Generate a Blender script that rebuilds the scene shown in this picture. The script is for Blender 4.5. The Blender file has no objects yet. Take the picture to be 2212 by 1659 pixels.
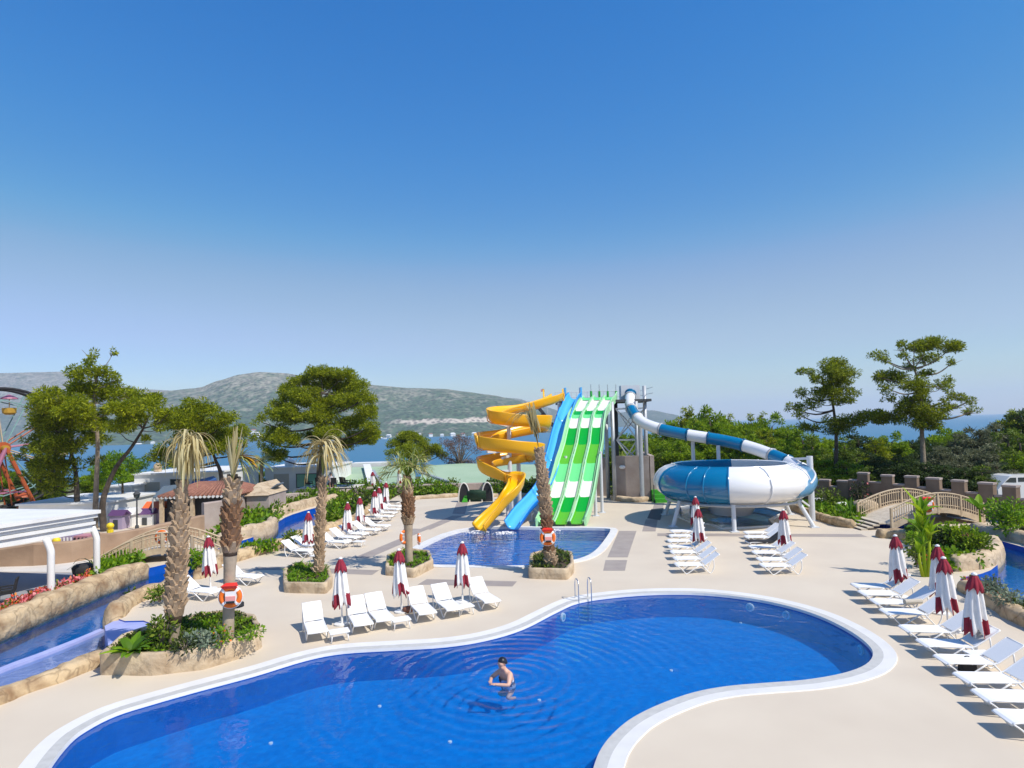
import bpy, bmesh, math, random
from mathutils import Vector, Matrix, noise
R = math.radians
rnd = random.Random(7)
scene = bpy.context.scene

# ------------------------------------------------------------------ camera, world, sun, exposure
CAMZ, FL, W0, H0 = 6.8, 1313.0, 2212.0, 1659.0
cam_d = bpy.data.cameras.new('camera'); cam = bpy.data.objects.new('camera', cam_d)
scene.collection.objects.link(cam)
cam_d.lens = FL / W0 * 36.0; cam_d.sensor_width = 36; cam_d.clip_end = 60000; cam_d.clip_start = 0.1
CROT = Matrix.Rotation(R(92.0), 3, 'X') @ Matrix.Rotation(R(-1.5), 3, 'Z')
SHY = 0.0192
cam_d.shift_y = SHY
cam.location = (0, 0, CAMZ); cam.rotation_euler = CROT.to_euler()
scene.camera = cam

SUN_EL, SAZ = 52.0, Vector((.83, -.56)).normalized()
world = bpy.data.worlds.new('World'); scene.world = world; world.use_nodes = True
nt = world.node_tree; nt.nodes.clear()
sky = nt.nodes.new('ShaderNodeTexSky'); sky.sky_type = 'NISHITA'; sky.sun_disc = False
sky.sun_elevation = R(SUN_EL); sky.sun_rotation = math.atan2(SAZ.x, SAZ.y)
sky.altitude = 0; sky.air_density = 1.0; sky.dust_density = 0.3; sky.ozone_density = 1.0
bg = nt.nodes.new('ShaderNodeBackground'); bg.inputs[1].default_value = 0.135
wo = nt.nodes.new('ShaderNodeOutputWorld')
hs = nt.nodes.new('ShaderNodeHueSaturation'); hs.inputs['Saturation'].default_value = 1.5
vm = nt.nodes.new('ShaderNodeVectorMath'); vm.operation = 'MULTIPLY'; vm.inputs[1].default_value = (1.0, 1.06, 1.16)
vm.inputs[1].default_value = (.135, .135*1.06, .135*1.16)
cv = nt.nodes.new('ShaderNodeRGBCurve'); v2 = nt.nodes.new('ShaderNodeVectorMath'); v2.operation = 'MULTIPLY'; v2.inputs[1].default_value = (6.7, 6.7, 6.7)
for ci, pts in enumerate((((0,0),(.048,.068),(.075,.132),(.10,.20),(.14,.258),(.266,.345),(.497,.42),(1,.75)), ((0,0),(.184,.20),(.25,.262),(.319,.335),(.521,.465),(.694,.54),(1,.72)), ((0,0),(.491,.54),(.694,.612),(.871,.64),(1,.74)))):
    c = cv.mapping.curves[ci]
    for i, p in enumerate(pts):
        if i == 0: c.points[0].location = p
        elif i == len(pts) - 1: c.points[-1].location = p
        else: c.points.new(*p)
cv.mapping.use_clip = False; cv.mapping.extend = 'EXTRAPOLATED'; cv.mapping.update()
nt.links.new(sky.outputs[0], hs.inputs['Color']); nt.links.new(hs.outputs[0], vm.inputs[0]); nt.links.new(vm.outputs[0], cv.inputs['Color']); nt.links.new(cv.outputs[0], v2.inputs[0]); nt.links.new(v2.outputs[0], bg.inputs[0]); nt.links.new(bg.outputs[0], wo.inputs[0])
sl = bpy.data.lights.new('sun', 'SUN'); sl.energy = 4.1; sl.angle = R(0.5); sl.color = (1.0, .95, .87)
so = bpy.data.objects.new('sun', sl); scene.collection.objects.link(so)
ce = math.cos(R(SUN_EL))
sdir = Vector((-SAZ.x * ce, -SAZ.y * ce, -math.sin(R(SUN_EL))))
so.rotation_euler = sdir.to_track_quat('-Z', 'Y').to_euler(); so.location = (20, -20, 40)
scene.view_settings.view_transform = 'Standard'; scene.view_settings.look = 'None'
scene.view_settings.exposure = 0.29; scene.view_settings.gamma = 1.0
scene.render.resolution_x = 1024; scene.render.resolution_y = 768
scene.cycles.max_bounces = 8; scene.cycles.transparent_max_bounces = 12
scene.cycles.volume_bounces = 1

# ------------------------------------------------------------------ helpers
def ray(px, py):
    d = Vector(((px - W0 / 2) / FL, -(py - H0 / 2) / FL + SHY * W0 / FL, -1.0))
    return CROT @ d
def G(px, py, z=0.0):                       # the point of the plane at height z seen at (px, py) of the survey grid
    d = ray(px, py); t = (z - CAMZ) / d.z
    return Vector((d.x * t, d.y * t, z))
def at(px, py, Y):                          # the point at distance Y
    d = ray(px, py); t = Y / d.y
    return Vector((d.x * t, Y, CAMZ + d.z * t))
def link(o): scene.collection.objects.link(o); return o
def tag(o, label=None, cat=None, group=None, kind=None):
    if label: o['label'] = label
    if cat: o['category'] = cat
    if group: o['group'] = group
    if kind: o['kind'] = kind
    return o
def thing(name, label, cat, loc=(0, 0, 0), rz=0, group=None):
    o = link(bpy.data.objects.new(name, None)); o.location = loc; o.rotation_euler = (0, 0, rz)
    o.empty_display_size = .3
    return tag(o, label, cat, group)
def dup(o, loc=None, rz=None, label=None, group=None, scale=None, parent=None):
    c = o.copy(); link(c)
    if parent is not None: c.parent = parent
    if loc is not None: c.location = loc
    if rz is not None: c.rotation_euler = (0, 0, rz)
    if label: c['label'] = label
    if group: c['group'] = group
    if scale is not None: c.scale = (scale,) * 3 if not hasattr(scale, '__len__') else scale
    for ch in list(o.children): dup(ch, parent=c)
    return c

class MB:
    def __init__(s): s.v = []; s.f = []; s.m = []
    def add(s, vs, fs, m=0):
        b = len(s.v); s.v.extend([tuple(v) for v in vs])
        for f in fs: s.f.append(tuple(b + i for i in f)); s.m.append(m)
        return s
    def box(s, c, d, rz=0.0, m=0, mat=None):
        M = Matrix.Translation(Vector(c)) @ (mat if mat is not None else Matrix.Rotation(rz, 4, 'Z'))
        x, y, z = d[0] / 2, d[1] / 2, d[2] / 2
        vs = [M @ Vector(p) for p in ((-x,-y,-z),(x,-y,-z),(x,y,-z),(-x,y,-z),(-x,-y,z),(x,-y,z),(x,y,z),(-x,y,z))]
        return s.add(vs, ((3,2,1,0),(4,5,6,7),(0,1,5,4),(1,2,6,5),(2,3,7,6),(3,0,4,7)), m)
    def bar(s, a, b, w, h, m=0):            # rectangular bar between two points
        a = Vector(a); b = Vector(b); d = b - a
        q = d.to_track_quat('Y', 'Z').to_matrix().to_4x4()
        return s.box((a + b) / 2, (w, d.length, h), mat=q, m=m)
    def tube(s, pts, r, n=8, m=0, caps=True, closed=False):
        pts = [Vector(p) for p in pts]; k = len(pts)
        rs = list(r) if hasattr(r, '__len__') else [r] * k
        b = len(s.v); up = None
        for i, p in enumerate(pts):
            if closed: t = pts[(i + 1) % k] - pts[i - 1]
            else: t = pts[min(i + 1, k - 1)] - pts[max(i - 1, 0)]
            if t.length < 1e-9: t = Vector((0, 0, 1))
            t.normalize()
            if up is None:
                up = Vector((0, 0, 1)) if abs(t.z) < .9 else Vector((1, 0, 0))
            x = t.cross(up)
            if x.length < 1e-4: x = t.cross(Vector((0, 1, 0)))
            x.normalize(); up = x.cross(t).normalized()
            for j in range(n):
                a = 2 * math.pi * j / n
                s.v.append(tuple(p + (x * math.cos(a) + up * math.sin(a)) * rs[i]))
        for i in range(k if closed else k - 1):
            for j in range(n):
                i2 = (i + 1) % k
                s.f.append((b + i*n + j, b + i*n + (j+1) % n, b + i2*n + (j+1) % n, b + i2*n + j)); s.m.append(m)
        if caps and not closed:
            s.f.append(tuple(b + j for j in range(n))[::-1]); s.m.append(m)
            s.f.append(tuple(b + (k-1)*n + j for j in range(n))); s.m.append(m)
        return s
    def loft(s, rings, closed=True, m=0, cap0=False, cap1=False, mf=None):
        b = len(s.v); n = len(rings[0])
        for rg in rings: s.v.extend([tuple(p) for p in rg])
        for i in range(len(rings) - 1):
            for j in range(n if closed else n - 1):
                j2 = (j + 1) % n
                s.f.append((b + i*n + j, b + i*n + j2, b + (i+1)*n + j2, b + (i+1)*n + j))
                s.m.append(mf(i, j) if mf else m)
        if cap0: s.f.append(tuple(b + j for j in range(n))[::-1]); s.m.append(m)
        if cap1: s.f.append(tuple(b + (len(rings)-1)*n + j for j in range(n))); s.m.append(m)
        return s
    def prism(s, out, z0, z1, m=0, mtop=None, bottom=True):
        n = len(out); b = len(s.v)
        s.v.extend([(p[0], p[1], z0) for p in out]); s.v.extend([(p[0], p[1], z1) for p in out])
        for j in range(n): s.f.append((b + j, b + (j+1) % n, b + n + (j+1) % n, b + n + j)); s.m.append(m)
        s.f.append(tuple(b + n + j for j in range(n))); s.m.append(m if mtop is None else mtop)
        if bottom: s.f.append(tuple(b + j for j in range(n))[::-1]); s.m.append(m)
        return s
    def ball(s, c, r, n=10, k=6, m=0):
        c = Vector(c); rr = r if hasattr(r, '__len__') else (r, r, r)
        rings = []
        for i in range(k + 1):
            a = math.pi * (i / k) * .998 + .002
            rings.append([c + Vector((rr[0]*math.sin(a)*math.cos(2*math.pi*j/n), rr[1]*math.sin(a)*math.sin(2*math.pi*j/n), -rr[2]*math.cos(a))) for j in range(n)])
        return s.loft(rings, True, m)
    def build(s, name, mats, parent=None, smooth=False, origin=None, **kw):
        if not isinstance(mats, (list, tuple)): mats = [mats]
        v = s.v
        if origin is not None:
            o3 = Vector(origin); v = [(p[0]-o3.x, p[1]-o3.y, p[2]-o3.z) for p in v]
        me = bpy.data.meshes.new(name); me.from_pydata(v, [], s.f)
        for mt in mats: me.materials.append(mt)
        me.polygons.foreach_set('material_index', s.m)
        if smooth: me.polygons.foreach_set('use_smooth', [True] * len(s.f))
        me.update()
        o = link(bpy.data.objects.new(name, me))
        if parent: o.parent = parent
        if origin is not None: o.location = origin
        return o

def fixn(o):
    bm = bmesh.new(); bm.from_mesh(o.data); bmesh.ops.recalc_face_normals(bm, faces=bm.faces[:]); bm.to_mesh(o.data); bm.free(); return o
def spline(pts, n=8, closed=False):
    pts = [Vector(p) for p in pts]; k = len(pts); out = []
    for i in range(k if closed else k - 1):
        if closed: p0, p1, p2, p3 = pts[i-1], pts[i], pts[(i+1) % k], pts[(i+2) % k]
        else: p0, p1, p2, p3 = pts[max(i-1, 0)], pts[i], pts[i+1], pts[min(i+2, k-1)]
        for j in range(n):
            t = j / n
            out.append(.5 * ((2*p1) + (-p0+p2)*t + (2*p0-5*p1+4*p2-p3)*t*t + (-p0+3*p1-3*p2+p3)*t**3))
    if not closed: out.append(pts[-1])
    return out
def offset(out, d):                          # grow a closed outline by d (either winding)
    k = len(out); A = sum(out[i].x*out[(i+1)%k].y - out[(i+1)%k].x*out[i].y for i in range(k))
    sgn = 1 if A > 0 else -1; r = []
    for i in range(k):
        t = (out[(i+1)%k] - out[i-1]); t.z = 0; t.normalize()
        r.append(out[i] + Vector((t.y, -t.x, 0)) * d * sgn)
    return r
def band(a, b, za, zb, mb, m=0):             # strip between two equal outlines
    k = len(a); bb = len(mb.v)
    mb.v.extend([(p.x, p.y, za) for p in a]); mb.v.extend([(p.x, p.y, zb) for p in b])
    for i in range(k): mb.f.append((bb+i, bb+(i+1)%k, bb+k+(i+1)%k, bb+k+i)); mb.m.append(m)

# ------------------------------------------------------------------ materials
def mat(name, col, rough=.6, col2=None, scale=3.0, bump=0.0, bscale=None, metal=0.0, spec=.5, detail=5, coat=0, ramp=(.35,.65), dist=.02):
    m = bpy.data.materials.new(name); m.use_nodes = True; t = m.node_tree
    p = t.nodes['Principled BSDF']; p.inputs['Roughness'].default_value = rough; p.inputs['Metallic'].default_value = metal
    p.inputs['Specular IOR Level'].default_value = spec
    if coat: p.inputs['Coat Weight'].default_value = coat; p.inputs['Coat Roughness'].default_value = .1
    p.inputs['Base Color'].default_value = (*col, 1)
    tc = t.nodes.new('ShaderNodeTexCoord')
    if col2 is not None:
        n = t.nodes.new('ShaderNodeTexNoise'); n.inputs['Scale'].default_value = scale; n.inputs['Detail'].default_value = detail
        r = t.nodes.new('ShaderNodeValToRGB'); r.color_ramp.elements[0].position = ramp[0]; r.color_ramp.elements[1].position = ramp[1]
        r.color_ramp.elements[0].color = (*col, 1); r.color_ramp.elements[1].color = (*col2, 1)
        t.links.new(tc.outputs['Object'], n.inputs['Vector']); t.links.new(n.outputs['Fac'], r.inputs[0]); t.links.new(r.outputs[0], p.inputs['Base Color'])
    if bump:
        n2 = t.nodes.new('ShaderNodeTexNoise'); n2.inputs['Scale'].default_value = bscale or scale * 3; n2.inputs['Detail'].default_value = 6
        b = t.nodes.new('ShaderNodeBump'); b.inputs['Strength'].default_value = bump; b.inputs['Distance'].default_value = dist
        t.links.new(tc.outputs['Object'], n2.inputs['Vector']); t.links.new(n2.outputs['Fac'], b.inputs['Height']); t.links.new(b.outputs[0], p.inputs['Normal'])
    return m
def leafmat(name, cols, trans=.25, rough=.55):
    m = bpy.data.materials.new(name); m.use_nodes = True; t = m.node_tree; t.nodes.clear()
    g = t.nodes.new('ShaderNodeNewGeometry'); r = t.nodes.new('ShaderNodeValToRGB')
    r.color_ramp.elements[0].color = (*cols[0], 1); r.color_ramp.elements[1].color = (*cols[-1], 1)
    for i, c in enumerate(cols[1:-1]):
        e = r.color_ramp.elements.new((i + 1) / (len(cols) - 1)); e.color = (*c, 1)
    t.links.new(g.outputs['Random Per Island'], r.inputs[0])
    p = t.nodes.new('ShaderNodeBsdfPrincipled'); p.inputs['Roughness'].default_value = rough; p.inputs['Specular IOR Level'].default_value = .3
    tr = t.nodes.new('ShaderNodeBsdfTranslucent'); mx = t.nodes.new('ShaderNodeMixShader'); mx.inputs[0].default_value = trans
    o = t.nodes.new('ShaderNodeOutputMaterial')
    t.links.new(r.outputs[0], p.inputs['Base Color']); t.links.new(r.outputs[0], tr.inputs[0])
    t.links.new(p.outputs[0], mx.inputs[1]); t.links.new(tr.outputs[0], mx.inputs[2]); t.links.new(mx.outputs[0], o.inputs[0])
    return m
def watermat(name, scale, strength, tint=(1, 1, 1), rings=None, dist=.03, aniso=(1, 1, 1), body=.22):
    m = bpy.data.materials.new(name); m.use_nodes = True; t = m.node_tree; t.nodes.clear(); L = t.links.new
    tc = t.nodes.new('ShaderNodeTexCoord'); mp = t.nodes.new('ShaderNodeMapping'); mp.inputs['Scale'].default_value = aniso
    L(tc.outputs['Object'], mp.inputs[0])
    n = t.nodes.new('ShaderNodeTexNoise'); n.inputs['Scale'].default_value = scale; n.inputs['Detail'].default_value = 3; n.inputs['Distortion'].default_value = .6
    L(mp.outputs[0], n.inputs['Vector']); h = n.outputs['Fac']
    if rings is not None:
        mp2 = t.nodes.new('ShaderNodeMapping'); mp2.inputs['Location'].default_value = (-rings[0], -rings[1], 0); L(tc.outputs['Object'], mp2.inputs[0])
        wv = t.nodes.new('ShaderNodeTexWave'); wv.wave_type = 'RINGS'; wv.rings_direction = 'SPHERICAL'
        wv.inputs['Scale'].default_value = .8; wv.inputs['Distortion'].default_value = 3.2; wv.inputs['Detail'].default_value = 2.5; wv.inputs['Detail Scale'].default_value = .9
        L(mp2.outputs[0], wv.inputs['Vector'])
        ln = t.nodes.new('ShaderNodeVectorMath'); ln.operation = 'LENGTH'; L(mp2.outputs[0], ln.inputs[0])
        mr = t.nodes.new('ShaderNodeMapRange'); mr.inputs[1].default_value = .4; mr.inputs[2].default_value = 7.5; mr.inputs[3].default_value = .8; mr.inputs[4].default_value = 0
        L(ln.outputs['Value'], mr.inputs[0])
        mu = t.nodes.new('ShaderNodeMath'); mu.operation = 'MULTIPLY'; L(wv.outputs['Fac'], mu.inputs[0]); L(mr.outputs[0], mu.inputs[1])
        ad = t.nodes.new('ShaderNodeMath'); ad.operation = 'ADD'; L(h, ad.inputs[0]); L(mu.outputs[0], ad.inputs[1]); h = ad.outputs[0]
    b = t.nodes.new('ShaderNodeBump'); b.inputs['Strength'].default_value = strength; b.inputs['Distance'].default_value = dist; L(h, b.inputs['Height'])
    # slight look-through displacement of the tiles is carried by refraction with a thin ior
    fr = t.nodes.new('ShaderNodeFresnel'); fr.inputs[0].default_value = 1.42; L(b.outputs[0], fr.inputs['Normal'])
    gl = t.nodes.new('ShaderNodeBsdfGlossy'); gl.inputs['Roughness'].default_value = .03; L(b.outputs[0], gl.inputs['Normal'])
    tr_ = t.nodes.new('ShaderNodeBsdfTransparent'); tr_.inputs[0].default_value = (*tint, 1)
    df = t.nodes.new('ShaderNodeBsdfDiffuse'); df.inputs[0].default_value = (0, .20, .58, 1); L(b.outputs[0], df.inputs['Normal'])
    tp = t.nodes.new('ShaderNodeMixShader'); tp.inputs[0].default_value = body; L(tr_.outputs[0], tp.inputs[1]); L(df.outputs[0], tp.inputs[2])
    mx = t.nodes.new('ShaderNodeMixShader'); L(fr.outputs[0], mx.inputs[0]); L(tp.outputs[0], mx.inputs[1]); L(gl.outputs[0], mx.inputs[2])
    o = t.nodes.new('ShaderNodeOutputMaterial'); L(mx.outputs[0], o.inputs[0])
    return m
def tilemat(name, c1, c2, size=.12, caustic=0.0):
    # glass mosaic: small tiles of slightly varying blue
    m = bpy.data.materials.new(name); m.use_nodes = True; t = m.node_tree; L = t.links.new
    p = t.nodes['Principled BSDF']; p.inputs['Roughness'].default_value = .35
    tc = t.nodes.new('ShaderNodeTexCoord'); v = t.nodes.new('ShaderNodeTexVoronoi'); v.distance = 'CHEBYCHEV'; v.inputs['Scale'].default_value = 1 / size; v.inputs['Randomness'].default_value = 0
    n = t.nodes.new('ShaderNodeTexNoise'); n.inputs['Scale'].default_value = 2.2; n.inputs['Detail'].default_value = 5; n.inputs['Distortion'].default_value = 1.2
    L(tc.outputs['Object'], v.inputs[0]); L(tc.outputs['Object'], n.inputs['Vector'])
    sp = t.nodes.new('ShaderNodeSeparateColor'); L(v.outputs['Color'], sp.inputs[0])
    a = t.nodes.new('ShaderNodeMath'); a.operation = 'MULTIPLY_ADD'; a.inputs[1].default_value = .35; L(sp.outputs[0], a.inputs[0]); L(n.outputs['Fac'], a.inputs[2])
    r = t.nodes.new('ShaderNodeValToRGB'); r.color_ramp.elements[0].position = .35; r.color_ramp.elements[1].position = .95
    r.color_ramp.elements[0].color = (*c1, 1); r.color_ramp.elements[1].color = (*c2, 1); L(a.outputs[0], r.inputs[0]); L(r.outputs[0], p.inputs['Base Color'])
    return m

M = {}
M['deck'] = mat('deck_paving', (.64,.55,.425), .75, (.59,.50,.385), .35, .12, 25, detail=8, dist=.004)
M['inlay'] = mat('taupe_inlay', (.36,.31,.27), .8, (.31,.265,.235), 1.2)
M['pale'] = mat('pale_paving', (.66,.62,.56), .8, (.58,.54,.49), .6)
M['coping'] = mat('white_coping', (.74,.72,.68), .6, (.68,.66,.62), 1.4)
M['gutter'] = mat('gutter_grate', (.53,.52,.49), .7, (.47,.46,.43), 5)
def rockmat(name, c1, c2, crack, sc=1.3, amt=.5):
    m = mat(name, c1, .92, c2, 1.9, .9, 5, dist=.06, ramp=(.42,.72)); t = m.node_tree; p = t.nodes['Principled BSDF']; L = t.links.new
    tc = next(n for n in t.nodes if n.type == 'TEX_COORD'); src = p.inputs['Base Color'].links[0].from_socket
    nz = t.nodes.new('ShaderNodeTexNoise'); nz.inputs['Scale'].default_value = 2.5; L(tc.outputs['Object'], nz.inputs['Vector'])
    ad = t.nodes.new('ShaderNodeVectorMath'); ad.operation = 'MULTIPLY_ADD'; ad.inputs[1].default_value = (.5,.5,.5); L(nz.outputs['Color'], ad.inputs[0]); L(tc.outputs['Object'], ad.inputs[2])
    v = t.nodes.new('ShaderNodeTexVoronoi'); v.feature = 'DISTANCE_TO_EDGE'; v.inputs['Scale'].default_value = sc; L(ad.outputs[0], v.inputs['Vector'])
    r = t.nodes.new('ShaderNodeValToRGB'); r.color_ramp.elements[0].color = (1,1,1,1); r.color_ramp.elements[1].color = (0,0,0,1); r.color_ramp.elements[0].position = 0; r.color_ramp.elements[1].position = .05; L(v.outputs['Distance'], r.inputs[0])
    mu = t.nodes.new('ShaderNodeMath'); mu.operation = 'MULTIPLY'; mu.inputs[1].default_value = amt; L(r.outputs[0], mu.inputs[0])
    mx = t.nodes.new('ShaderNodeMix'); mx.data_type = 'RGBA'; L(mu.outputs[0], mx.inputs[0]); L(src, mx.inputs[6]); mx.inputs[7].default_value = (*crack, 1); L(mx.outputs[2], p.inputs['Base Color'])
    b2 = t.nodes.new('ShaderNodeBump'); b2.inputs['Strength'].default_value = .8; b2.inputs['Distance'].default_value = .05; L(v.outputs['Distance'], b2.inputs['Height'])
    L(p.inputs['Normal'].links[0].from_socket, b2.inputs['Normal']); L(b2.outputs[0], p.inputs['Normal']); return m
M['rock'] = rockmat('cast_rock', (.56,.42,.25), (.25,.15,.075), (.12,.075,.04))
M['rock_pale'] = rockmat('pale_cast_rock', (.56,.44,.295), (.38,.27,.165), (.22,.15,.09), .9, .35)
M['stucco'] = mat('brown_stucco', (.40,.275,.185), .95, (.31,.205,.135), .9, .4, 6, dist=.03)
M['stucco_grey'] = mat('grey_pink_stucco', (.42,.35,.31), .95, (.34,.27,.235), .9, .4, 6, dist=.03)
M['castle'] = mat('castle_stucco', (.24,.17,.12), .95, (.17,.12,.085), 1.0, .3, 8, dist=.02)
M['soil'] = mat('soil', (.10,.068,.04), .95, (.05,.035,.022), 3, .5)
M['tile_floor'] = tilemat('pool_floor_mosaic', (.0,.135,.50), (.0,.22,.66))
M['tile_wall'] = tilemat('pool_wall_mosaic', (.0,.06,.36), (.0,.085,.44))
M['tile_river'] = tilemat('river_mosaic', (.0,.10,.40), (.0,.17,.50))
M['ledge'] = mat('lilac_ledge', (.40,.43,.68), .6, (.33,.36,.62), 2)
M['white'] = mat('white_plastic', (.82,.81,.79), .45)
M['sling'] = mat('white_sling', (.84,.835,.82), .7, (.80,.795,.78), 60)
M['white_paint'] = mat('white_paint', (.80,.79,.76), .6, (.72,.71,.68), .8)
M['cloth_w'] = mat('white_canvas', (.80,.775,.75), .85, (.72,.70,.68), 6)
M['cloth_r'] = mat('burgundy_canvas', (.29,.016,.036), .85, (.22,.011,.028), 8)
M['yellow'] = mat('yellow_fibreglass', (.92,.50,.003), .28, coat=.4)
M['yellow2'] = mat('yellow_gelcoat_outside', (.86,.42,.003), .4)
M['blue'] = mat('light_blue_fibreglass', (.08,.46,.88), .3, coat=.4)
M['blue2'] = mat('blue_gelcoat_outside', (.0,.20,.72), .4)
M['g_dark'] = mat('emerald_fibreglass', (.0,.34,.015), .3, coat=.3)
M['g_mid'] = mat('grass_green_fibreglass', (.10,.44,.012), .3, coat=.3)
M['g_light'] = mat('mint_fibreglass', (.15,.66,.22), .3, coat=.3)
M['g_white'] = mat('cream_fibreglass', (.80,.76,.68), .3, coat=.3)
M['g_rim'] = mat('pale_green_rim', (.36,.70,.36), .35, coat=.3)
M['tube_b'] = mat('petrol_blue_fibreglass', (.002,.16,.33), .2, coat=.6)
M['tube_w'] = mat('white_fibreglass', (.80,.79,.78), .22, coat=.5)
M['tube_g'] = mat('grey_blue_translucent', (.09,.23,.36), .3, coat=.3)
M['steel'] = mat('galvanised_steel', (.46,.48,.50), .45, (.40,.42,.44), 3, metal=.3)
M['steel_w'] = mat('white_steel', (.62,.64,.66), .5)
M['dark'] = mat('dark_steel', (.05,.055,.06), .6)
M['black'] = mat('black_cloth', (.018,.018,.02), .8)
M['chrome'] = mat('stainless', (.7,.7,.7), .2, metal=1)
M['orange'] = mat('orange_buoy', (.85,.17,.01), .5)
M['red'] = mat('red_cover', (.75,.03,.02), .6)
M['pinkstripe'] = mat('pink_label', (.80,.32,.28), .6)
M['wood'] = mat('tan_wood', (.56,.44,.29), .8, (.44,.33,.21), 4, .3, 20, dist=.01)
M['wood2'] = mat('pale_wood', (.60,.52,.40), .8, (.50,.42,.32), 4)
M['bark'] = mat('pine_bark', (.10,.075,.055), .95, (.04,.03,.022), 3, .8, 9, dist=.05)
M['bark_l'] = mat('pale_bark', (.30,.24,.17), .95, (.18,.14,.10), 3, .8, 9, dist=.05)
M['palm'] = mat('palm_boot', (.46,.335,.215), .95, (.28,.19,.115), 2.2, .5, 12, dist=.03)
M['palm_d'] = mat('palm_boot_brown', (.27,.145,.075), .95, (.15,.08,.04), 3, .5, 12, dist=.03)
M['palm_k'] = mat('palm_gap_shade', (.13,.085,.05), .95, (.07,.045,.028), 4)
M['palm_s'] = mat('palm_stem', (.43,.345,.25), .95, (.33,.26,.18), 2.2, .5, 7, dist=.03)
M['dry'] = leafmat('dry_frond', [(.42,.33,.14), (.62,.52,.26), (.74,.66,.38)], .4)
M['drygreen'] = leafmat('fading_frond', [(.20,.26,.05), (.40,.42,.14), (.52,.46,.2)], .3)
M['golden'] = leafmat('golden_frond', [(.55,.26,.01), (.62,.36,.03)], .3)
M['pine'] = leafmat('pine_needles', [(.09,.135,.006), (.25,.30,.007), (.48,.51,.012)], .5)
M['pine2'] = leafmat('dark_pine_needles', [(.07,.10,.008), (.20,.25,.009), (.40,.44,.016)], .5)
M['forest'] = leafmat('forest_leaf', [(.085,.17,.008), (.22,.34,.012), (.40,.52,.018)], .5)
M['forest2'] = leafmat('deep_green_leaf', [(.03,.06,.015), (.06,.10,.02), (.11,.16,.03)], .3)
M['olive'] = leafmat('olive_leaf', [(.09,.105,.05), (.17,.185,.09), (.27,.28,.16)], .3)
M['leaf'] = leafmat('bright_leaf', [(.06,.15,.008), (.15,.30,.008), (.30,.45,.012)], .4)
M['leaf2'] = leafmat('mid_leaf', [(.05,.10,.010), (.12,.19,.012), (.24,.30,.03)], .35)
M['leaf3'] = leafmat('dark_leaf', [(.02,.035,.012), (.045,.07,.018), (.10,.12,.02)], .25)
M['grey_leaf'] = leafmat('silver_leaf', [(.15,.20,.13), (.26,.32,.22)], .25)
M['banana'] = leafmat('banana_leaf', [(.16,.32,.01), (.30,.48,.012), (.42,.50,.02)], .4)
M['pink'] = leafmat('pink_flowers', [(.72,.16,.20), (.80,.34,.32), (.70,.05,.10)], .2)
M['redfl'] = leafmat('red_flowers', [(.60,.02,.015), (.70,.12,.03), (.75,.30,.05)], .2)
M['deadtree'] = leafmat('dead_twigs', [(.12,.07,.05), (.22,.14,.10)], .1)
M['skin'] = mat('skin', (.66,.38,.27), .5)
M['hair'] = mat('black_hair', (.012,.012,.02), .4)
M['glass'] = mat('dark_glass', (.02,.035,.04), .1)
M['gglass'] = mat('green_glass', (.12,.36,.24), .2, (.16,.42,.30), .6)
M['groof'] = mat('pale_green_roof', (.30,.42,.27), .8, (.36,.47,.32), .25)
M['groof2'] = mat('mint_roof', (.34,.50,.38), .8)
M['beige'] = mat('beige_panel', (.50,.45,.37), .9)
M['terracotta'] = mat('terracotta_tile', (.33,.15,.10), .9, (.23,.10,.07), 4)
M['turf'] = mat('artificial_turf', (.03,.26,.01), .9, (.05,.32,.02), 5)
M['turf_d'] = mat('deep_green_mat', (.006,.035,.016), .8)
M['grey'] = mat('grey_paint', (.32,.34,.36), .7)
M['slate'] = mat('slate_awning', (.12,.16,.20), .7)
M['asph'] = mat('asphalt', (.10,.10,.10), .9, (.07,.07,.07), 2)
# ------------------------------------------------------------------ the setting
def struct(o): o['kind'] = 'structure'; return o
POOLZ, SPZ, RIVZ = -.10, -.10, -.42
pool_px = [(40,1830),(70,1740),(105,1659),(150,1600),(190,1570),(250,1540),(330,1515),(430,1487),(550,1455),(660,1422),(740,1407),(850,1400),(960,1393),(1050,1379),(1130,1355),(1200,1320),(1250,1299),(1330,1287),(1420,1281),(1520,1282),(1620,1293),(1700,1309),(1770,1331),(1830,1360),(1870,1388),(1886,1412),(1870,1436),(1820,1455),(1740,1469),(1650,1476),(1570,1483),(1500,1496),(1430,1520),(1370,1549),(1330,1580),(1300,1616),(1282,1659),(1262,1740),(1240,1830),(1100,1960),(800,2010),(400,1990),(150,1940)]
pool = spline([G(x, y) for x, y in pool_px], 4, True)
sp_px = [(1003,1139),(1160,1141),(1316,1142),(1320,1147),(1306,1168),(1288,1190),(1270,1202),(1240,1212),(1150,1224),(1020,1223),(925,1222),(896,1208),(890,1190)]
spool = [G(x, y) for x, y in sp_px]
def soften(out, n=3, it=2):
    for _ in range(it):
        r = []
        for i in range(len(out)):
            a, b = out[i], out[(i+1) % len(out)]; r += [a*.75+b*.25, a*.25+b*.75]
        out = r
    return out
spool = soften(spool)
# left lazy river (outline at deck level)
rv_px = [(-260,1468),(-130,1406),(0,1350),(100,1308),(200,1268),(300,1231),(345,1222),(400,1208),(480,1180),(540,1163),(585,1146),(606,1122),(640,1108),(700,1092),(740,1086),(760,1096),(700,1122),(655,1150),(610,1168),(560,1182),(500,1205),(440,1235),(395,1262),(345,1285),(300,1300),(262,1318),(250,1342),(330,1340),(333,1372),(300,1392),(240,1418),(180,1440),(100,1470),(0,1512),(-130,1570),(-260,1640)]
river = soften([G(x, y) for x, y in rv_px], it=1)
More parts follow.
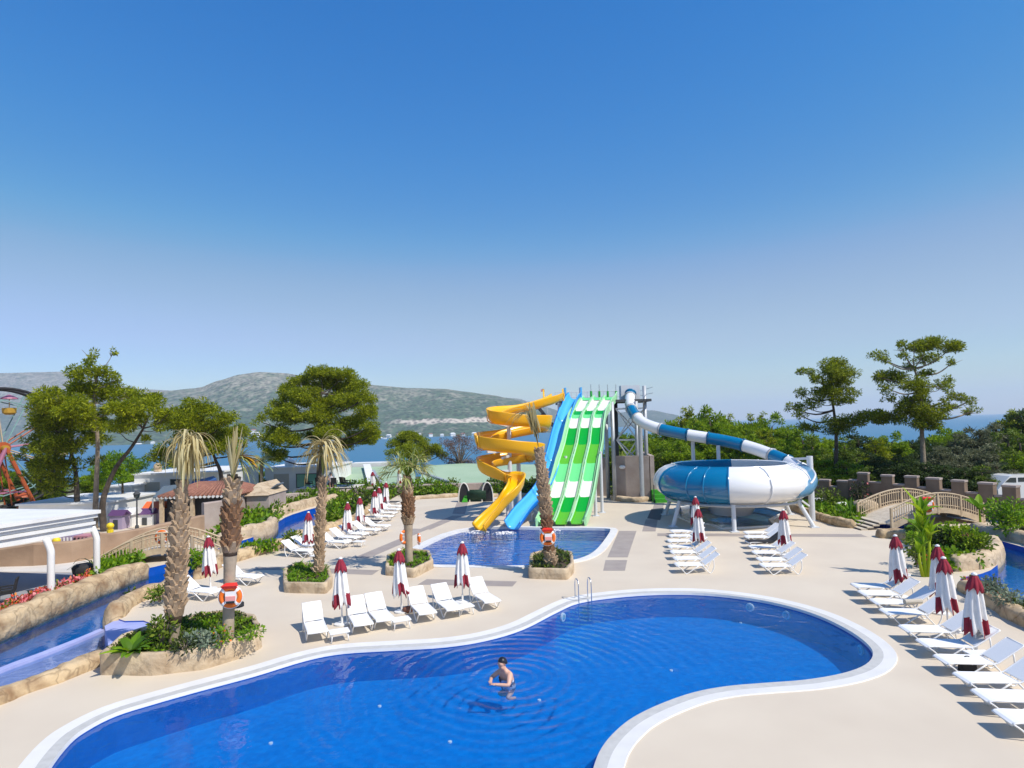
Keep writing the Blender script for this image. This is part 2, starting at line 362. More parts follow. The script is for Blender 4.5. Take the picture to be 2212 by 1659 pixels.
# right lazy river
rr_px = [(1820,1122),(1900,1126),(1985,1136),(2060,1140),(2125,1158),(2212,1182),(2330,1215),(2460,1250),(2460,1420),(2330,1365),(2212,1322),(2130,1286),(2080,1262),(2072,1247),(2110,1243),(2150,1228),(2165,1200),(2140,1176),(2060,1160),(1985,1150),(1900,1141),(1830,1134)]
rriver = soften([G(x, y) for x, y in rr_px], it=1)
# basin under the bowl
bb_px = [(1462,1100),(1500,1092),(1585,1090),(1640,1095),(1692,1108),(1660,1124),(1672,1137),(1600,1141),(1560,1143),(1540,1134),(1500,1130),(1470,1118)]
bowlpool = [G(x, y) for x, y in bb_px]

def holes_sheet(outer, holes, z, name, m):
    bm = bmesh.new(); ed = []
    for lp in [outer] + holes:
        vs = [bm.verts.new((p[0], p[1], z)) for p in lp]
        for i in range(len(vs)): ed.append(bm.edges.new((vs[i], vs[(i+1) % len(vs)])))
    bmesh.ops.triangle_fill(bm, use_beauty=True, edges=ed)
    for f in bm.faces:
        if f.normal.z < 0: f.normal_flip()
    me = bpy.data.meshes.new(name); bm.to_mesh(me); bm.free(); me.materials.append(m)
    return struct(link(bpy.data.objects.new(name, me)))
deck_out = [Vector(p) for p in ((-62,-6,0),(52,-6,0),(52,30,0),(46,44,0),(40,60,0),(30,66,0),(-8,68,0),(-62,68,0))]
cop_in = pool; cop_mid = offset(pool, .26); cop_out = offset(pool, .58)
sp_out = offset(spool, .45)
holes_sheet(deck_out, [offset(pool, .56), offset(spool, .43), river, rriver, bowlpool], 0.0, 'deck', M['deck'])
# main pool
mb = MB(); band(cop_in, cop_mid, .012, .012, mb, 1); band(cop_mid, cop_out, .012, .03, mb, 0)
band(cop_out, offset(pool, .60), .03, -.02, mb, 0); band(cop_in, offset(pool, -.012), .012, -.08, mb, 0)
inn = offset(pool, -.012)
struct(mb.build('pool_coping', [M['coping'], M['gutter']]))
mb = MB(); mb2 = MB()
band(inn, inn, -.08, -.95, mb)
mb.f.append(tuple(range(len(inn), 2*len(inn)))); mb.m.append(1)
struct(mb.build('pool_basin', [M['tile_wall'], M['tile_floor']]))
def sheet(out, z, name, m, kind='structure'):
    mb = MB(); mb.v = [(p.x, p.y, z) for p in out]; mb.f = [tuple(range(len(out)))]; mb.m = [0]
    A = sum(out[i].x*out[(i+1) % len(out)].y - out[(i+1) % len(out)].x*out[i].y for i in range(len(out)))
    if A < 0: mb.f = [tuple(reversed(mb.f[0]))]
    o = mb.build(name, m); o['kind'] = kind; return o
PERSON = G(1099, 1466, POOLZ)
sheet(offset(pool, -.008), POOLZ, 'pool_water', watermat('pool_water', 2.0, .38, (.85,.95,1), (PERSON.x, PERSON.y), dist=.055, body=.18))
# slide pool
mb = MB(); band(spool, sp_out, .05, .05, mb); band(sp_out, sp_out, .05, -.02, mb); band(spool, spool, .05, -.12, mb)
struct(mb.build('slide_pool_coping', [M['coping']]))
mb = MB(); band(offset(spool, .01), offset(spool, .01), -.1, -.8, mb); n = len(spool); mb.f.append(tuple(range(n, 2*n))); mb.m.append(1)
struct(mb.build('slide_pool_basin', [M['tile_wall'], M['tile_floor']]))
sheet(offset(spool, .004), SPZ, 'slide_pool_water', watermat('choppy_water', 1.7, 1.0, (.85,.95,1), dist=.16, aniso=(.7, 1.6, 1), body=.1))
# rivers
for nm, rv, wz in (('left_river', river, RIVZ), ('right_river', rriver, -.25)):
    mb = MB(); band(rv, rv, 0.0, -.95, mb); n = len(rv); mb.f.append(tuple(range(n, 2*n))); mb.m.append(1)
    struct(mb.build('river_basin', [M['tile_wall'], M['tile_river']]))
    sheet(offset(rv, -.004), wz, 'river_water', watermat(nm + '_water', 2.2, .35, (.85,.95,1), dist=.05, body=.12))
mb = MB(); band(bowlpool, bowlpool, .09, -.5, mb); n = len(bowlpool); mb.f.append(tuple(range(n, 2*n))); mb.m.append(1)
bo = offset(bowlpool, .22); band(bowlpool, bo, .09, .09, mb, 2); band(bo, bo, .09, -.02, mb, 2)
struct(mb.build('bowl_pool_basin', [M['grey'], mat('grey_blue_mosaic', (.05,.12,.17), .4, (.08,.17,.22), 3), M['coping']]))
sheet(offset(bowlpool, -.004), -.02, 'bowl_pool_water', watermat('splash_water', 2.5, .8, dist=.08))
# river: low lilac divider and shallow ledge on the near side
mb = MB()
dv = spline([G(x, y, RIVZ) for x, y in ((-200,1540),(0,1452),(90,1418),(180,1382),(262,1345),(300,1325))], 6)
L1 = [p + Vector((-.12, .18, 0)) for p in dv]; L2 = [p + Vector((.12, -.18, 0)) for p in dv]
rg = [[(a.x, a.y, -.9), (a.x, a.y, -.33), (b.x, b.y, -.33), (b.x, b.y, -.9)] for a, b in zip(L1, L2)]
mb.loft(rg, True, cap0=True, cap1=True)
struct(mb.build('river_divider', M['ledge']))
lg = [G(x, y, -.05) for x, y in ((226,1352),(262,1333),(336,1337),(340,1374),(302,1394),(236,1404))]
mb = MB(); mb.prism(lg, -.9, -.05)
struct(mb.build('river_ledge', M['ledge']))
# inlay strips, each 4 mm proud of the deck
INL = [[(764,1205),(798,1205),(885,1168),(872,1160)],[(902,1263),(922,1251),(1117,1256),(1107,1267)],[(700,1228),(819,1232),(804,1242),(700,1238)],
       [(909,1142),(977,1114),(1000,1114),(930,1144)],[(977,1110),(988,1083),(1012,1083),(1004,1111)],[(868,1156),(893,1142),(925,1143),(880,1162)],
       [(1312,1204),(1356,1204),(1375,1147),(1337,1147)],[(1303,1233),(1350,1233),(1355,1210),(1308,1210)],
       [(1387,1148),(1395,1122),(1421,1122),(1416,1148)],[(1410,1100),(1413,1088),(1436,1086),(1430,1100)],
       [(1420,1152),(1860,1154),(1874,1160),(1420,1158)],[(560,1225),(700,1226),(690,1232),(545,1231)]]
mb = MB()
for q in INL:
    p = [G(*a) for a in q]; b = len(mb.v); mb.v += [(v.x, v.y, .005) for v in p]; mb.f.append((b, b+1, b+2, b+3)); mb.m.append(0)
struct(fixn(mb.build('deck_inlay', M['inlay'])))
q = [G(*a) for a in ((1398,1120),(1407,1100),(1434,1097),(1426,1124))]
mb = MB(); mb.v = [(v.x, v.y, .012) for v in q]; mb.f = [(0,1,2,3)]; mb.m = [0]; struct(fixn(mb.build('deck_drain', M['dark'])))
# paler path behind the shelter
mb = MB(); q = [G(*a) for a in ((-350,1237),(0,1235),(150,1236),(196,1218),(188,1208),(60,1222),(0,1223),(-350,1226))]
mb.v = [(v.x, v.y, .006) for v in q]; mb.f = [tuple(range(8))]; mb.m = [0]; struct(fixn(mb.build('path', M['pale'])))

# terrain sheet, sea, hills
def hgt(x, y):
    if -64 < x < 54 and -12 < y < 70: return -1.35
    dx = max(-64 - x, x - 54, 0); dy = max(y - 70, -12 - y, 0); d = math.hypot(dx, dy)
    if d < 3: return -1.35 + d * .35
    lim = 260.0 if x < 40 else 420.0
    t = min(1.0, (d - 3) / lim); t = t * t * (3 - 2 * t)
    return -.3 * (1 - t) - 36 * t + noise.noise(Vector((x * .02, y * .02, 0))) * 1.0 * (1 - t)
xs = [-9000,-4000,-2000,-1000,-600,-400] + list(range(-300, 301, 6)) + [400,600,1000,2000,4000,9000]
ys = [-400,-200,-100,-50] + list(range(-30, 300, 6)) + [330,360,400,450,520,620,800,1200,2000,4000,8000,15000]
mb = MB(); nx = len(xs)
mb.v = [(x, y, hgt(x, y)) for y in ys for x in xs]
for j in range(len(ys)-1):
    for i in range(nx-1): mb.f.append((j*nx+i, j*nx+i+1, (j+1)*nx+i+1, (j+1)*nx+i)); mb.m.append(0)
struct(mb.build('ground', mat('scrub_ground', (.17,.15,.07), .95, (.07,.09,.03), .25), smooth=True))
def seam():
    m = bpy.data.materials.new('sea'); m.use_nodes = True; t = m.node_tree; p = t.nodes['Principled BSDF']
    p.inputs['Base Color'].default_value = (.02,.15,.27,1); p.inputs['Roughness'].default_value = .35; p.inputs['IOR'].default_value = 1.33
    p.inputs['Specular IOR Level'].default_value = .2
    tc = t.nodes.new('ShaderNodeTexCoord'); n = t.nodes.new('ShaderNodeTexNoise'); n.inputs['Scale'].default_value = .25; n.inputs['Detail'].default_value = 6
    b = t.nodes.new('ShaderNodeBump'); b.inputs['Strength'].default_value = .6; b.inputs['Distance'].default_value = .4
    t.links.new(tc.outputs['Object'], n.inputs['Vector']); t.links.new(n.outputs['Fac'], b.inputs['Height']); t.links.new(b.outputs[0], p.inputs['Normal'])
    return m
mb = MB(); mb.v = [(-9000,90,-30),(9000,90,-30),(9000,15000,-30),(-9000,15000,-30)]; mb.f = [(0,1,2,3)]; mb.m = [0]
struct(mb.build('sea', seam()))
SEA = -30
def hillmat(name, green, rock, road=True, rk=(.48,.70)):
    m = bpy.data.materials.new(name); m.use_nodes = True; t = m.node_tree; L = t.links.new; p = t.nodes['Principled BSDF']; p.inputs['Roughness'].default_value = .95
    p.inputs['Specular IOR Level'].default_value = .1
    tc = t.nodes.new('ShaderNodeTexCoord')
    n = t.nodes.new('ShaderNodeTexNoise'); n.inputs['Scale'].default_value = .014; n.inputs['Detail'].default_value = 9; n.inputs['Roughness'].default_value = .72
    r = t.nodes.new('ShaderNodeValToRGB'); e = r.color_ramp.elements; e[0].position = rk[0]; e[0].color = (*green, 1); e[1].position = rk[1]; e[1].color = (*rock, 1)
    L(tc.outputs['Object'], n.inputs['Vector']); 
    sx = t.nodes.new('ShaderNodeSeparateXYZ'); L(tc.outputs['Object'], sx.inputs[0])
    mr = t.nodes.new('ShaderNodeMapRange'); mr.inputs[1].default_value = 60; mr.inputs[2].default_value = 330; mr.inputs[3].default_value = -.04; mr.inputs[4].default_value = .14
    L(sx.outputs['Z'], mr.inputs[0]); a = t.nodes.new('ShaderNodeMath'); L(n.outputs['Fac'], a.inputs[0]); L(mr.outputs[0], a.inputs[1]); L(a.outputs[0], r.inputs[0])
    n2 = t.nodes.new('ShaderNodeTexVoronoi'); n2.inputs['Scale'].default_value = .05; L(tc.outputs['Object'], n2.inputs[0])
    r2 = t.nodes.new('ShaderNodeValToRGB'); r2.color_ramp.elements[0].position = .25; r2.color_ramp.elements[0].color = (.35,.35,.35,1); r2.color_ramp.elements[1].position = .6; r2.color_ramp.elements[1].color = (1,1,1,1); L(n2.outputs['Distance'], r2.inputs[0])
    def rng(sock, a0, a1, b0, b1):
        q = t.nodes.new('ShaderNodeMapRange'); q.inputs[1].default_value = a0; q.inputs[2].default_value = a1; q.inputs[3].default_value = b0; q.inputs[4].default_value = b1; L(sock, q.inputs[0]); return q.outputs[0]
    def mul(u, v): q = t.nodes.new('ShaderNodeMath'); q.operation = 'MULTIPLY'; L(u, q.inputs[0]); L(v, q.inputs[1]); return q.outputs[0]
    nb_ = t.nodes.new('ShaderNodeTexNoise'); nb_.inputs['Scale'].default_value = .02; L(tc.outputs['Object'], nb_.inputs['Vector'])
    zz = t.nodes.new('ShaderNodeMath'); zz.operation = 'MULTIPLY_ADD'; zz.inputs[1].default_value = 40; L(nb_.outputs['Fac'], zz.inputs[0]); L(sx.outputs['Z'], zz.inputs[2])
    bandf = mul(mul(rng(zz.outputs[0], 40, 46, 0, 1), rng(zz.outputs[0], 58, 64, 1, 0)), mul(rng(sx.outputs['X'], -560, -470, 0, 1), rng(sx.outputs['X'], 0, 80, 1, 0)))
    mb_ = t.nodes.new('ShaderNodeMix'); mb_.data_type = 'RGBA'; L(bandf, mb_.inputs[0]); L(r.outputs[0], mb_.inputs[6]); mb_.inputs[7].default_value = (.55,.47,.37,1)
    mx = t.nodes.new('ShaderNodeMix'); mx.data_type = 'RGBA'; mx.blend_type = 'MULTIPLY'; mx.inputs[0].default_value = 1.0
    L(mb_.outputs[2], mx.inputs[6]); L(r2.outputs[0], mx.inputs[7]); L(mx.outputs[2], p.inputs['Base Color'])
    return m
def hill(ridge, Y0, Y1, hm, seed, name='hills', nb=70, rows=36, rough=1.0, back=1500):
    xs_ = [p[0] for p in ridge]; rings = []
    for i in range(nb + 1):
        x = xs_[0] + (xs_[-1] - xs_[0]) * i / nb
        k = max(j for j in range(len(ridge)) if ridge[j][0] <= x + 1e-6); k = min(k, len(ridge) - 2)
        (xa, ya), (xb, yb) = ridge[k], ridge[k+1]; t = (x - xa) / (xb - xa); t = t*t*(3-2*t)*.5 + t*.5; y = ya + (yb - ya) * t
        top = at(x, y, Y1); s0 = at(x, 940, Y0); row = []
        for j in range(rows + 1):
            u = j / rows
            px_ = s0.x + (top.x - s0.x) * u; py_ = Y0 + (Y1 - Y0) * u
            nz = noise.fractal(Vector((px_ * .0022, py_ * .0022, seed)), 1.0, 2.1, 5)
            ez = u ** 1.25
            z = SEA - 4 + (top.z - SEA + 4) * ez + nz * 70 * rough * math.sin(math.pi * min(u, .995)) ** .8 * min(1, (top.z + 40) / 200)
            row.append((px_, py_, z))
        row.append((top.x * (1 + back / Y1), Y1 + back, SEA - 4))
        rings.append(row)
    mb = MB(); mb.loft(rings, closed=False)
    return struct(mb.build(name, hm, smooth=True))
hm1 = hillmat('hill_scrub', (.065,.11,.05), (.36,.32,.24)); hm2 = hillmat('far_hill', (.07,.10,.06), (.30,.27,.22))
hill([(-500,850),(-250,818),(-60,808),(0,806),(80,804),(130,803),(190,815),(240,832),(300,840),(420,846),(520,852)], 3300, 4800, hm2, 3.3, rough=.6)
hill([(180,880),(260,860),(340,846),(430,838),(470,822),(520,808),(560,803),(610,805),(660,812),(720,820),(780,829),(830,834),(880,838),(960,840),(1000,846),(1060,853),(1110,862),(1150,880),(1195,905),(1240,925)], 2250, 3300, hm1, 8.1)
hill([(1040,870),(1080,858),(1120,861),(1160,874),(1230,893),(1300,897),(1360,889),(1410,886),(1450,894),(1500,908)], 4600, 5600, hm2, 5.5, rough=.3)
# haze: even air round everything
mb = MB(); mb.box((0, 7700, 195), (19000, 16600, 520))
hz = mb.build('haze', None or mat('haze', (1,1,1))); hz['kind'] = 'stuff'
hmat = hz.data.materials[0]; t = hmat.node_tree
for nd in list(t.nodes):
    if nd.type != 'OUTPUT_MATERIAL': t.nodes.remove(nd)
pv = t.nodes.new('ShaderNodeVolumePrincipled'); pv.inputs['Color'].default_value = (.80,.85,.90,1); pv.inputs['Density'].default_value = .00011
t.links.new(pv.outputs[0], [n for n in t.nodes if n.type == 'OUTPUT_MATERIAL'][0].inputs['Volume'])
# ------------------------------------------------------------------ loungers, umbrellas, side tables
def make_lounger(label):
    t = thing('sun_lounger', label, 'sun lounger', group='white sun loungers')
    prof = [(-.02,.335),(.03,.36),(.15,.372),(.6,.362),(1.12,.355),(1.22,.385),(1.82,.80),(1.86,.83)]
    mb = MB(); w = .285
    rg = [[(-w,y,z+.012),(w,y,z+.012),(w,y,z-.012),(-w,y,z-.012)] for y, z in prof[:5]]
    mb.loft(rg, True, cap0=True, cap1=True); mb.build('seat', M['sling'], t)
    mb = MB(); rg = [[(-w,y,z+.012),(w,y,z+.012),(w,y,z-.012),(-w,y,z-.012)] for y, z in prof[5:]]
    mb.loft(rg, True, cap0=True, cap1=True); mb.build('backrest', M['sling'], t)
    mb = MB()
    for s in (-1, 1): mb.tube([(s*.305,y,z-.005) for y, z in prof], .021, 6)
    mb.tube([(-.305,-.02,.33),(.305,-.02,.33)], .021, 6); mb.tube([(-.305,1.86,.825),(.305,1.86,.825)], .021, 6)
    mb.tube([(-.305,1.17,.345),(.305,1.17,.345)], .015, 6); mb.tube([(-.29,.6,.335),(.29,.6,.335)], .013, 6)
    mb.build('frame', M['white'], t, smooth=True)
    for s in (-1, 1):
        x = s * .318
        mb = MB(); mb.tube(spline([(x,.0,.335),(x,.16,.22),(x,.33,.03),(x,.39,.018),(x,.47,.05),(x,.92,.345)], 3), .021, 6); mb.build('leg', M['white'], t, smooth=True)
        mb = MB(); mb.tube(spline([(x,1.10,.34),(x,1.36,.05),(x,1.42,.018),(x,1.49,.05),(x,1.60,.30),(x,1.58,.62)], 3), .021, 6); mb.build('leg', M['white'], t, smooth=True)
    return t
def seatrot(d): return math.atan2(d[0], -d[1])
LP = [None]
def lounger(px, py, d, side, label, group, dz=0):
    g = G(px, py); th = seatrot(d); c, s = math.cos(th), math.sin(th)
    lx, ly = side * .318, .39
    loc = (g.x - (c*lx - s*ly), g.y - (s*lx + c*ly), dz)
    if LP[0] is None: LP[0] = make_lounger(label); o = LP[0]
    else: o = dup(LP[0])
    o.location = loc; o.rotation_euler = (0, 0, th + R(rnd.uniform(-2.2, 2.2))); o['label'] = label; o['group'] = group
    return o
def ordn(i): return ['first','second','third','fourth','fifth','sixth','seventh','eighth','ninth','tenth','eleventh','twelfth'][i]
fd = Vector((.42, -.9)).normalized()
front = [(661.5,1384.5),(760,1368),(808,1358),(899,1343),(958,1334),(1039,1317)]
fl = ['white sun lounger, leftmost in the row of six behind the big pool',
      'white sun lounger just right of the leftmost umbrella by the big pool',
      'white sun lounger, third from the left in the row behind the big pool',
      'white sun lounger, fourth from the left, right of the middle umbrella by the big pool',
      'white sun lounger, fifth from the left in the row behind the big pool',
      'white sun lounger, rightmost in the row of six behind the big pool']
for (x, y), l in zip(front, fl): lounger(x, y, fd, -1, l, 'loungers in the row behind the big pool')
rd = Vector((-.98, .08)).normalized()
right = [(1879,1290),(1897,1308),(1925,1328),(1950,1352),(1997,1392),(2040,1426),(2085,1465),(2135,1509),(2180,1551),(2236,1602)]
for i, (x, y) in enumerate(right):
    nm = 'white sun lounger, ' + (ordn(len(right)-1-i) + ' from the near end' if i < 9 else 'nearest to the camera') + ' of the right row'
    o = lounger(x, y, rd, 1, nm, 'loungers in the right-hand row')
c1 = [(1484,1240),(1480,1226),(1472,1211),(1466,1198),(1464,1185),(1466,1173),(1468,1162)]
c2 = [(1672,1242),(1664,1228),(1652,1212),(1644,1199),(1636,1187),(1632,1176),(1630,1166)]
for k, (cl, nm) in enumerate(((c1, 'left'), (c2, 'right'))):
    for i, (x, y) in enumerate(cl):
        lounger(x, y, (-1, .02), 1, 'white sun lounger, %s from the front in the %s column below the bowl' % (ordn(i), nm), 'loungers in the two columns below the bowl slide')
ld = Vector((.93, -.36)).normalized()
lb = [(672,1200),(690,1190),(748,1181),(768,1171),(786,1163),(812,1154),(834,1145),(818,1135),(842,1124),(850,1116),(858,1108),(862,1101),(858,1092)]
for i, (x, y) in enumerate(lb):
    lounger(x, y, ld, 1, 'white sun lounger, %s from the near end along the left planting bed' % (ordn(i) if i < 12 else 'last'), 'loungers along the left planting bed')
lounger(466, 1290, ld, 1, 'white sun lounger between the two big palm trunks', 'loungers near the big palms')
lounger(556, 1258, ld, 1, 'white sun lounger just right of the palm trunk with the fat orange buoy', 'loungers near the big palms')

def towel(px, py, d, side, label):          # dark towel spread over a lounger
    g = G(px, py); th = seatrot(d); c, s = math.cos(th), math.sin(th); lx, ly = side * .318, .39
    mb = MB(); w = .30; pr = [(.0,.38),(.15,.402),(.6,.392),(1.1,.385),(1.22,.42),(1.8,.83)]
    rg = [[(-w-.02,y,z-.10),(-w,y,z+.012),(w,y,z+.012),(w+.02,y,z-.10),(w,y,z-.004),(-w,y,z-.004)] for y, z in pr]
    mb.loft(rg, True, cap0=True, cap1=True)
    o = mb.build('towel', M['black'], smooth=False); o.location = (g.x-(c*lx-s*ly), g.y-(s*lx+c*ly), 0); o.rotation_euler = (0,0,th)
    tag(o, label, 'towel', 'dark towels on loungers')
towel(1636,1187,(-1,.02),1,'black towel spread over a lounger in the right column below the bowl slide')
towel(818,1135,ld,1,'dark towel over a lounger halfway along the left planting bed')
towel(858,1092,ld,1,'black towel over the farthest lounger of the left line')

def make_table(label):
    t = thing('side_table', label, 'side table', group='low white side tables')
    mb = MB(); mb.box((0,0,.31), (.62,.46,.03)); mb.box((0,0,.285), (.56,.40,.02)); mb.build('table_top', M['white'], t)
    for sx in (-1,1):
        for sy in (-1,1):
            m2 = MB(); m2.tube([(sx*.24,sy*.16,.28),(sx*.27,sy*.19,0)], .018, 6); m2.build('leg', M['white'], t, smooth=True)
    return t
T0 = None
for (x, y, l, th) in ((733,1384,'low white side table at the foot of the leftmost front umbrella',25),(866,1357,'low white side table at the foot of the middle front umbrella',25),(1004,1327,'low white side table at the foot of the right front umbrella',25),
                  (2056,1385,'low white side table under the second nearest umbrella on the right',0),(2118,1437,'low white side table under the nearest umbrella on the right',0),
                  (1520,1208,'low white side table under the umbrellas of the left lounger column',0),(1700,1210,'low white side table under the umbrella of the right lounger column',0),
                  (776,1181,'low white side table near the umbrella in front of the green hedge',-20),(950-265,1213,'low white side table beside the third palm planter',-20)):
    if T0 is None: T0 = make_table(l); o = T0
    else: o = dup(T0, label=l)
    o.location = G(x, y); o.rotation_euler = (0, 0, R(th))

def make_umbrella(label, seed=0):
    r = random.Random(seed); t = thing('closed_umbrella', label, 'umbrella', group='closed burgundy and white umbrellas')
    mb = MB(); mb.tube([(0,0,0),(0,0,1.15)], .026, 10); mb.build('pole', M['white'], t, smooth=True)
    mb = MB(); mb.tube([(0,0,0),(0,0,.05),(0,0,.06)], [.27,.27,.06], 20); mb.tube([(0,0,.05),(0,0,.30)], .04, 10); mb.build('base', M['white_paint'], t)
    # canopy: eight pleats, narrow at the top, hem hanging in points
    n = 64; ph = [r.uniform(-.25,.25) for _ in range(8)]; am = [r.uniform(.8,1.2) for _ in range(8)]
    def ring(z, rad, depth, hem=0.0, tw=0.0):
        out = []
        for j in range(n):
            a = 2*math.pi*j/n; u = (j % 8) / 8; k = j // 8
            q = .5 + .5*math.cos(2*math.pi*u)                # 1 at the rib, 0 in the fold
            rr = rad * (1 - depth * (1 - q) * am[k]); zz = z - hem * (q * am[k] + .35 * math.sin(3.1*k + seed))
            aa = a + tw + .3 * ph[k] * (1 - q)
            out.append((rr*math.cos(aa), rr*math.sin(aa), zz))
        return out
    lv = [(2.16,.07,.1,0),(2.02,.13,.22,0),(1.8,.185,.34,0),(1.5,.235,.40,.0),(1.25,.265,.44,.02),(1.12,.285,.44,.05),(1.00,.30,.42,.08),(.88,.315,.38,.12),(.76,.32,.35,.16)]
    rings = [ring(z, rd_, dp, hm, .05*i) for i, (z, rd_, dp, hm) in enumerate(lv)]
    def mf(i, j):
        if i >= 5 and ((j // 8) % 2 == 0 or (i >= 7 and (j // 8 + seed) % 3 == 0)): return 1
        return 0
    mb = MB(); mb.loft(rings, True, mf=mf); o = mb.build('canopy', [M['cloth_w'], M['cloth_r']], t, smooth=True)
    sd = o.modifiers.new('s', 'SOLIDIFY'); sd.thickness = .008
    # burgundy cap with a flared, pointed valance
    rings = [ring(2.27,.05,.05,0), ring(2.2,.09,.1,0), ring(2.05,.17,.18,.01), ring(1.95,.21,.22,.05), ring(1.90,.22,.25,.10)]
    mb = MB(); mb.loft(rings, True, cap0=True); o = mb.build('cap', M['cloth_r'], t, smooth=True)
    sd = o.modifiers.new('s', 'SOLIDIFY'); sd.thickness = .006
    mb = MB(); mb.tube([(0,0,2.26),(0,0,2.30),(0,0,2.33)], [.075,.07,.02], 12); mb.build('finial', M['white'], t, smooth=True)
    return t
UP = [make_umbrella('x', s) for s in (1, 5, 9)]
US = [(739,1349,'closed burgundy and white umbrella, leftmost of the three behind the big pool','u1'),
      (868,1322,'closed burgundy and white umbrella, middle of the three behind the big pool','u1'),
      (999,1301,'closed burgundy and white umbrella, rightmost of the three behind the big pool','u1'),
      (1944,1290,'closed burgundy and white umbrella in front of the tall yellow-green banana plant','u2'),
      (2031,1325,'closed burgundy and white umbrella half hidden behind another one on the right','u2'),
      (2049,1366,'closed burgundy and white umbrella, second nearest in the right-hand row','u2'),
      (2109,1418,'closed burgundy and white umbrella nearest to the camera on the right','u2'),
      (1504,1158,'closed umbrella below the blue half of the bowl slide, the farther of the two overlapping','u3'),
      (1511,1196,'closed umbrella over the left lounger column below the bowl slide, the nearer of two','u3'),
      (1697,1203,'closed burgundy and white umbrella over the right lounger column below the bowl slide','u3'),
      (665,1197,'closed umbrella beside the river just left of the third palm trunk','u4'),
      (455,1273,'closed umbrella between the two thick palm trunks','u4'),
      (750,1167,'closed umbrella in front of the bright green hedge, first of the left line','u4'),
      (778,1149,'closed umbrella right behind the hedge end, second of the left line','u4'),
      (808,1128,'closed umbrella third along the left line of umbrellas','u4'),
      (820,1118,'closed umbrella fourth along the left line of umbrellas','u4'),
      (833,1101,'closed umbrella last in the left line, beside the black towel','u4'),
      (806,1066,'small far umbrella in front of the pale green roof, the left one of two','u5'),
      (864,1059,'small far umbrella in front of the pale green roof, next to the fourth palm','u5')]
UG = dict(u1='umbrellas behind the big pool', u2='umbrellas of the right-hand row', u3='umbrellas below the bowl slide', u4='umbrellas along the left planting bed', u5='far umbrellas by the pale green roof')
used = set()
for i, (x, y, l, g) in enumerate(US):
    k = i % 3; o = UP[k] if k not in used else dup(UP[k]); used.add(k)
    o.location = G(x, y); o.rotation_euler = (R(rnd.uniform(-1,1)), R(-1.4 + rnd.uniform(-.8,.8)), rnd.uniform(0, 6)); o['label'] = l; o['group'] = UG[g]

# ------------------------------------------------------------------ foliage makers
def leaves(mb, c, rad, n, size, rr, hollow=.35, asp=.45, droop=0, m=0, flat=1.0):
    c = Vector(c)
    for _ in range(n):
        d = Vector((rr.gauss(0,1), rr.gauss(0,1), rr.gauss(0,1))).normalized()
        q = hollow + (1 - hollow) * rr.random() ** .5
        p = c + Vector((d.x*rad[0]*q, d.y*rad[1]*q, d.z*rad[2]*q))
        a = (d + Vector((rr.gauss(0,.6), rr.gauss(0,.6), rr.gauss(0,.6) - droop))).normalized()
        s = a.cross(Vector((rr.gauss(0,1), rr.gauss(0,1), rr.gauss(0,1)))).normalized()
        L = size * rr.uniform(.6, 1.3); w = L * asp
        b = len(mb.v)
        mb.v += [tuple(p - s*w*.3), tuple(p + a*L*.5 - s*w*.5), tuple(p + a*L), tuple(p + a*L*.5 + s*w*.5), tuple(p + s*w*.3)]
        mb.f.append((b, b+1, b+2, b+3, b+4)); mb.m.append(m)
def blade(mb, base, dirv, L, w, bend, seg=5, m=0, fold=.15):
    # an arching strap leaf from base
    dirv = Vector(dirv).normalized(); p = Vector(base); side = dirv.cross(Vector((0,0,1)))
    if side.length < 1e-3: side = Vector((1,0,0))
    side.normalize(); d = dirv.copy(); b = len(mb.v)
    for i in range(seg + 1):
        u = i / seg; ww = w * (math.sin(math.pi * min(.97, .12 + u * .88))) ** .7
        up = side.cross(d).normalized()
        mb.v += [tuple(p - side*ww/2 + up*fold*ww), tuple(p), tuple(p + side*ww/2 + up*fold*ww)]
        d = (d + Vector((0,0,-bend/seg))).normalized(); p = p + d * L / seg
    for i in range(seg):
        q = b + i*3
        mb.f += [(q, q+1, q+4, q+3), (q+1, q+2, q+5, q+4)]; mb.m += [m, m]
def shrub(loc, r, h, label, mt, n=350, size=.16, name='shrub', cat='shrub', group=None, seed=0, flowers=None, asp=.5):
    rr = random.Random(seed + int(loc[0]*13) + int(loc[1]*7)); t = thing(name, label, cat, loc, 0, group)
    mb = MB()
    for i in range(5):
        a = rr.uniform(0, 6.28); e = rr.uniform(.2, .6) * r
        mb.tube([(0,0,0),(e*math.cos(a)*.5, e*math.sin(a)*.5, h*.4),(e*math.cos(a), e*math.sin(a), h*.75)], [.03,.02,.01], 5)
    mb.build('stem', M['bark_l'], t)
    mb = MB()
    for i in range(6):
        a = i * 1.05 + rr.random(); q = r * .45
        leaves(mb, (q*math.cos(a), q*math.sin(a), h*rr.uniform(.4,.7)), (r*.55, r*.55, h*.38), n // 6, size, rr, .3, asp)
    mb.build('foliage', mt, t)
    if flowers:
        mb = MB(); leaves(mb, (0,0,h*.6), (r, r, h*.5), n // 8, size*.7, rr, .9, .9); mb.build('flowers', flowers, t)
    return t
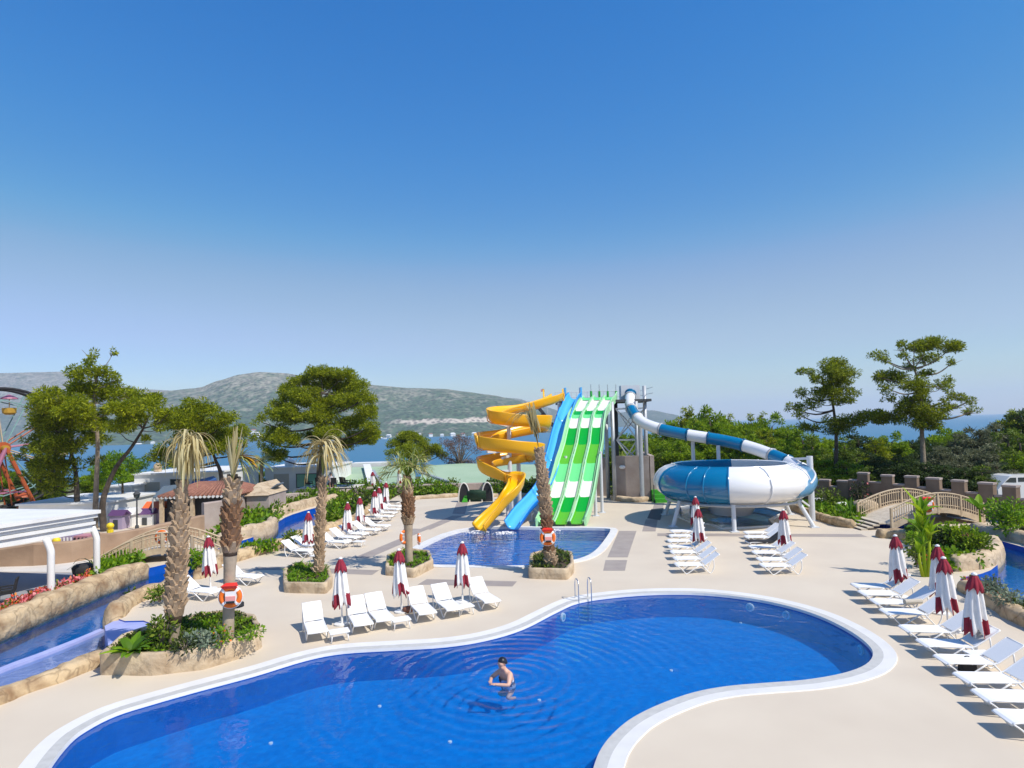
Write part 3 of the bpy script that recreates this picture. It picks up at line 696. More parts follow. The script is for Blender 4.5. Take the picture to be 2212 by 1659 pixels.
def rosette(loc, L, n, label, mt=None, w=.09, name='agave_plant', cat='plant', up=.7, bend=.9, group=None, seed=1, stem=0):
    rr = random.Random(seed + int(loc[0]*11)); mb = MB()
    for i in range(n):
        a = i * 2.4 + rr.uniform(-.2,.2); e = up * rr.uniform(.5, 1.5)
        blade(mb, (0,0,stem + .02*i/n), (math.cos(a), math.sin(a), e), L*rr.uniform(.7,1.15), w*rr.uniform(.8,1.2), bend*rr.uniform(.6,1.3))
    if stem <= 0:
        o = mb.build(name, mt or M['leaf']); o.location = loc; return tag(o, label, cat, group)
    t = thing(name, label, cat, loc, 0, group); mb.build('leaves', mt or M['leaf'], t)
    m2 = MB(); m2.tube([(0,0,-.05),(.02,0,stem*.5),(0,0,stem+.05)], [.07,.055,.045], 8); m2.build('stem', M['banana'], t); return t
def inpoly(p, poly):
    c = False; j = len(poly) - 1
    for i in range(len(poly)):
        if (poly[i].y > p[1]) != (poly[j].y > p[1]) and p[0] < (poly[j].x-poly[i].x)*(p[1]-poly[i].y)/(poly[j].y-poly[i].y+1e-12)+poly[i].x: c = not c
        j = i
    return c
def cover(poly, z, n, h, name, mt, seed=3, size=.14, kind='tuft', amp=.6, origin=None):
    # planting mass: many small plants nobody could count
    rr = random.Random(seed); x0 = min(p.x for p in poly); x1 = max(p.x for p in poly); y0 = min(p.y for p in poly); y1 = max(p.y for p in poly)
    mb = MB(); k = 0; tries = 0; nm = len(mt) if isinstance(mt, (list, tuple)) else 1
    while k < n and tries < n * 30:
        tries += 1; p = (rr.uniform(x0,x1), rr.uniform(y0,y1))
        if not inpoly(p, poly): continue
        k += 1; hh = h * (1 - amp/2 + amp * noise.noise(Vector((p[0]*.7, p[1]*.7, seed)))) * rr.uniform(.6,1.2); mi = rr.randrange(nm)
        if kind == 'tuft':
            for q in range(7):
                a = rr.uniform(0,6.28); blade(mb, (p[0],p[1],z), (math.cos(a)*.7, math.sin(a)*.7, rr.uniform(.5,1.6)), hh*rr.uniform(.8,1.3), size*.35, .8, 3, mi)
        else: leaves(mb, (p[0],p[1],z+hh*.5), (size*1.6, size*1.6, hh*.55), 22, size, rr, .2, .55, m=mi)
    o = mb.build(name, mt); return tag(o, kind='stuff')

# ------------------------------------------------------------------ trees
def pine(name, label, cat, base, trunk, clumps, mt, tuft=.30, dens=150, bark='bark', r0=.28, group=None, seed=1, limbs=True, bare=0, r1=.08):
    # trunk: list of local points; clumps: (x, y, z, rx, ry, rz)
    rr = random.Random(seed); t = thing(name, label, cat, base, 0, group)
    mb = MB(); tp = spline(trunk, 5); k = len(tp); mb.tube(tp, [r0 + (r1 - r0) * (i/(k-1)) ** .8 for i in range(k)], 9)
    if limbs:
        for (x, y, z, rx, ry, rz) in clumps:
            c = Vector((x, y, z)); q = min(tp, key=lambda p: (p - c).length + max(0, p.z - z + rz*.3) * 2.5)
            if (q - c).length < .5: continue
            mid = (q + c) / 2 + Vector((rr.uniform(-.2,.2), rr.uniform(-.2,.2), -.12*(q-c).length)); L = (q-c).length
            mb.tube(spline([q, mid, c], 4), [max(.03, min(.14, .03*L)) * (1 - .75*i/8) for i in range(9)], 6)
            for _ in range(3):
                e = c + Vector((rr.uniform(-1,1)*rx*.8, rr.uniform(-1,1)*ry*.8, rr.uniform(-.4,.6)*rz)); mb.tube([mid*.3+c*.7, e], [.03,.01], 4)
    mb.build('trunk', M[bark], t, smooth=True)
    mb = MB()
    for (x, y, z, rx, ry, rz) in clumps:
        nsub = max(5, int(rx * ry * 10))
        for i in range(nsub):
            a = rr.uniform(0, 6.28); q = rr.random() ** .5; cx, cy = x + rx*q*math.cos(a)*.8, y + ry*q*math.sin(a)*.8
            cz = z + rz * (rr.uniform(-.35,.75)) * math.sqrt(max(.1, 1 - q*q*.8))
            s = rr.uniform(.28,.58) * min(rx, ry, 1.25)
            leaves(mb, (cx, cy, cz), (s, s, s*.68), int(dens * s * s * 3.4) + 14, tuft, rr, .2, .30, m=0)
    mb.build('crown', mt, t)
    return t
def auto_clumps(rr, w, h, z0, n, round_=True):
    out = []
    for i in range(n):
        u = (i + .5) / n; z = z0 + h * u; rad = w * (math.sin(math.pi * min(.95, .18 + u * .75)) ** .7 if round_ else (1 - u * .6))
        k = 3 if u < .8 else 2
        for j in range(k):
            a = j * 6.28 / k + i * 1.3 + rr.uniform(-.4,.4); q = rad * rr.uniform(.35,.7)
            out.append((q*math.cos(a), q*math.sin(a), z + rr.uniform(-.3,.3), rad*rr.uniform(.4,.6), rad*rr.uniform(.4,.6), h/n*rr.uniform(.7,1.1)))
    return out
# ------------------------------------------------------------------ water slides
def frames(pts):
    k = len(pts); out = []
    for i, p in enumerate(pts):
        t = (pts[min(i+1, k-1)] - pts[max(i-1, 0)]).normalized(); h = Vector((t.x, t.y, 0))
        s = t.cross(Vector((0,0,1))); s.normalize(); u = s.cross(t).normalized(); out.append((p, t, s, u))
    return out
def trough(mb, pts, w, depth, banks=None, thick=.05, lift=None, m_in=0, m_out=1, nu=12):
    # U flume: inner skin, rolled rim, outer skin.  banks[i]: >0 raises the wall on the right-hand side, <0 on the left
    rings = []
    fr = frames(pts); k = len(fr)
    for i, (p, t, s, u) in enumerate(fr):
        b = banks[i] if banks else 0; row = []
        def prof(off):
            r = []
            for j in range(nu + 1):
                a = math.pi * j / nu; x = math.cos(a); y = 1 - math.sin(a) ** .75
                x = (abs(x) ** .8) * (1 if x >= 0 else -1)
                hh = depth * (1 + max(0, b) * (1 if x > 0 else 0) * abs(x) + max(0, -b) * (1 if x < 0 else 0) * abs(x))
                r.append(p + s * x * (w/2 + off) + u * (y * hh - off * (1 if 0 < j < nu else 0) * 1.0))
            return r
        inn_ = prof(0); out_ = prof(thick)
        rimR0 = inn_[0]; rimL0 = inn_[-1]
        flR = [rimR0 + s*.10 + u*.0, rimR0 + s*.10 - u*.06]; flL = [rimL0 - s*.10, rimL0 - s*.10 - u*.06]
        out_ = out_[1:-1]
        ring = inn_ + flL + out_[::-1] + flR[::-1]
        rings.append(ring)
    ni = nu + 1
    mb.loft(rings, True, mf=lambda i, j: m_in if j < ni else m_out, cap0=True, cap1=True)

# --- yellow spiral slide
yt = thing('yellow_spiral_slide', 'yellow open spiral water slide winding down left of the blue slide', 'water slide')
C1 = at(1126, 950, 46.2); 
def hel(cx, cy, r, a0, a1, z0, z1, n):
    return [Vector((cx + r*math.cos(a0 + (a1-a0)*i/n), cy + r*math.sin(a0 + (a1-a0)*i/n), z0 + (z1-z0)*i/n)) for i in range(n+1)]
def pz(y, Y): return at(1100, y, Y).z
ypath = [at(1206, 864, 50.5), at(1192, 872, 49.4), at(1160, 882, 48.0), at(1120, 891, 47.0), at(1088, 899, 46.2), at(1070, 907, 45.2), at(1074, 915, 44.2), at(1100, 918, 44.0), at(1130, 920, 44.3),
         at(1160, 922, 44.9), at(1176, 925, 45.9), at(1172, 931, 46.9), at(1150, 937, 47.2), at(1118, 943, 46.8), at(1080, 951, 46.0), at(1052, 958, 45.0), at(1042, 966, 43.8), at(1056, 972, 42.9), at(1090, 976, 42.7),
         at(1125, 980, 43.0), at(1152, 984, 43.8), at(1160, 989, 44.9), at(1146, 995, 45.8), at(1112, 1001, 46.0), at(1076, 1006, 45.5), at(1052, 1012, 44.6), at(1048, 1020, 43.6), at(1064, 1030, 43.0), at(1092, 1039, 42.8),
         at(1112, 1046, 42.6), at(1116, 1058, 41.8), at(1104, 1078, 41.0), at(1082, 1103, 40.6), at(1058, 1128, 40.2), at(1041, 1147, 39.8)]
yp = spline(ypath, 4)
ks = []
for i in range(len(yp)):
    a = yp[max(i-3,0)]; b = yp[i]; c = yp[min(i+3,len(yp)-1)]
    v1 = (b-a); v2 = (c-b); cr = v1.x*v2.y - v1.y*v2.x; L = (v1.length*v2.length) or 1
    ks.append(max(-.7, min(.7, cr / L * 1.6)))
ks = [sum(ks[max(0,i-4):i+5]) / len(ks[max(0,i-4):i+5]) for i in range(len(ks))]
cuts = [0, 22, 44, 66, 88, 112, len(yp)-1]
for a, b in zip(cuts[:-1], cuts[1:]):
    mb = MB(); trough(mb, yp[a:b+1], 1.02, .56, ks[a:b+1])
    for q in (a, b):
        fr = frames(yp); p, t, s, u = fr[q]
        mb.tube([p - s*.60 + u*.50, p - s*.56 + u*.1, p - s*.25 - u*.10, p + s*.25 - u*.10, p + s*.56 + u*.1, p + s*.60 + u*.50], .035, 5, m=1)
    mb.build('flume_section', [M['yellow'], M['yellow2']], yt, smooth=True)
def col(parent, x, y, z0, z1, r=.16, m='steel_w', name='support_column'):
    mb = MB(); mb.tube([(x,y,z0),(x,y,z1)], r, 12); mb.box((x,y,z0+.02), (.5,.5,.04)); return mb.build(name, M[m], parent)
cA = at(1101, 1000, 45.5); col(yt, cA.x, cA.y, 0, at(1100, 916, 45.5).z)
mb = MB(); zt = at(1100, 917, 45.5).z
for tgt in (at(1078, 915, 45.2), at(1128, 918, 44.4), at(1140, 904, 45.4)): mb.bar((cA.x, cA.y, zt - .1), tgt, .14, .2)
for tgt, zz in ((at(1052, 972, 44), 966), (at(1085, 985, 42.6), 976), (at(1050, 1016, 44.4), 1008)): mb.bar((cA.x, cA.y, at(1100, zz, 45.5).z - .3), tgt - Vector((0,0,.15)), .12, .16)
mb.build('support_arm', M['steel_w'], yt)
cB = at(1121, 1040, 46.5); col(yt, cB.x, cB.y, 0, at(1120, 1000, 46.5).z)
cC = at(1106, 1105, 43.2); col(yt, cC.x, cC.y, 0, at(1110, 1055, 43.2).z - .1, .11)
cD = at(1096, 1110, 41.6); col(yt, cD.x, cD.y, 0, at(1100, 1084, 41.6).z - .1, .09)

# --- blue slide
bt = thing('blue_slide', 'light blue single flume slide between the yellow spiral and the green lanes', 'water slide')
bp = spline([at(1243, 862, 54), at(1238, 868, 53.2), at(1228, 890, 52), at(1218, 920, 50.5), at(1209, 950, 49), at(1202, 980, 47.6), at(1194, 1012, 46.2), at(1186, 1040, 44.9), at(1174, 1064, 43.8), at(1155, 1088, 42.7), at(1132, 1112, 41.4), at(1110, 1143, 39.9)], 5)
for a, b in ((0, 14), (14, 28), (28, 42), (42, len(bp)-1)):
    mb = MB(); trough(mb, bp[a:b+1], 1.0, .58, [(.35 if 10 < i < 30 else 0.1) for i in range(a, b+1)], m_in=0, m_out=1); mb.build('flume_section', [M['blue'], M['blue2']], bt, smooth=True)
for (x, y, Y, yt_) in ((1172, 1090, 44.6, 1062), (1150, 1105, 43.0, 1098), (1205, 1060, 50, 955)):
    p = at(x, y, Y); col(bt, p.x, p.y, 0, max(.3, at(x, yt_, Y).z - .2), .1)

# --- green wavy multi-lane slide
gt = thing('green_lane_slide', 'wide wavy slide of three lanes striped in greens and cream', 'water slide')
cen = [(1294,860,54.5),(1291,866,53.9),(1283,874,53.2),(1278,883,52.6),(1273,889,51.9),(1271,897,51.2),(1269,905,50.6),(1266,914,49.9),(1264,926,49.2),(1261,944,48.4),(1258,962,47.5),(1253,982,46.7),(1248,1003,45.8),(1243,1023,45.0),(1239,1042,44.2),(1234,1059,43.5),(1229,1076,42.9),(1224,1092,42.3),(1219,1108,41.7),(1216,1122,41.1),(1215,1134,40.4)]
edge = [(1258,1330),(1254,1327),(1249,1320),(1245,1316),(1240,1311),(1235,1307),(1231,1305),(1229,1304),(1226,1302),(1222,1301),(1218,1300),(1212,1296),(1205,1292),(1200,1289),(1195,1286),(1190,1283),(1185,1280),(1179,1276),(1173,1272),(1168,1267),(1162,1262)]
colr = [2,3,3,3,0,2,3,3,0,0,1,1,2,2,3,3,0,0,1,1]          # lane colour per segment: 0 emerald 1 grass 2 mint 3 cream
n = len(cen); Lp = [at(edge[i][0], cen[i][1], cen[i][2]) for i in range(n)]; Rp = [at(edge[i][1], cen[i][1], cen[i][2]) for i in range(n)]
for i in range(n):
    c = (Lp[i] + Rp[i]) / 2; zc = at(cen[i][0], cen[i][1], cen[i][2]).z; Lp[i].z = zc; Rp[i].z = zc
def lerp(a, b, t): return a + (b - a) * t
for lane in range(3):
    mb = MB(); rings = []
    for i in range(n):
        a = lerp(Lp[i], Rp[i], lane/3); b = lerp(Lp[i], Rp[i], (lane+1)/3); w = (b - a); e = w * .09
        rings.append([a + e*.2 + Vector((0,0,.24)), a + e + Vector((0,0,.20)), a + e*1.7 + Vector((0,0,.03)), lerp(a,b,.5), b - e*1.7 + Vector((0,0,.03)), b - e + Vector((0,0,.20)), b - e*.2 + Vector((0,0,.24))])
    b0 = len(mb.v)
    for rg in rings: mb.v += [tuple(p) for p in rg]
    for i in range(n-1):
        for j in range(6):
            mb.f.append((b0+i*7+j, b0+i*7+j+1, b0+(i+1)*7+j+1, b0+(i+1)*7+j)); mb.m.append(colr[i] if 0 < j < 5 else 4)
    o = mb.build('lane', [M['g_dark'], M['g_mid'], M['g_light'], M['g_white'], M['g_rim']], gt, smooth=False); fixn(o)
    sd = o.modifiers.new('s', 'SOLIDIFY'); sd.thickness = .06; sd.offset = -1
for nm, E, sg in (('side_wall', Lp, -1), ('side_wall', Rp, 1)):
    mb = MB(); rings = []
    for i in range(n):
        s = Vector((sg, 0, 0)); p = E[i]
        rings.append([p + s*-.02 + Vector((0,0,.20)), p + s*.05 + Vector((0,0,.50)), p + s*.16 + Vector((0,0,.50)), p + s*.14 + Vector((0,0,-.18)), p + s*.05 + Vector((0,0,-.18))])
    mb.loft(rings, True, cap0=True, cap1=True); mb.build(nm, M['g_rim'], gt)
mb = MB()
for i in range(2, n - 4, 3):
    mb.bar(Lp[i] - Vector((.1,0,.25)), Rp[i] - Vector((-.1,0,.25)), .12, .14)
mb.build('cross_beam', M['steel_w'], gt)
for (x, yb, Y, yt_) in ((1286,1075,44.6,1030),(1300,1075,46.2,975),(1224,1060,46.4,985)):
    p = at(x, yb, Y); col(gt, p.x, p.y, 0, at(x, yt_, Y).z, .12)

# --- the start tower
tt = thing('slide_tower', 'tall steel start tower behind the slides with braced columns and a platform', 'tower')
zp = at(1350, 866, 54.5).z
def tp_(x, Y): return at(x, 1000, Y)
cols_ = [(1212,52.0),(1212,56.5),(1248,53.6),(1312,54.8),(1326,52.9),(1334,56.2),(1378,53.2),(1397,54.4),(1397,57.5),(1300,58)]
for (x, Y) in cols_:
    p = tp_(x, Y); z1 = zp + (1.4 if x in (1397,) else 0) - .1
    mb = MB(); mb.tube([(p.x,p.y,0),(p.x,p.y,z1)], .17, 10); mb.build('column', M['steel'] if x != 1334 else M['dark'], tt, smooth=True)
a = at(1204, 866, 55.5); b = at(1402, 866, 54.8); mb = MB(); mb.box(((a.x+b.x)/2, 55.9, zp), (b.x-a.x, 4.2, .22)); mb.build('platform', M['dark'], tt)
for (xa, Ya), (xb, Yb) in (((1334,56.2),(1397,54.4)), ((1334,54),(1378,53.2)), ((1397,54.4),(1397,57.5)), ((1212,52.0),(1212,56.5))):
    pa, pb = tp_(xa, Ya), tp_(xb, Yb)
    for z0, z1 in ((2.6,5.2),(5.2,8.0)):
        mb = MB(); mb.bar((pa.x,pa.y,z0),(pb.x,pb.y,z1),.09,.09); mb.bar((pa.x,pa.y,z1),(pb.x,pb.y,z0),.09,.09); mb.bar((pa.x,pa.y,z1),(pb.x,pb.y,z1),.10,.10); mb.build('brace', M['steel_w'], tt)
for zz in (2.4, 4.2, 6.0, 7.6):
    pa, pb = tp_(1212, 52.0), tp_(1248, 53.6); mb = MB(); mb.bar((pa.x,pa.y,zz),(pb.x,pb.y,zz+.9),.09,.12); mb.build('brace', M['steel_w'], tt)
mb = MB()                                   # railing round the platform
x0, x1 = a.x, b.x
for X in [x0 + (x1-x0)*i/16 for i in range(17)]:
    mb.tube([(X,58.1,zp+.1),(X,58.1,zp+1.1)], .03, 5)
for z in (.6, 1.1): mb.tube([(x0,58.1,zp+z),(x1,58.1,zp+z)], .03, 5); mb.tube([(x1,53.2,zp+z),(x1,58.1,zp+z)], .03, 5)
mb.build('railing', M['steel_w'], tt)
for (x, w) in ((1277,.4),(1295,.5),(1313,.5),(1331,.45)):        # divider posts with green feet over the lanes
    p = at(x, 858, 54.6); mb = MB(); mb.tube([p, p + Vector((0,0,.55))], .10, 8); mb.tube([p + Vector((0,0,.5)), p + Vector((0,0,1.15))], .035, 6, m=1); mb.build('lane_post', [M['g_dark'], M['steel']], tt)
p = at(1205, 868, 50.8)
for dx in (-1.1, .55):
    mb = MB(); rg = []
    for i in range(7):
        u = i/6; rg.append([(p.x+dx-.06, p.y+.5+u*.9, p.z+.1),(p.x+dx+.06, p.y+.5+u*.9, p.z+.1),(p.x+dx+.06, p.y+.5+u*.9, p.z+.2+.95*u**1.6),(p.x+dx-.06, p.y+.5+u*.9, p.z+.2+.95*u**1.6)])
    mb.loft(rg, True, cap0=True, cap1=True); mb.build('entry_wing', M['yellow'], tt)
p = at(1240, 866, 54.2)
for dx in (-.75, .65):
    mb = MB(); mb.box((p.x+dx, p.y+.4, p.z+.7), (.14,1.2,1.0)); mb.build('entry_wing', M['blue'], tt)
# stair flights behind
mb = MB(); s0 = tp_(1330, 59.5)
for k in range(16): mb.box((s0.x - 1.5 - k*.42, 59.6, .6 + k*.55), (.42, 1.3, .08))
mb.bar((s0.x-1.3,59.0,.4),(s0.x-7.8,59.0,9.0),.08,.25); mb.bar((s0.x-1.3,60.3,.4),(s0.x-7.8,60.3,9.0),.08,.25)
mb.build('stair', M['dark'], tt)
# flag
f0 = at(1183, 870, 52.5); ft = thing('flag', 'tiny pinkish flag on a thin pole above the yellow slide start', 'flag', (f0.x, f0.y, f0.z - 1))
mb = MB(); mb.tube([(0,0,0),(-.25,0,2.2)], .02, 5); mb.build('pole', M['steel_w'], ft)
mb = MB(); mb.loft([[(-.25,0,2.2),(-.22,0,1.95)],[(-.42,.08,2.22),(-.40,.08,1.98)],[(-.58,0,2.15),(-.55,0,1.95)]], closed=False); mb.build('cloth', mat('faded_pink', (.42,.22,.26), .9), ft)
# plinth walls under the tower
pl = thing('tower_plinth', 'brownish stucco plinth wall around the foot of the slide tower', 'wall', (0,0,0))
def wallseg(mb, a, b, z0, z1, th, m=0): 
    a = Vector((a[0], a[1], 0)); b = Vector((b[0], b[1], 0)); d = (b-a).normalized(); s = Vector((-d.y, d.x, 0)) * th/2
    mb.prism([a-s, b-s, b+s, a+s], z0, z1, m)
a = at(1330, 1040, 53.5); b = at(1404, 1040, 52.5); z = at(1360, 985, 53).z
mb = MB(); wallseg(mb, (a.x,a.y), (b.x,b.y), 0, z, .35); mb.build('front_wall', M['stucco_grey'], pl)
mb = MB(); wallseg(mb, (b.x+.2,b.y-.18), (b.x+.9,b.y+7), 0, z+.02, .35); mb.build('side_wall', M['stucco_grey'], pl)
a2 = at(1285, 1040, 57); mb = MB(); wallseg(mb, (a2.x,a2.y), (a.x-.2,a.y+3), 0, z-.3, .35); mb.build('back_wall', M['stucco_grey'], pl)
mb = MB(); c = at(1344, 1010, 53.0); mb.ball((c.x, c.y-.05, at(1344,1009,53).z), (.28,.08,.17)); mb.build('wall_lamp', M['tube_w'], pl)

# --- bowl and tube slide
BC = G(1581, 1124); BC.z = 0
bw = thing('bowl_slide', 'big blue and white bowl slide on splayed steel legs', 'water slide', (BC.x, BC.y, 0))
R0 = 5.02
prof = [(3.55,4.02),(3.75,4.06),(3.80,3.96),(4.25,3.80),(4.62,3.52),(4.88,3.12),(5.02,2.62),(4.98,2.20),(4.80,1.80),(4.45,1.46),(3.95,1.20),(3.2,1.02),(2.4,.90),(1.7,.80)]
prof = [(r, 1.25 + (z - .8) * .80) for r, z in prof]
inner = [(1.7,.95),(3.2,1.2),(4.1,1.55),(4.6,2.1),(4.75,2.62),(4.55,3.2),(4.2,3.6),(3.7,3.82),(3.55,4.02)]
inner = [(r, 1.25 + (z - .8) * .80) for r, z in inner]
full = [(r, z) for r, z in prof][::-1] + []
def sector(a0, a1, m, nm):
    mb = MB(); k = 8; ring = []
    for i in range(k + 1):
        a = a0 + (a1 - a0) * i / k
        ring.append([(r*math.cos(a), r*math.sin(a), z) for r, z in prof + inner[:-1]])
    mb.loft(ring, True, cap0=True, cap1=True); o = mb.build(nm, m, bw, smooth=True); fixn(o)
    mod = o.modifiers.new('e', 'EDGE_SPLIT'); mod.split_angle = R(50)
    return o
# panel boundaries, seen from the camera side; angle 0 = +X, -pi/2 faces the camera
seams = [R(a) for a in (-111, -82, -40, 0, 40, 69, 100, 130, 160, 188, 219, 232, 249)]
mats_ = ['tube_w']*5 + ['tube_b']*3 + ['tube_w'] + ['tube_b']*3
for i in range(len(seams)-1): sector(seams[i]+.002, seams[i+1]-.002, M[mats_[i]], 'bowl_panel')
for i, a in enumerate(seams[:-1]):
    mb = MB(); pts = [(1.006*r*math.cos(a), 1.006*r*math.sin(a), z) for r, z in prof[1:]]
    mb.tube(pts, .055, 6); mb.build('seam_flange', M['tube_w'] if 0 < i < 5 or i == 8 else M['tube_b'], bw, smooth=True)
mb = MB(); ring = [[(r*math.cos(2*math.pi*i/40), r*math.sin(2*math.pi*i/40), z) for r, z in ((3.4,1.42),(1.7,1.2),(1.25,.45),(1.1,.43),(1.4,1.3))] for i in range(41)]
mb.loft(ring, True); mb.build('outlet', M['tube_w'], bw, smooth=True)
# supporting ring and legs
mb = MB(); mb.tube([(4.25*math.cos(2*math.pi*i/36), 4.25*math.sin(2*math.pi*i/36), 1.50) for i in range(36)], .09, 6, closed=True); mb.build('ring_beam', M['steel'], bw)
for (ang, ro) in ((203,5.0),(252,4.6),(318,5.3),(20,5.2),(75,5.0),(140,5.0)):
    a = R(ang); mb = MB(); mb.tube([(4.25*math.cos(a), 4.25*math.sin(a), 1.6),(ro*.97*math.cos(a), ro*.97*math.sin(a), 0)], .13, 10); mb.box((ro*.97*math.cos(a), ro*.97*math.sin(a), .03), (.5,.5,.05)); mb.build('leg', M['steel_w'], bw)
tb = thing('tube_slide', 'enclosed tube slide of white and blue rings curving from the tower to the bowl', 'water slide')
tpx = [(1362,850,55),(1361,858,54.6),(1361,872,53.8),(1366,888,52.8),(1375,901,51.8),(1389,913,50.8),(1410,922,50.0),(1435,929,49.4),(1465,935.5,48.9),(1495,941,48.4),(1530,946.5,47.8),(1565,952.5,47.2),(1600,960.5,46.4),(1632,970,45.6),(1662,981,44.6),(1690,992.5,43.5),(1712,1003,42.4),(1730,1015,41.2)]
tpth = spline([at(*p) for p in tpx], 6)
bounds = [(0,5,'b'),(5,16,'w'),(16,25,'b'),(25,40,'w'),(40,52,'b'),(52,60,'w'),(60,73,'b'),(73,85,'w'),(85,93,'b'),(93,len(tpth)-1,'w')]
for a, b, c in bounds:
    b = min(b, len(tpth)-1)
    if a >= b: continue
    mb = MB(); mb.tube(tpth[a:b+1], .46, 20, caps=False)
    for q in (a, b):
        q0, q1 = max(0, q-1), min(len(tpth)-1, q+1); d = (tpth[q1]-tpth[q0]).normalized()
        mb.tube([tpth[q] - d*.06, tpth[q] + d*.06], .53, 20)
    mb.build('tube_section', M['tube_b'] if c == 'b' else M['tube_w'], tb, smooth=True)
# start box of the tube
p = at(1362, 850, 55.3); mb = MB(); mb.box((p.x, p.y+.5, p.z), (1.7, 1.0, 1.5)); mb.build('start_box', M['steel_w'], tb)
# flattened entry box into the bowl: blue-grey hood hugging the rim
p0 = tpth[-1]; hood = []
e = [(p0, .48, .48), (at(1737,1024,40.2), .62, .52), (at(1740,1038,39.0), .72, .58), (at(1733,1054,38.0), .66, .55), (at(1716,1068,37.4), .3, .25)]
sp_c = spline([x[0] for x in e], 5); rings = []
for i, c in enumerate(sp_c):
    u = i / (len(sp_c)-1) * (len(e)-1); k = min(int(u), len(e)-2); f = u - k; rx = e[k][1]*(1-f)+e[k+1][1]*f; rz = e[k][2]*(1-f)+e[k+1][2]*f
    t = (sp_c[min(i+1,len(sp_c)-1)] - sp_c[max(i-1,0)]).normalized(); s = t.cross(Vector((0,0,1))).normalized(); w = s.cross(t)
    rings.append([c + s*rx*math.cos(6.2832*j/20) + w*rz*math.sin(6.2832*j/20) for j in range(20)])
mb = MB(); mb.loft(rings, True, cap0=True, cap1=True); mb.build('entry_hood', M['tube_g'], tb, smooth=True)
mb = MB(); mb.tube([r_[3] for r_ in rings[4:16]], .09, 6); mb.tube([r_[8] for r_ in rings[4:16]], .07, 6); mb.build('hood_rib', M['tube_w'], tb, smooth=True)
for (x, Y, yt_, yb) in ((1752,40.2,985,1060),(1553,47.2,962,1010),(1498,48.8,948,1000)):
    p = at(x, yb, Y); col(tb, p.x, p.y, 0, at(x, yt_, Y).z, .19 if x > 1700 else .15)
pa = at(1752, 990, 40.2); pb = at(1700, 992, 42.9); mb = MB(); mb.bar(pa, pb, .12, .16); mb.build('brace', M['steel_w'], tb)
p = at(1553, 990, 47.2)
for xx, yy in ((1512,952),(1583,965)): mb.bar((p.x, p.y, at(1553,1003,47.2).z), at(xx, yy, 47.9), .10, .10)
p = at(1752, 1050, 40.2); mb = MB(); mb.bar(at(1727,1078,39.4), at(1748,1093,40.0), .1, .1)
mb.build('brace', M['steel_w'], tb)
p = at(1382, 905, 52.0); col(tb, p.x, p.y, 0, at(1382, 912, 52).z, .19, 'steel')

# green scoop and steps by the slides
q = at(1020, 1075, 47.2); gs = thing('tunnel_play_piece', 'dark green half pipe between two black pointed arches', 'play equipment', (q.x, G(1020,1084).y, 0))
for sx in (-1.25, .85):
    mb = MB(); out = [(sx + .0 + .5*math.cos(math.pi*i/14)*(1 if True else 1), .55*(math.sin(math.pi*i/14) ** .8) * 3.1 ) for i in range(15)]
    rg = [[(x, yy, z) for x, z in out] for yy in (-.0, .3)]
    mb.loft(rg, True, cap0=True, cap1=True); mb.build('arch', M['black'], gs)
    mb = MB(); mb.tube([(x, -.02, z) for x, z in out], .06, 6); mb.build('arch_rim', M['g_white'], gs)
mb = MB(); ring = []
for i in range(11):
    a = math.pi*.5*i/10; ring.append([(-.95, .6 - .75*math.sin(a) + .0, .95*(1-math.sin(a))**1.0 + .02 - .0), (.62, .6 - .75*math.sin(a), .95*(1-math.sin(a)) + .02)])
ring = [[(-.95, .25 + .55*math.cos(R(t_)), 1.0 + .98*-math.sin(R(t_))), (.72, .25 + .55*math.cos(R(t_)), 1.0 + .98*-math.sin(R(t_)))] for t_ in range(0, 181, 15)]
mb.loft(ring, closed=False); o = mb.build('half_pipe', M['turf_d'], gs, smooth=True); sd = o.modifiers.new('s','SOLIDIFY'); sd.thickness = .06
mb = MB(); mb.loft([[(-1.45,-.35,.02),(-.95,-.35,.02),(-1.0,.3,1.0),(-1.05,.3,1.0)],[(-1.45,.4,.02),(-.95,.4,.02),(-1.0,.45,1.0),(-1.05,.45,1.0)]], True, cap0=True, cap1=True); mb.build('end_cheek', M['turf'], gs)
g2 = G(1440, 1086); st = thing('turf_steps', 'bright green turf covered steps left of the bowl', 'steps', (g2.x, g2.y, 0))
for k in range(3):
    mb = MB(); mb.box((0, .25 + k*.5, .16 + k*.16), (1.9, .5 - .004, .32 + k*.32)); mb.build('step', M['turf'], st)
mb = MB(); mb.tube([(-1.0,.1,0),(-1.0,.1,1.5)], .04, 6); mb.tube([(-1.0,1.3,0),(-1.0,1.3,1.9)], .04, 6); mb.build('post', M['dark'], st)
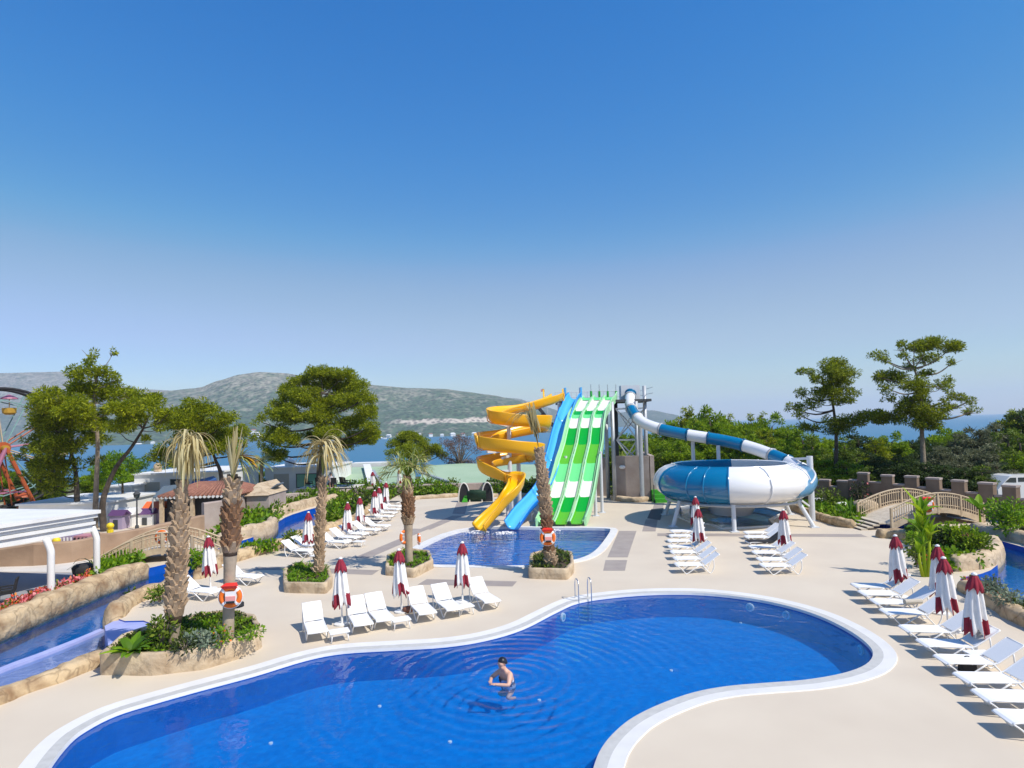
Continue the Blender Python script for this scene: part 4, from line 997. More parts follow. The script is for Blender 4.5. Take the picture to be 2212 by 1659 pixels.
# ------------------------------------------------------------------ rock edges, planters, beds
def rockbar(name, px, w, h, label, mt, cat='rock edging', z0=-.05, seed=1, rough=.10, n=6, world=None, taper=1, group=None, base=None):
    pts = spline(world or [G(*p) for p in px], n); rr = random.Random(seed); rings = []; k = len(pts)
    L = 0; fine = [pts[0]]
    for i in range(1, k):
        d = (pts[i]-pts[i-1]).length; m = max(1, int(d/.22))
        for j in range(1, m+1): fine.append(pts[i-1].lerp(pts[i], j/m))
    pts = fine; k = len(pts)
    for i, p in enumerate(pts):
        t = (pts[min(i+1,k-1)] - pts[max(i-1,0)]); t.z = 0; t.normalize(); s = Vector((t.y, -t.x, 0)); ring = []
        tp_e = min(1, min(i, k-1-i) / 2 + .35) if taper else 1
        for (a, b) in ((-.5,0),(-.52,.4),(-.5,.75),(-.38,.94),(-.15,1),(.15,1),(.38,.94),(.5,.75),(.52,.4),(.5,0)):
            q = p + s * a * w * tp_e; zz = z0 + (h - z0) * b * tp_e
            nz = noise.noise(Vector((q.x*1.3, q.y*1.3, zz*1.3 + seed))) + .5*noise.noise(Vector((q.x*3.4, q.y*3.4, zz*3 + seed)))
            c = rough * nz * (1 if b > 0 else .3)
            ring.append((q.x + s.x*c*(1 if a > 0 else -1), q.y + s.y*c*(1 if a > 0 else -1), zz + (c*.8 if b > .5 else 0)))
        rings.append(ring)
    mb = MB(); mb.loft(rings, True, cap0=True, cap1=True); o = mb.build(name, mt, smooth=True)
    return tag(o, label, cat, group)
rockbar('rock_wall', [(-260,1470),(-130,1408),(0,1352),(100,1310),(200,1270),(270,1243),(312,1229)], .85, .46, 'long cast rock bank between the flowers and the left river', M['rock'], z0=-.5, rough=.16)
rockbar('rock_wall', [(-260,1648),(-130,1574),(0,1515),(60,1492),(120,1470),(180,1446),(235,1424)], .5, .34, 'low brown rock kerb along the near side of the left river', M['rock'], z0=-.3)
rockbar('rock_wall', [(243,1340),(262,1318),(300,1296),(345,1284),(395,1262)], .7, .5, 'rock edging at the corner of the lilac river ledge', M['rock'], z0=-.5)
rockbar('rock_wall', [(425,1252),(470,1225),(520,1208),(570,1194),(616,1180),(655,1162),(690,1150)], .6, .55, 'rock edging behind the lounger near the palms', M['rock'], z0=-.4)
rockbar('rock_wall', [(690,1150),(722,1142),(757,1130),(790,1108),(812,1092),(838,1084)], .55, .5, 'rock kerb at the foot of the bright green hedge', M['rock'], z0=-.1)
rockbar('rock_wall', [(470,1182),(510,1166),(545,1158),(578,1150),(592,1136)], .7, .75, 'rock bank right of the brown barked palm, far side of the river', M['rock_pale'], z0=-.5)
rockbar('rock_wall', [(585,1124),(615,1110),(655,1098),(690,1090),(735,1082)], .7, .75, 'curved rock bank behind the far bend of the left river', M['rock_pale'], z0=-.5)
rockbar('rock_wall', [(880,1082),(905,1078),(940,1076),(975,1074),(990,1072)], .5, .35, 'low rock kerb of the bed right of the fourth palm', M['rock_pale'])
rockbar('rock_wall', [(1050,1075),(1080,1072),(1130,1072),(1170,1074)], .5, .3, 'low rock kerb under the yellow slide', M['rock_pale'])
rockbar('rock_wall', [(1322,1080),(1345,1083),(1375,1084),(1405,1081),(1417,1072)], .5, .42, 'curved rock kerb around the bed at the tower foot', M['rock_pale'])
rockbar('rock_wall', [(1704,1099),(1740,1112),(1775,1124),(1812,1136),(1850,1141)], .45, .50, 'rock kerb running from the bowl slide to the right bridge', M['rock'])
rockbar('rock_wall', [(1892,1160),(1925,1161),(1960,1166),(1984,1174)], .8, .50, 'brown rock kerb next to the bridge steps', M['rock'])
rockbar('rock_wall', [(2050,1232),(2085,1228),(2120,1222),(2143,1208),(2150,1192),(2138,1180)], .7, .62, 'smooth rounded rock edge of the green island in the right river', M['rock_pale'], z0=-.5, rough=.07)
rockbar('rock_wall', [(2080,1273),(2130,1300),(2175,1325),(2212,1346),(2330,1400),(2460,1460)], .6, .42, 'rock kerb behind the nearest right loungers', M['rock'], z0=-.3)
rockbar('rock_wall', [(2105,1146),(2150,1159),(2212,1172),(2330,1205),(2460,1240)], .9, .55, 'pale rock bank on the far side of the right river', M['rock_pale'], z0=-.4)

def planter(name, px, h, label, rim=.16, flare=0.0, z1=None):
    out = [G(*p) for p in px]; c = sum(out, Vector()) / len(out)
    A = sum(out[i].x*out[(i+1) % len(out)].y - out[(i+1) % len(out)].x*out[i].y for i in range(len(out)))
    if A < 0: out = out[::-1]
    den = []
    for i in range(len(out)):
        a, b = out[i], out[(i+1) % len(out)]; m = max(1, int((b-a).length/.3))
        for j in range(m): den.append(a.lerp(b, j/m))
    den = soften(den, it=1)
    t = thing(name, label, 'planter', (c.x, c.y, 0)); mb = MB()
    o2 = [p - c for p in den]; inn_ = offset([Vector((p.x,p.y,0)) for p in o2], -rim); rings = []
    def jit(p, z, s): 
        q = noise.noise(Vector(((p.x+c.x)*1.4, (p.y+c.y)*1.4, z*1.4+s))) * .045
        d = Vector((p.x, p.y, 0)).normalized(); return (p.x + d.x*q, p.y + d.y*q, z + (q*.6 if z > .1 else 0))
    rings = [[jit(p, -.02, 1) for p in o2], [jit(p*(1+flare*.5), h*.5, 1) for p in o2], [jit(p*(1+flare), h*.93, 1) for p in o2], [jit(p*.985, h, 1) for p in o2], [jit(p, h, 1) for p in inn_], [jit(p, h*.6, 1) for p in inn_]]
    mb.loft(rings, True); o = mb.build('wall', M['rock_pale'], t, smooth=True)
    mb = MB(); mb.v = [(p.x, p.y, h - .10) for p in inn_]; mb.f = [tuple(range(len(inn_)))]; mb.m = [0]; mb.build('soil', M['soil'], t)
    return t, [p + c for p in inn_]
P1, in1 = planter('stone_planter', [(214,1458),(330,1460),(440,1447),(520,1422),(566,1399),(552,1368),(500,1352),(430,1362),(340,1385),(262,1412)], .62, 'long curved stone planter with the two thick palms')
P3, in3 = planter('stone_planter', [(613,1281),(705,1283),(719,1267),(710,1240),(640,1232),(612,1250)], .44, 'stone planter of bright green plants left of the leftmost umbrella')
P4, in4 = planter('stone_planter', [(833,1243),(895,1249),(936,1228),(928,1206),(870,1200),(836,1215)], .42, 'stone planter of the fourth palm beside the slide pool')
P5, in5 = planter('stone_planter', [(1142,1250),(1226,1253),(1241,1236),(1236,1212),(1190,1202),(1146,1214)], .46, 'stone planter of dark plants in front of the slide pool')
cover(in1, .52, 420, .16, 'ground_cover', [M['leaf2'], M['leaf3'], M['leaf']], 3, .10, 'leaf')
cover(in3, .34, 170, .38, 'ground_cover', M['leaf'], 4, .14)
cover(in4, .32, 130, .34, 'ground_cover', M['leaf'], 5, .14)
cover(in5, .36, 170, .40, 'ground_cover', [M['leaf3'], M['leaf3'], M['leaf3'], M['leaf2']], 6, .14)

# beds: soil patches + planting masses
def bed(px, z=.02, name='planting_bed'):
    p = [G(*q) for q in px]; mb = MB(); mb.v = [(v.x, v.y, z) for v in p]; mb.f = [tuple(range(len(p)))]; mb.m = [0]
    o = fixn(mb.build(name, M['soil'])); struct(o); return p
bd1 = bed([(430,1188),(500,1168),(548,1154),(580,1146),(590,1128),(625,1104),(690,1088),(735,1080),(790,1072),(830,1058),(800,1050),(720,1066),(640,1084),(560,1106),(520,1128),(470,1160)])
cover(bd1, .02, 620, 1.25, 'shrub_planting', [M['leaf'], M['leaf'], M['leaf2']], 11, .30, 'leaf')
bd2 = bed([(700,1146),(722,1140),(757,1128),(790,1106),(810,1090),(838,1082),(868,1066),(830,1060),(790,1072),(745,1090),(760,1100),(700,1126)], .022)
cover([G(*q) for q in [(704,1144),(738,1134),(742,1098),(712,1112)]], .02, 190, 1.35, 'hedge', [M['leaf'], M['leaf2']], 12, .26, 'leaf', amp=.3)
cover([G(*q) for q in [(742,1132),(790,1104),(835,1080),(862,1066),(830,1062),(748,1096)]], .02, 330, 1.2, 'shrub_planting', [M['leaf'], M['leaf2'], M['leaf3']], 13, .30, 'leaf', amp=1.0)
bd3 = bed([(880,1080),(940,1074),(985,1070),(985,1052),(900,1054),(872,1060)], .03)
cover(bd3, .02, 280, 1.2, 'shrub_planting', [M['leaf'], M['leaf2']], 14, .30, 'leaf')
bd4 = bed([(1050,1073),(1110,1070),(1170,1071),(1180,1050),(1060,1050)], .03)
cover(bd4, .02, 220, 1.3, 'shrub_planting', [M['leaf2'], M['leaf3'], M['leaf']], 15, .30, 'leaf')
bd5 = bed([(1322,1077),(1350,1080),(1400,1079),(1415,1070),(1410,1052),(1330,1052)], .03)
cover(bd5, .02, 150, 1.1, 'shrub_planting', [M['leaf2'], M['leaf3'], M['leaf']], 16, .28, 'leaf')
bd6 = bed([(1706,1096),(1775,1120),(1812,1133),(1855,1139),(1862,1100),(1800,1082),(1712,1080)], .03)
cover(bd6, .02, 420, .65, 'shrub_planting', [M['leaf2'], M['leaf'], M['leaf']], 17, .28, 'leaf')
bd7 = bed([(1965,1164),(1990,1195),(2020,1232),(2060,1236),(2120,1222),(2145,1200),(2135,1180),(2060,1160),(1990,1152)], .03)
cover(bd7, .05, 400, .8, 'shrub_planting', [M['leaf2'], M['leaf'], M['leaf']], 18, .24, 'leaf')
bd8 = bed([(2088,1270),(2130,1296),(2175,1321),(2212,1342),(2330,1396),(2330,1372),(2212,1325),(2130,1288)], .03)
cover(bd8, .03, 260, .55, 'shrub_planting', [M['grey_leaf'], M['leaf3'], M['leaf2']], 19, .18, 'leaf')
bd9 = bed([(2100,1150),(2212,1176),(2330,1208),(2330,1190),(2212,1158),(2110,1134)], .03)
bd10 = bed([(-200,1430),(-100,1382),(0,1340),(100,1298),(200,1258),(200,1246),(100,1284),(0,1322),(-100,1362),(-200,1404)], .03)
cover(bd10, .03, 330, .42, 'flower_border', [M['leaf2'], M['pink'], M['pink'], M['redfl']], 20, .13, 'leaf')
bd11 = bed([(205,1256),(250,1240),(300,1226),(310,1212),(270,1208),(215,1222)], .03)
cover(bd11, .03, 120, .75, 'shrub_planting', M['leaf'], 21, .22, 'leaf')
cover([G(*q) for q in [(2085,1272),(2140,1298),(2180,1320),(2170,1308),(2120,1286)]], .3, 60, .25, 'flower_border', [M['pink'], M['redfl']], 22, .12, 'leaf')
cover([G(*q) for q in [(2050,1196),(2090,1190),(2095,1180),(2050,1182)]], .5, 26, .3, 'flower_border', [M['pink']], 23, .16, 'leaf')

# single plants that stand out
def gp(x, y, z=0.0): p = G(x, y, z); return (p.x, p.y, z)
rosette(gp(282,1412,.52), .75, 22, 'big light green rosette plant at the left end of the long planter', M['leaf'], w=.24, up=.9, bend=.7, name='bird_nest_plant', seed=3)
shrub(gp(352,1398,.5), .45, 1.0, 'leafy shrub at the foot of the shaggy palm in the long planter', M['leaf2'], 300, .13)
shrub(gp(440,1405,.5), .5, .7, 'silvery grey leaved shrub between the two thick palms', M['grey_leaf'], 300, .12)
shrub(gp(400,1412,.5), .35, .55, 'dark green shrub in the middle of the long planter', M['leaf3'], 200, .11)
shrub(gp(540,1385,.5), .42, .45, 'low green shrub at the right end of the long planter', M['leaf'], 220, .10)
shrub(gp(478,1400,.5), .3, .6, 'reddish tipped shrub in front of the second palm', M['leaf'], 150, .11, flowers=M['redfl'])
shrub(gp(345,1300,.1), .55, .65, 'green shrub leaning over the river corner by the rock edging', M['leaf2'], 260, .16)
shrub(gp(285,1290,-.3), .25, .4, 'small sprig of leaves over the left river water', M['leaf2'], 50, .14)
shrub(gp(425,1240,.1), .65, 1.2, 'bright green bush left of the umbrella between the palms', M['leaf'], 420, .18)
shrub(gp(633,1180,.2), .6, .9, 'green bush in front of the far river bend', M['leaf2'], 300, .18)
shrub(gp(578,1192,.1), .7, .7, 'broad leaved green bush right of the brown palm', M['leaf'], 320, .2)
shrub(gp(540,1197,.1), .6, .7, 'bright bush beside the trunk of the second palm', M['leaf'], 260, .2)
bn_ = gp(1998,1246,0); bt_ = thing('banana_plant', 'tall yellow-green banana plant behind the right umbrellas', 'plant', bn_); rr = random.Random(8); mb = MB()
for (dx, H) in ((0,2.5),(.22,1.5),(-.18,1.0)):
    mb.tube([(dx*.4,0,-.05),(dx,0,H*.5),(dx*1.2,0,H)], [.075,.06,.045], 8)
mb.build('stem', M['banana'], bt_, smooth=True); mb = MB()
for (x, z, n_, L) in ((0,2.5,7,1.15),(-.05,2.1,5,1.0),(.25,1.5,6,.9),(-.2,1.0,6,.75),(0,1.7,4,.9)):
    for i in range(n_):
        a = i*2.4 + rr.random(); blade(mb, (x,0,z), (math.cos(a)*.5, math.sin(a)*.5, rr.uniform(.9,2.6)), L*rr.uniform(.7,1.2), .27, rr.uniform(.2,1.6), 6, fold=.25)
mb.build('leaves', M['banana'], bt_)
rosette(gp(1985,1165,.1), 1.0, 9, 'low broad leaved banana plant by the bridge steps', M['leaf'], w=.36, up=1.0, bend=.8, name='banana_plant', seed=4, stem=.6)
rosette(gp(2118,1146,0), 1.3, 7, 'small banana plant with two spreading leaves before the castle wall', M['leaf'], w=.4, up=1.0, bend=.5, name='banana_plant', seed=5, stem=1.2)
shrub(gp(2170,1160,.1), 1.0, 2.0, 'round green bush in front of the battlemented wall', M['leaf'], 900, .2)
shrub(gp(2212,1155,.1), .8, 1.6, 'dark green bush at the right edge before the battlemented wall', M['leaf3'], 420, .2)
shrub(gp(2080,1195,.3), .9, 1.5, 'yellowish feathery bush on the island', M['forest'], 900, .16)
shrub(gp(2040,1190,.3), .7, 1.1, 'dark green bush on the island under the bridge', M['leaf3'], 400, .2)
shrub(gp(2115,1200,.3), .6, .9, 'green bush at the tip of the island', M['leaf2'], 320, .18)
shrub(gp(1980,1225,0), .55, 1.3, 'loose green shrub at the foot of the banana plant', M['leaf2'], 380, .16)
shrub(gp(2015,1240,0), .5, .7, 'red flowering plant behind the right umbrellas', M['leaf2'], 200, .14, flowers=M['redfl'])
shrub(gp(2180,1315,.2), .5, .8, 'silvery shrub behind the right-hand river kerb', M['grey_leaf'], 300, .12)
shrub(gp(2140,1292,.2), .45, .8, 'blue green shrub beside the right river water', M['grey_leaf'], 300, .12)
rosette(gp(1383,1074,.1), 1.5, 18, 'spiky agave like plant at the tower foot', M['leaf2'], w=.12, up=1.3, bend=.7, seed=6)
rosette(gp(1400,1070,.1), .9, 10, 'broad leaved plant at the right of the tower bed', M['leaf'], w=.3, up=1.2, bend=.7, seed=7)
rosette(gp(1842,1120,.1), 1.3, 12, 'upright bright leaved plant left of the right bridge', M['leaf'], w=.26, up=2.2, bend=.5, seed=9)
rosette(gp(1728,1088,.1), 1.2, 12, 'broad leaved plant under the bowl hood', M['leaf2'], w=.24, up=1.6, bend=.6, seed=10)
shrub(gp(1860,1098,.1), .7, 1.9, 'twiggy pink flowering shrub in front of the first battlement', M['leaf3'], 380, .16, flowers=M['pink'])
shrub(gp(1790,1098,.1), .9, 1.5, 'green bush by the low battlements', M['leaf2'], 420, .2)
rosette(gp(925,1058,.1), 1.6, 12, 'upright banana plant in the bed behind the fourth palm', M['leaf'], w=.3, up=2.2, bend=.6, seed=12, name='banana_plant')
rosette(gp(960,1062,.1), 1.1, 14, 'spiky plant at the right end of the bed behind the fourth palm', M['leaf'], w=.16, up=1.6, bend=.6, seed=13)
rosette(gp(675,1084,.1), 1.6, 9, 'young banana plant in the left planting bed', M['leaf'], w=.26, up=2.4, bend=.5, seed=14, name='banana_plant')
rosette(gp(1155,1062,.1), 1.6, 14, 'dark palm like plant under the yellow slide', M['leaf3'], w=.16, up=1.6, bend=.8, seed=15)
for k, (x, y, r_) in enumerate(((1822,1104,.55),(1800,1098,.45),(1770,1096,.6),(1750,1100,.4),(1870,1108,.8))):
    p = G(x, y); mb = MB(); rr = random.Random(k); rg = []
    for i in range(8):
        a = math.pi*i/7*.999+.0005; rg.append([(p.x + r_*1.2*math.sin(a)*math.cos(6.283*j/10)*(1+.2*noise.noise(Vector((i*1.1,j*.9,k)))), p.y + r_*math.sin(a)*math.sin(6.283*j/10), r_*.55 - r_*.65*math.cos(a)*(1+.15*noise.noise(Vector((i,j,k+9))))) for j in range(10)])
    mb.loft(rg, True); tag(mb.build('boulder', M['white_paint'] if k in (2,0) else M['rock_pale'], smooth=True), ['pale boulder','tan boulder','whitish boulder','small tan boulder','large pale boulder'][k] + ' among the plants between bowl and right bridge', 'rock', 'boulders in the right bed')
# ------------------------------------------------------------------ palms
def palm(label, bx, by, bz, topx, topy, r0, crown, seed, rprof=None, brown=None, lean=0, boots=(0,1)):
    b = G(bx, by, bz); Y = b.y + .1; tp = at(topx, topy, Y) - b; rr = random.Random(seed)
    t = thing('palm_tree', label, 'palm', b)
    axis = spline([Vector((0,0,-.1)), Vector((tp.x*.30+lean, 0, tp.z*.33)), Vector((tp.x*.62+lean*.8, 0, tp.z*.66)), Vector((tp.x, 0, tp.z))], 8); k = len(axis)
    rp = rprof or [1,1,1,1,.9,.8]
    def rad(u): q = u*(len(rp)-1); i = min(int(q), len(rp)-2); return r0 * (rp[i]*(1-q+i) + rp[i+1]*(q-i))
    mb = MB(); mb.tube(axis, [rad(i/(k-1))*.86 for i in range(k)], 16); mb.build('trunk', M['palm_s'], t, smooth=True)
    def boot(mb, u, a, s=1.0, m=0):
        i = min(int(u*(k-1)), k-2); c = axis[i].lerp(axis[i+1], u*(k-1)-i); r = rad(u)
        d = Vector((math.cos(a), math.sin(a), 0)); sd = Vector((-d.y, d.x, 0)); w = .07*s; L = .19*s*rr.uniform(.8,1.4); o = .075*s*rr.uniform(.5,2.0)
        p = c + d*r*.84; tip = c + d*(r*.9+o) + Vector((0,0,L)) + sd*rr.uniform(-.02,.02)
        vs = [p - sd*w*1.25 - Vector((0,0,.05)), p + sd*w*1.25 - Vector((0,0,.05)), p + sd*w + Vector((0,0,L*.7)), p - sd*w + Vector((0,0,L*.7)), tip - sd*w*.55, tip + sd*w*.55, tip + sd*w*.5 - d*.05 + Vector((0,0,.02)), tip - sd*w*.5 - d*.05 + Vector((0,0,.02))]
        mb.add(vs, ((0,1,5,4),(4,5,6,7),(7,6,2,3),(1,2,6,5),(0,4,7,3)), m)
    i0, i1 = int(boots[0]*(k-1)), int(boots[1]*(k-1)); mb = MB(); mb.tube(axis[i0:i1+1], [rad(i/(k-1))*.885 for i in range(i0, i1+1)], 16); mb.build('bark', M['palm_k'], t, smooth=True)  # dark sleeve: shade in the gaps between leaf bases, put in as colour
    mb = MB(); H = tp.z; rows = int(H*(boots[1]-boots[0]) / .125)
    for q in range(rows):
        u = boots[0] + (boots[1]-boots[0]) * (q+.5)/rows; nn = max(5, int(2*math.pi*rad(u)/.17)); m = 1 if brown and brown[0] < u < brown[1] else 0
        for j in range(nn): boot(mb, u, 2*math.pi*(j + .5*(q % 2))/nn + rr.uniform(-.08,.08), rr.uniform(.8,1.2), m)
    mb.build('leaf_bases', [M['palm'], M['palm_d']], t)
    # crown
    top = axis[-1]
    def spray(mb, dirs, L, w, bend, strips, m=0, sp=.25):
        for d in dirs:
            for _ in range(strips):
                dd = Vector(d) + Vector((rr.gauss(0,sp), rr.gauss(0,sp), rr.gauss(0,sp*.6)))
                blade(mb, top + Vector((rr.uniform(-.06,.06), rr.uniform(-.06,.06), rr.uniform(-.1,.1))), dd, L*rr.uniform(.7,1.15), w*rr.uniform(.6,1.4), bend*rr.uniform(.7,1.3), 6, m)
    if crown == 'shaggy':                    # frond bundle rising, then bleached strips hanging to one side
        mb = MB()
        for _ in range(16): blade(mb, top, (rr.gauss(.10,.05), rr.gauss(0,.06), 1), rr.uniform(1.0,1.45), .10, .05, 5)
        mb.build('frond_bundle', M['drygreen'], t); mb = MB(); hub = top + Vector((.12, 0, 1.35))
        for _ in range(300):
            a = rr.uniform(0, 6.28); d = Vector((math.cos(a)*.30+.14, math.sin(a)*.28, rr.uniform(-.3,1.1)))
            blade(mb, hub + Vector((rr.uniform(-.12,.25), rr.uniform(-.1,.1), rr.uniform(-.35,.12))), d, rr.uniform(.6,1.35)*rr.choice((.6,1,1)), rr.uniform(.03,.08), rr.uniform(3.6,6.2), 8)
        mb.build('dry_fronds', M['dry'], t)
    elif crown == 'tied':
        mb = MB()
        for _ in range(36): blade(mb, top, (rr.gauss(.10,.13), rr.gauss(0,.12), 1), rr.uniform(1.0,1.75), rr.uniform(.05,.11), rr.uniform(-.1,.3), 6)
        mb.build('dry_fronds', M['dry'], t); mb = MB()
        for _ in range(10): blade(mb, top, (rr.gauss(.08,.08), -.1, 1), rr.uniform(.9,1.3), .10, .1, 5)
        mb.build('green_fronds', M['leaf'], t); mb = MB()
        for _ in range(12): blade(mb, top + Vector((.15,0,.75)), (rr.uniform(.7,1.1), rr.gauss(0,.15), rr.uniform(-.1,.35)), rr.uniform(.5,.85), .10, .9, 5)
        mb.build('golden_frond', M['golden'], t); mb = MB()
        for _ in range(34): blade(mb, top + Vector((.2,0,.7)), (rr.uniform(.3,1.1), rr.gauss(0,.3), rr.uniform(-.6,1.1)), rr.uniform(.5,1.1), .04, 1.2, 5)
        mb.build('thin_fronds', M['drygreen'], t)
    elif crown == 'drooping':
        mb = MB()
        for _ in range(14): blade(mb, top, (rr.gauss(.05,.05), rr.gauss(0,.05), 1), rr.uniform(1.2,1.6), .06, .1, 5)
        mb.build('frond_stalks', M['drygreen'], t); mb = MB(); hub = top + Vector((.02,0,1.45))
        for _ in range(130):
            s = rr.choice((-1, 1, 1)); d = Vector((s*rr.uniform(.2,.9), rr.gauss(0,.3), rr.uniform(.2,1.1)))
            blade(mb, hub + Vector((rr.uniform(-.15,.15), rr.uniform(-.1,.1), rr.uniform(-.5,.35))), d, rr.uniform(.8,1.8), rr.uniform(.05,.12), rr.uniform(2.6,4.2), 8)
        mb.build('dry_fronds', M['dry'], t)
    elif crown == 'open':
        mb = MB()
        for i in range(26):
            a = i*2.4; e = rr.uniform(.2, 2.0); p0 = top; d = Vector((math.cos(a), math.sin(a)*.8, e)).normalized(); L = rr.uniform(1.1,1.9)
            blade(mb, p0, d, L, .05, .8, 6); q = p0 + d*L*.65 - Vector((0,0,.12))
            for j in range(12): blade(mb, q, (d.x + rr.gauss(0,.55), d.y + rr.gauss(0,.4), d.z + rr.gauss(0,.5)), rr.uniform(.45,.8), .06, 1.3, 4)
        mb.build('fronds', M['drygreen'], t); mb = MB()
        for _ in range(26): blade(mb, top, (rr.gauss(.2,.3), rr.gauss(0,.3), 1), rr.uniform(.9,1.4), .07, .4, 5)
        mb.build('green_fronds', M['leaf'], t)
    elif crown == 'spike':                   # one bleached frond bundle blown to the left
        mb = MB()
        for _ in range(12): blade(mb, top, (rr.gauss(-.18,.03), 0, 1), rr.uniform(1.5,1.9), .07, .0, 5)
        mb.build('frond_stalks', M['dry'], t); mb = MB(); hub = top + Vector((-.22,0,1.0))
        for _ in range(60): blade(mb, hub + Vector((rr.uniform(-.14,.14), rr.uniform(-.1,.1), rr.uniform(-.3,.3))), (rr.gauss(-.2,.10), rr.gauss(0,.10), rr.uniform(.7,1.2)), rr.uniform(.6,1.15), rr.uniform(.07,.13), rr.uniform(-.1,.6), 6)
        for _ in range(26): blade(mb, hub + Vector((-.20,0,.75)), (rr.uniform(-1.0,-.3), rr.gauss(0,.15), rr.uniform(-.1,.5)), rr.uniform(.7,1.5), .05, 1.4, 6)
        for q in ((.25,0,-1),(.10,.1,-1),(.35,-.1,-.8)): blade(mb, hub + Vector((-.05,0,.75)), q, rr.uniform(1.0,1.3), .30, .3, 6, fold=.3)
        mb.build('dry_fronds', M['dry'], t)
    return t, b
palm('thick shaggy palm with bleached hanging fronds, left of the two in the long planter', 374,1392,.5, 398,1046, .255, 'shaggy', 1, rprof=[.62,.66,1.02,1.0,.96,.9,.86,.78,.5,.36], boots=(.20,.97))
p2t, p2b = palm('palm with a red-brown barked upper trunk and the fat orange lifebuoy, in the long planter', 492,1385,.5, 506,1040, .20, 'tied', 2, rprof=[1.05,.98,.95,.95,1.0,1.15,1.2,1.15,1.0,.8], brown=(.60,.84), boots=(.56,.99))
palm('slender palm with drooping dry fronds in the third planter', 688,1240,.34, 699,1035, .185, 'drooping', 3, rprof=[1.1,1.05,1,.98,.9,.7,.5], boots=(0,.99))
p4t, p4b = palm('palm with half green spreading fronds, a lifebuoy hanging on its bare lower trunk', 884,1215,.32, 880,1034, .265, 'open', 4, rprof=[.85,.80,.82,1.05,1.0,.85,.5], brown=(.52,.80), boots=(.46,.99))
p5t, p5b = palm('leaning palm with a single bleached frond tuft in front of the slides', 1190,1222,.36, 1164,972, .245, 'spike', 5, rprof=[.95,.9,.95,1.0,1.0,.85,.55], brown=(.15,.42), boots=(.03,.99))

# lifebuoys
def buoy(c, r, label, cover=False, rz=0, tiltx=90, sq=1.0, mt='orange'):
    t = thing('lifebuoy', label, 'lifebuoy', c, rz); mb = MB(); M4 = Matrix.Rotation(R(tiltx), 4, 'X')
    mb.tube([M4 @ Vector((r*math.cos(6.2832*i/28)*sq, r*math.sin(6.2832*i/28), 0)) for i in range(28)], r*.27, 10, closed=True); mb.build('ring', M[mt], t, smooth=True)
    mb = MB()
    for k in range(4):
        a0 = math.pi/4 + k*math.pi/2; mb.tube([M4 @ Vector((r*math.cos(a0+q)*sq, r*math.sin(a0+q), 0)) for q in (-.14,0,.14)], r*.29, 10)
    mb.build('white_band', M['white'], t)
    mb = MB(); mb.tube([M4 @ Vector((r*1.33*math.cos(6.2832*i/28)*sq, r*1.33*math.sin(6.2832*i/28), 0)) for i in range(28)], .012, 5, closed=True); mb.build('rope', M['white'], t)
    if cover:
        mb = MB(); mb.loft([[(-r*.75,-.10,r*1.0),(r*.75,-.10,r*1.0),(r*.75,.1,r*1.0),(-r*.75,.1,r*1.0)],[(-r*.9,-.16,r*1.35),(r*.9,-.16,r*1.35),(r*.6,.1,r*1.5),(-r*.6,.1,r*1.5)]], True, cap0=True, cap1=True); mb.build('red_hood', M['red'], t)
        mb = MB(); mb.box((r*.1,-r*.30,0), (r*1.15,.04,r*1.3)); mb.build('label_plate', M['white'], t)
        mb = MB(); mb.box((r*.1,-r*.30-.03,-r*.1), (r*1.05,.03,r*.5)); mb.box((r*.1,-r*.30-.028,-r*.55), (r*.9,.03,r*.22), m=1); mb.build('label_stripe', [M['pinkstripe'], M['black']], t)
    return t
c = at(498, 1289, p2b.y - .30); buoy(c, .26, 'fat orange lifebuoy with red hood on the second palm trunk', True, R(8))
mb = MB(); mb.tube([(c.x+.02,p2b.y,c.z-.38),(c.x+.02,p2b.y,c.z-.28)], .23, 20); o = mb.build('tie_band', M['black'], smooth=True); tag(o, 'black band around the trunk under the fat orange lifebuoy', 'strap')
c = at(873, 1160, p4b.y - .10); buoy(c, .27, 'orange lifebuoy on the left side of the fourth palm trunk', False, R(35), sq=.62)
c = at(905, 1164, p4b.y - .05); buoy(c, .22, 'orange lifebuoy seen edge on at the right of the fourth palm trunk', False, R(-70), sq=.6)
c = at(1183, 1161, p5b.y - .36); buoy(c, .28, 'orange lifebuoy with red hood on the leaning palm', True, 0)

p = G(1985, 1335); o = MB().tube([(-.30,0,0),(.30,.05,0)], .085, 10).build('rolled_towel', M['beige'], smooth=False); o.location = (p.x, p.y + .25, .47); tag(o, 'rolled beige towel lying on a lounger of the right row', 'towel')
p = G(2090, 1450); bg_ = thing('bag', 'small black bag under a lounger in the right row', 'bag', (p.x, p.y, 0)); MB().box((0,0,.13), (.36,.2,.26)).build('body', M['black'], bg_); MB().tube(spline([(-.1,0,.25),(-.06,0,.38),(.06,0,.38),(.1,0,.25)], 4), .012, 5).build('handle', M['black'], bg_)
p = G(872, 1330); o = MB().ball((0,0,.12), (.22,.16,.12), 10, 6).build('beach_bag', mat('brown_bag', (.20,.08,.05), .8), smooth=True); o.location = (p.x+.1, p.y+.35, 0); tag(o, 'small brown beach bag at the foot of the middle front umbrella', 'bag')
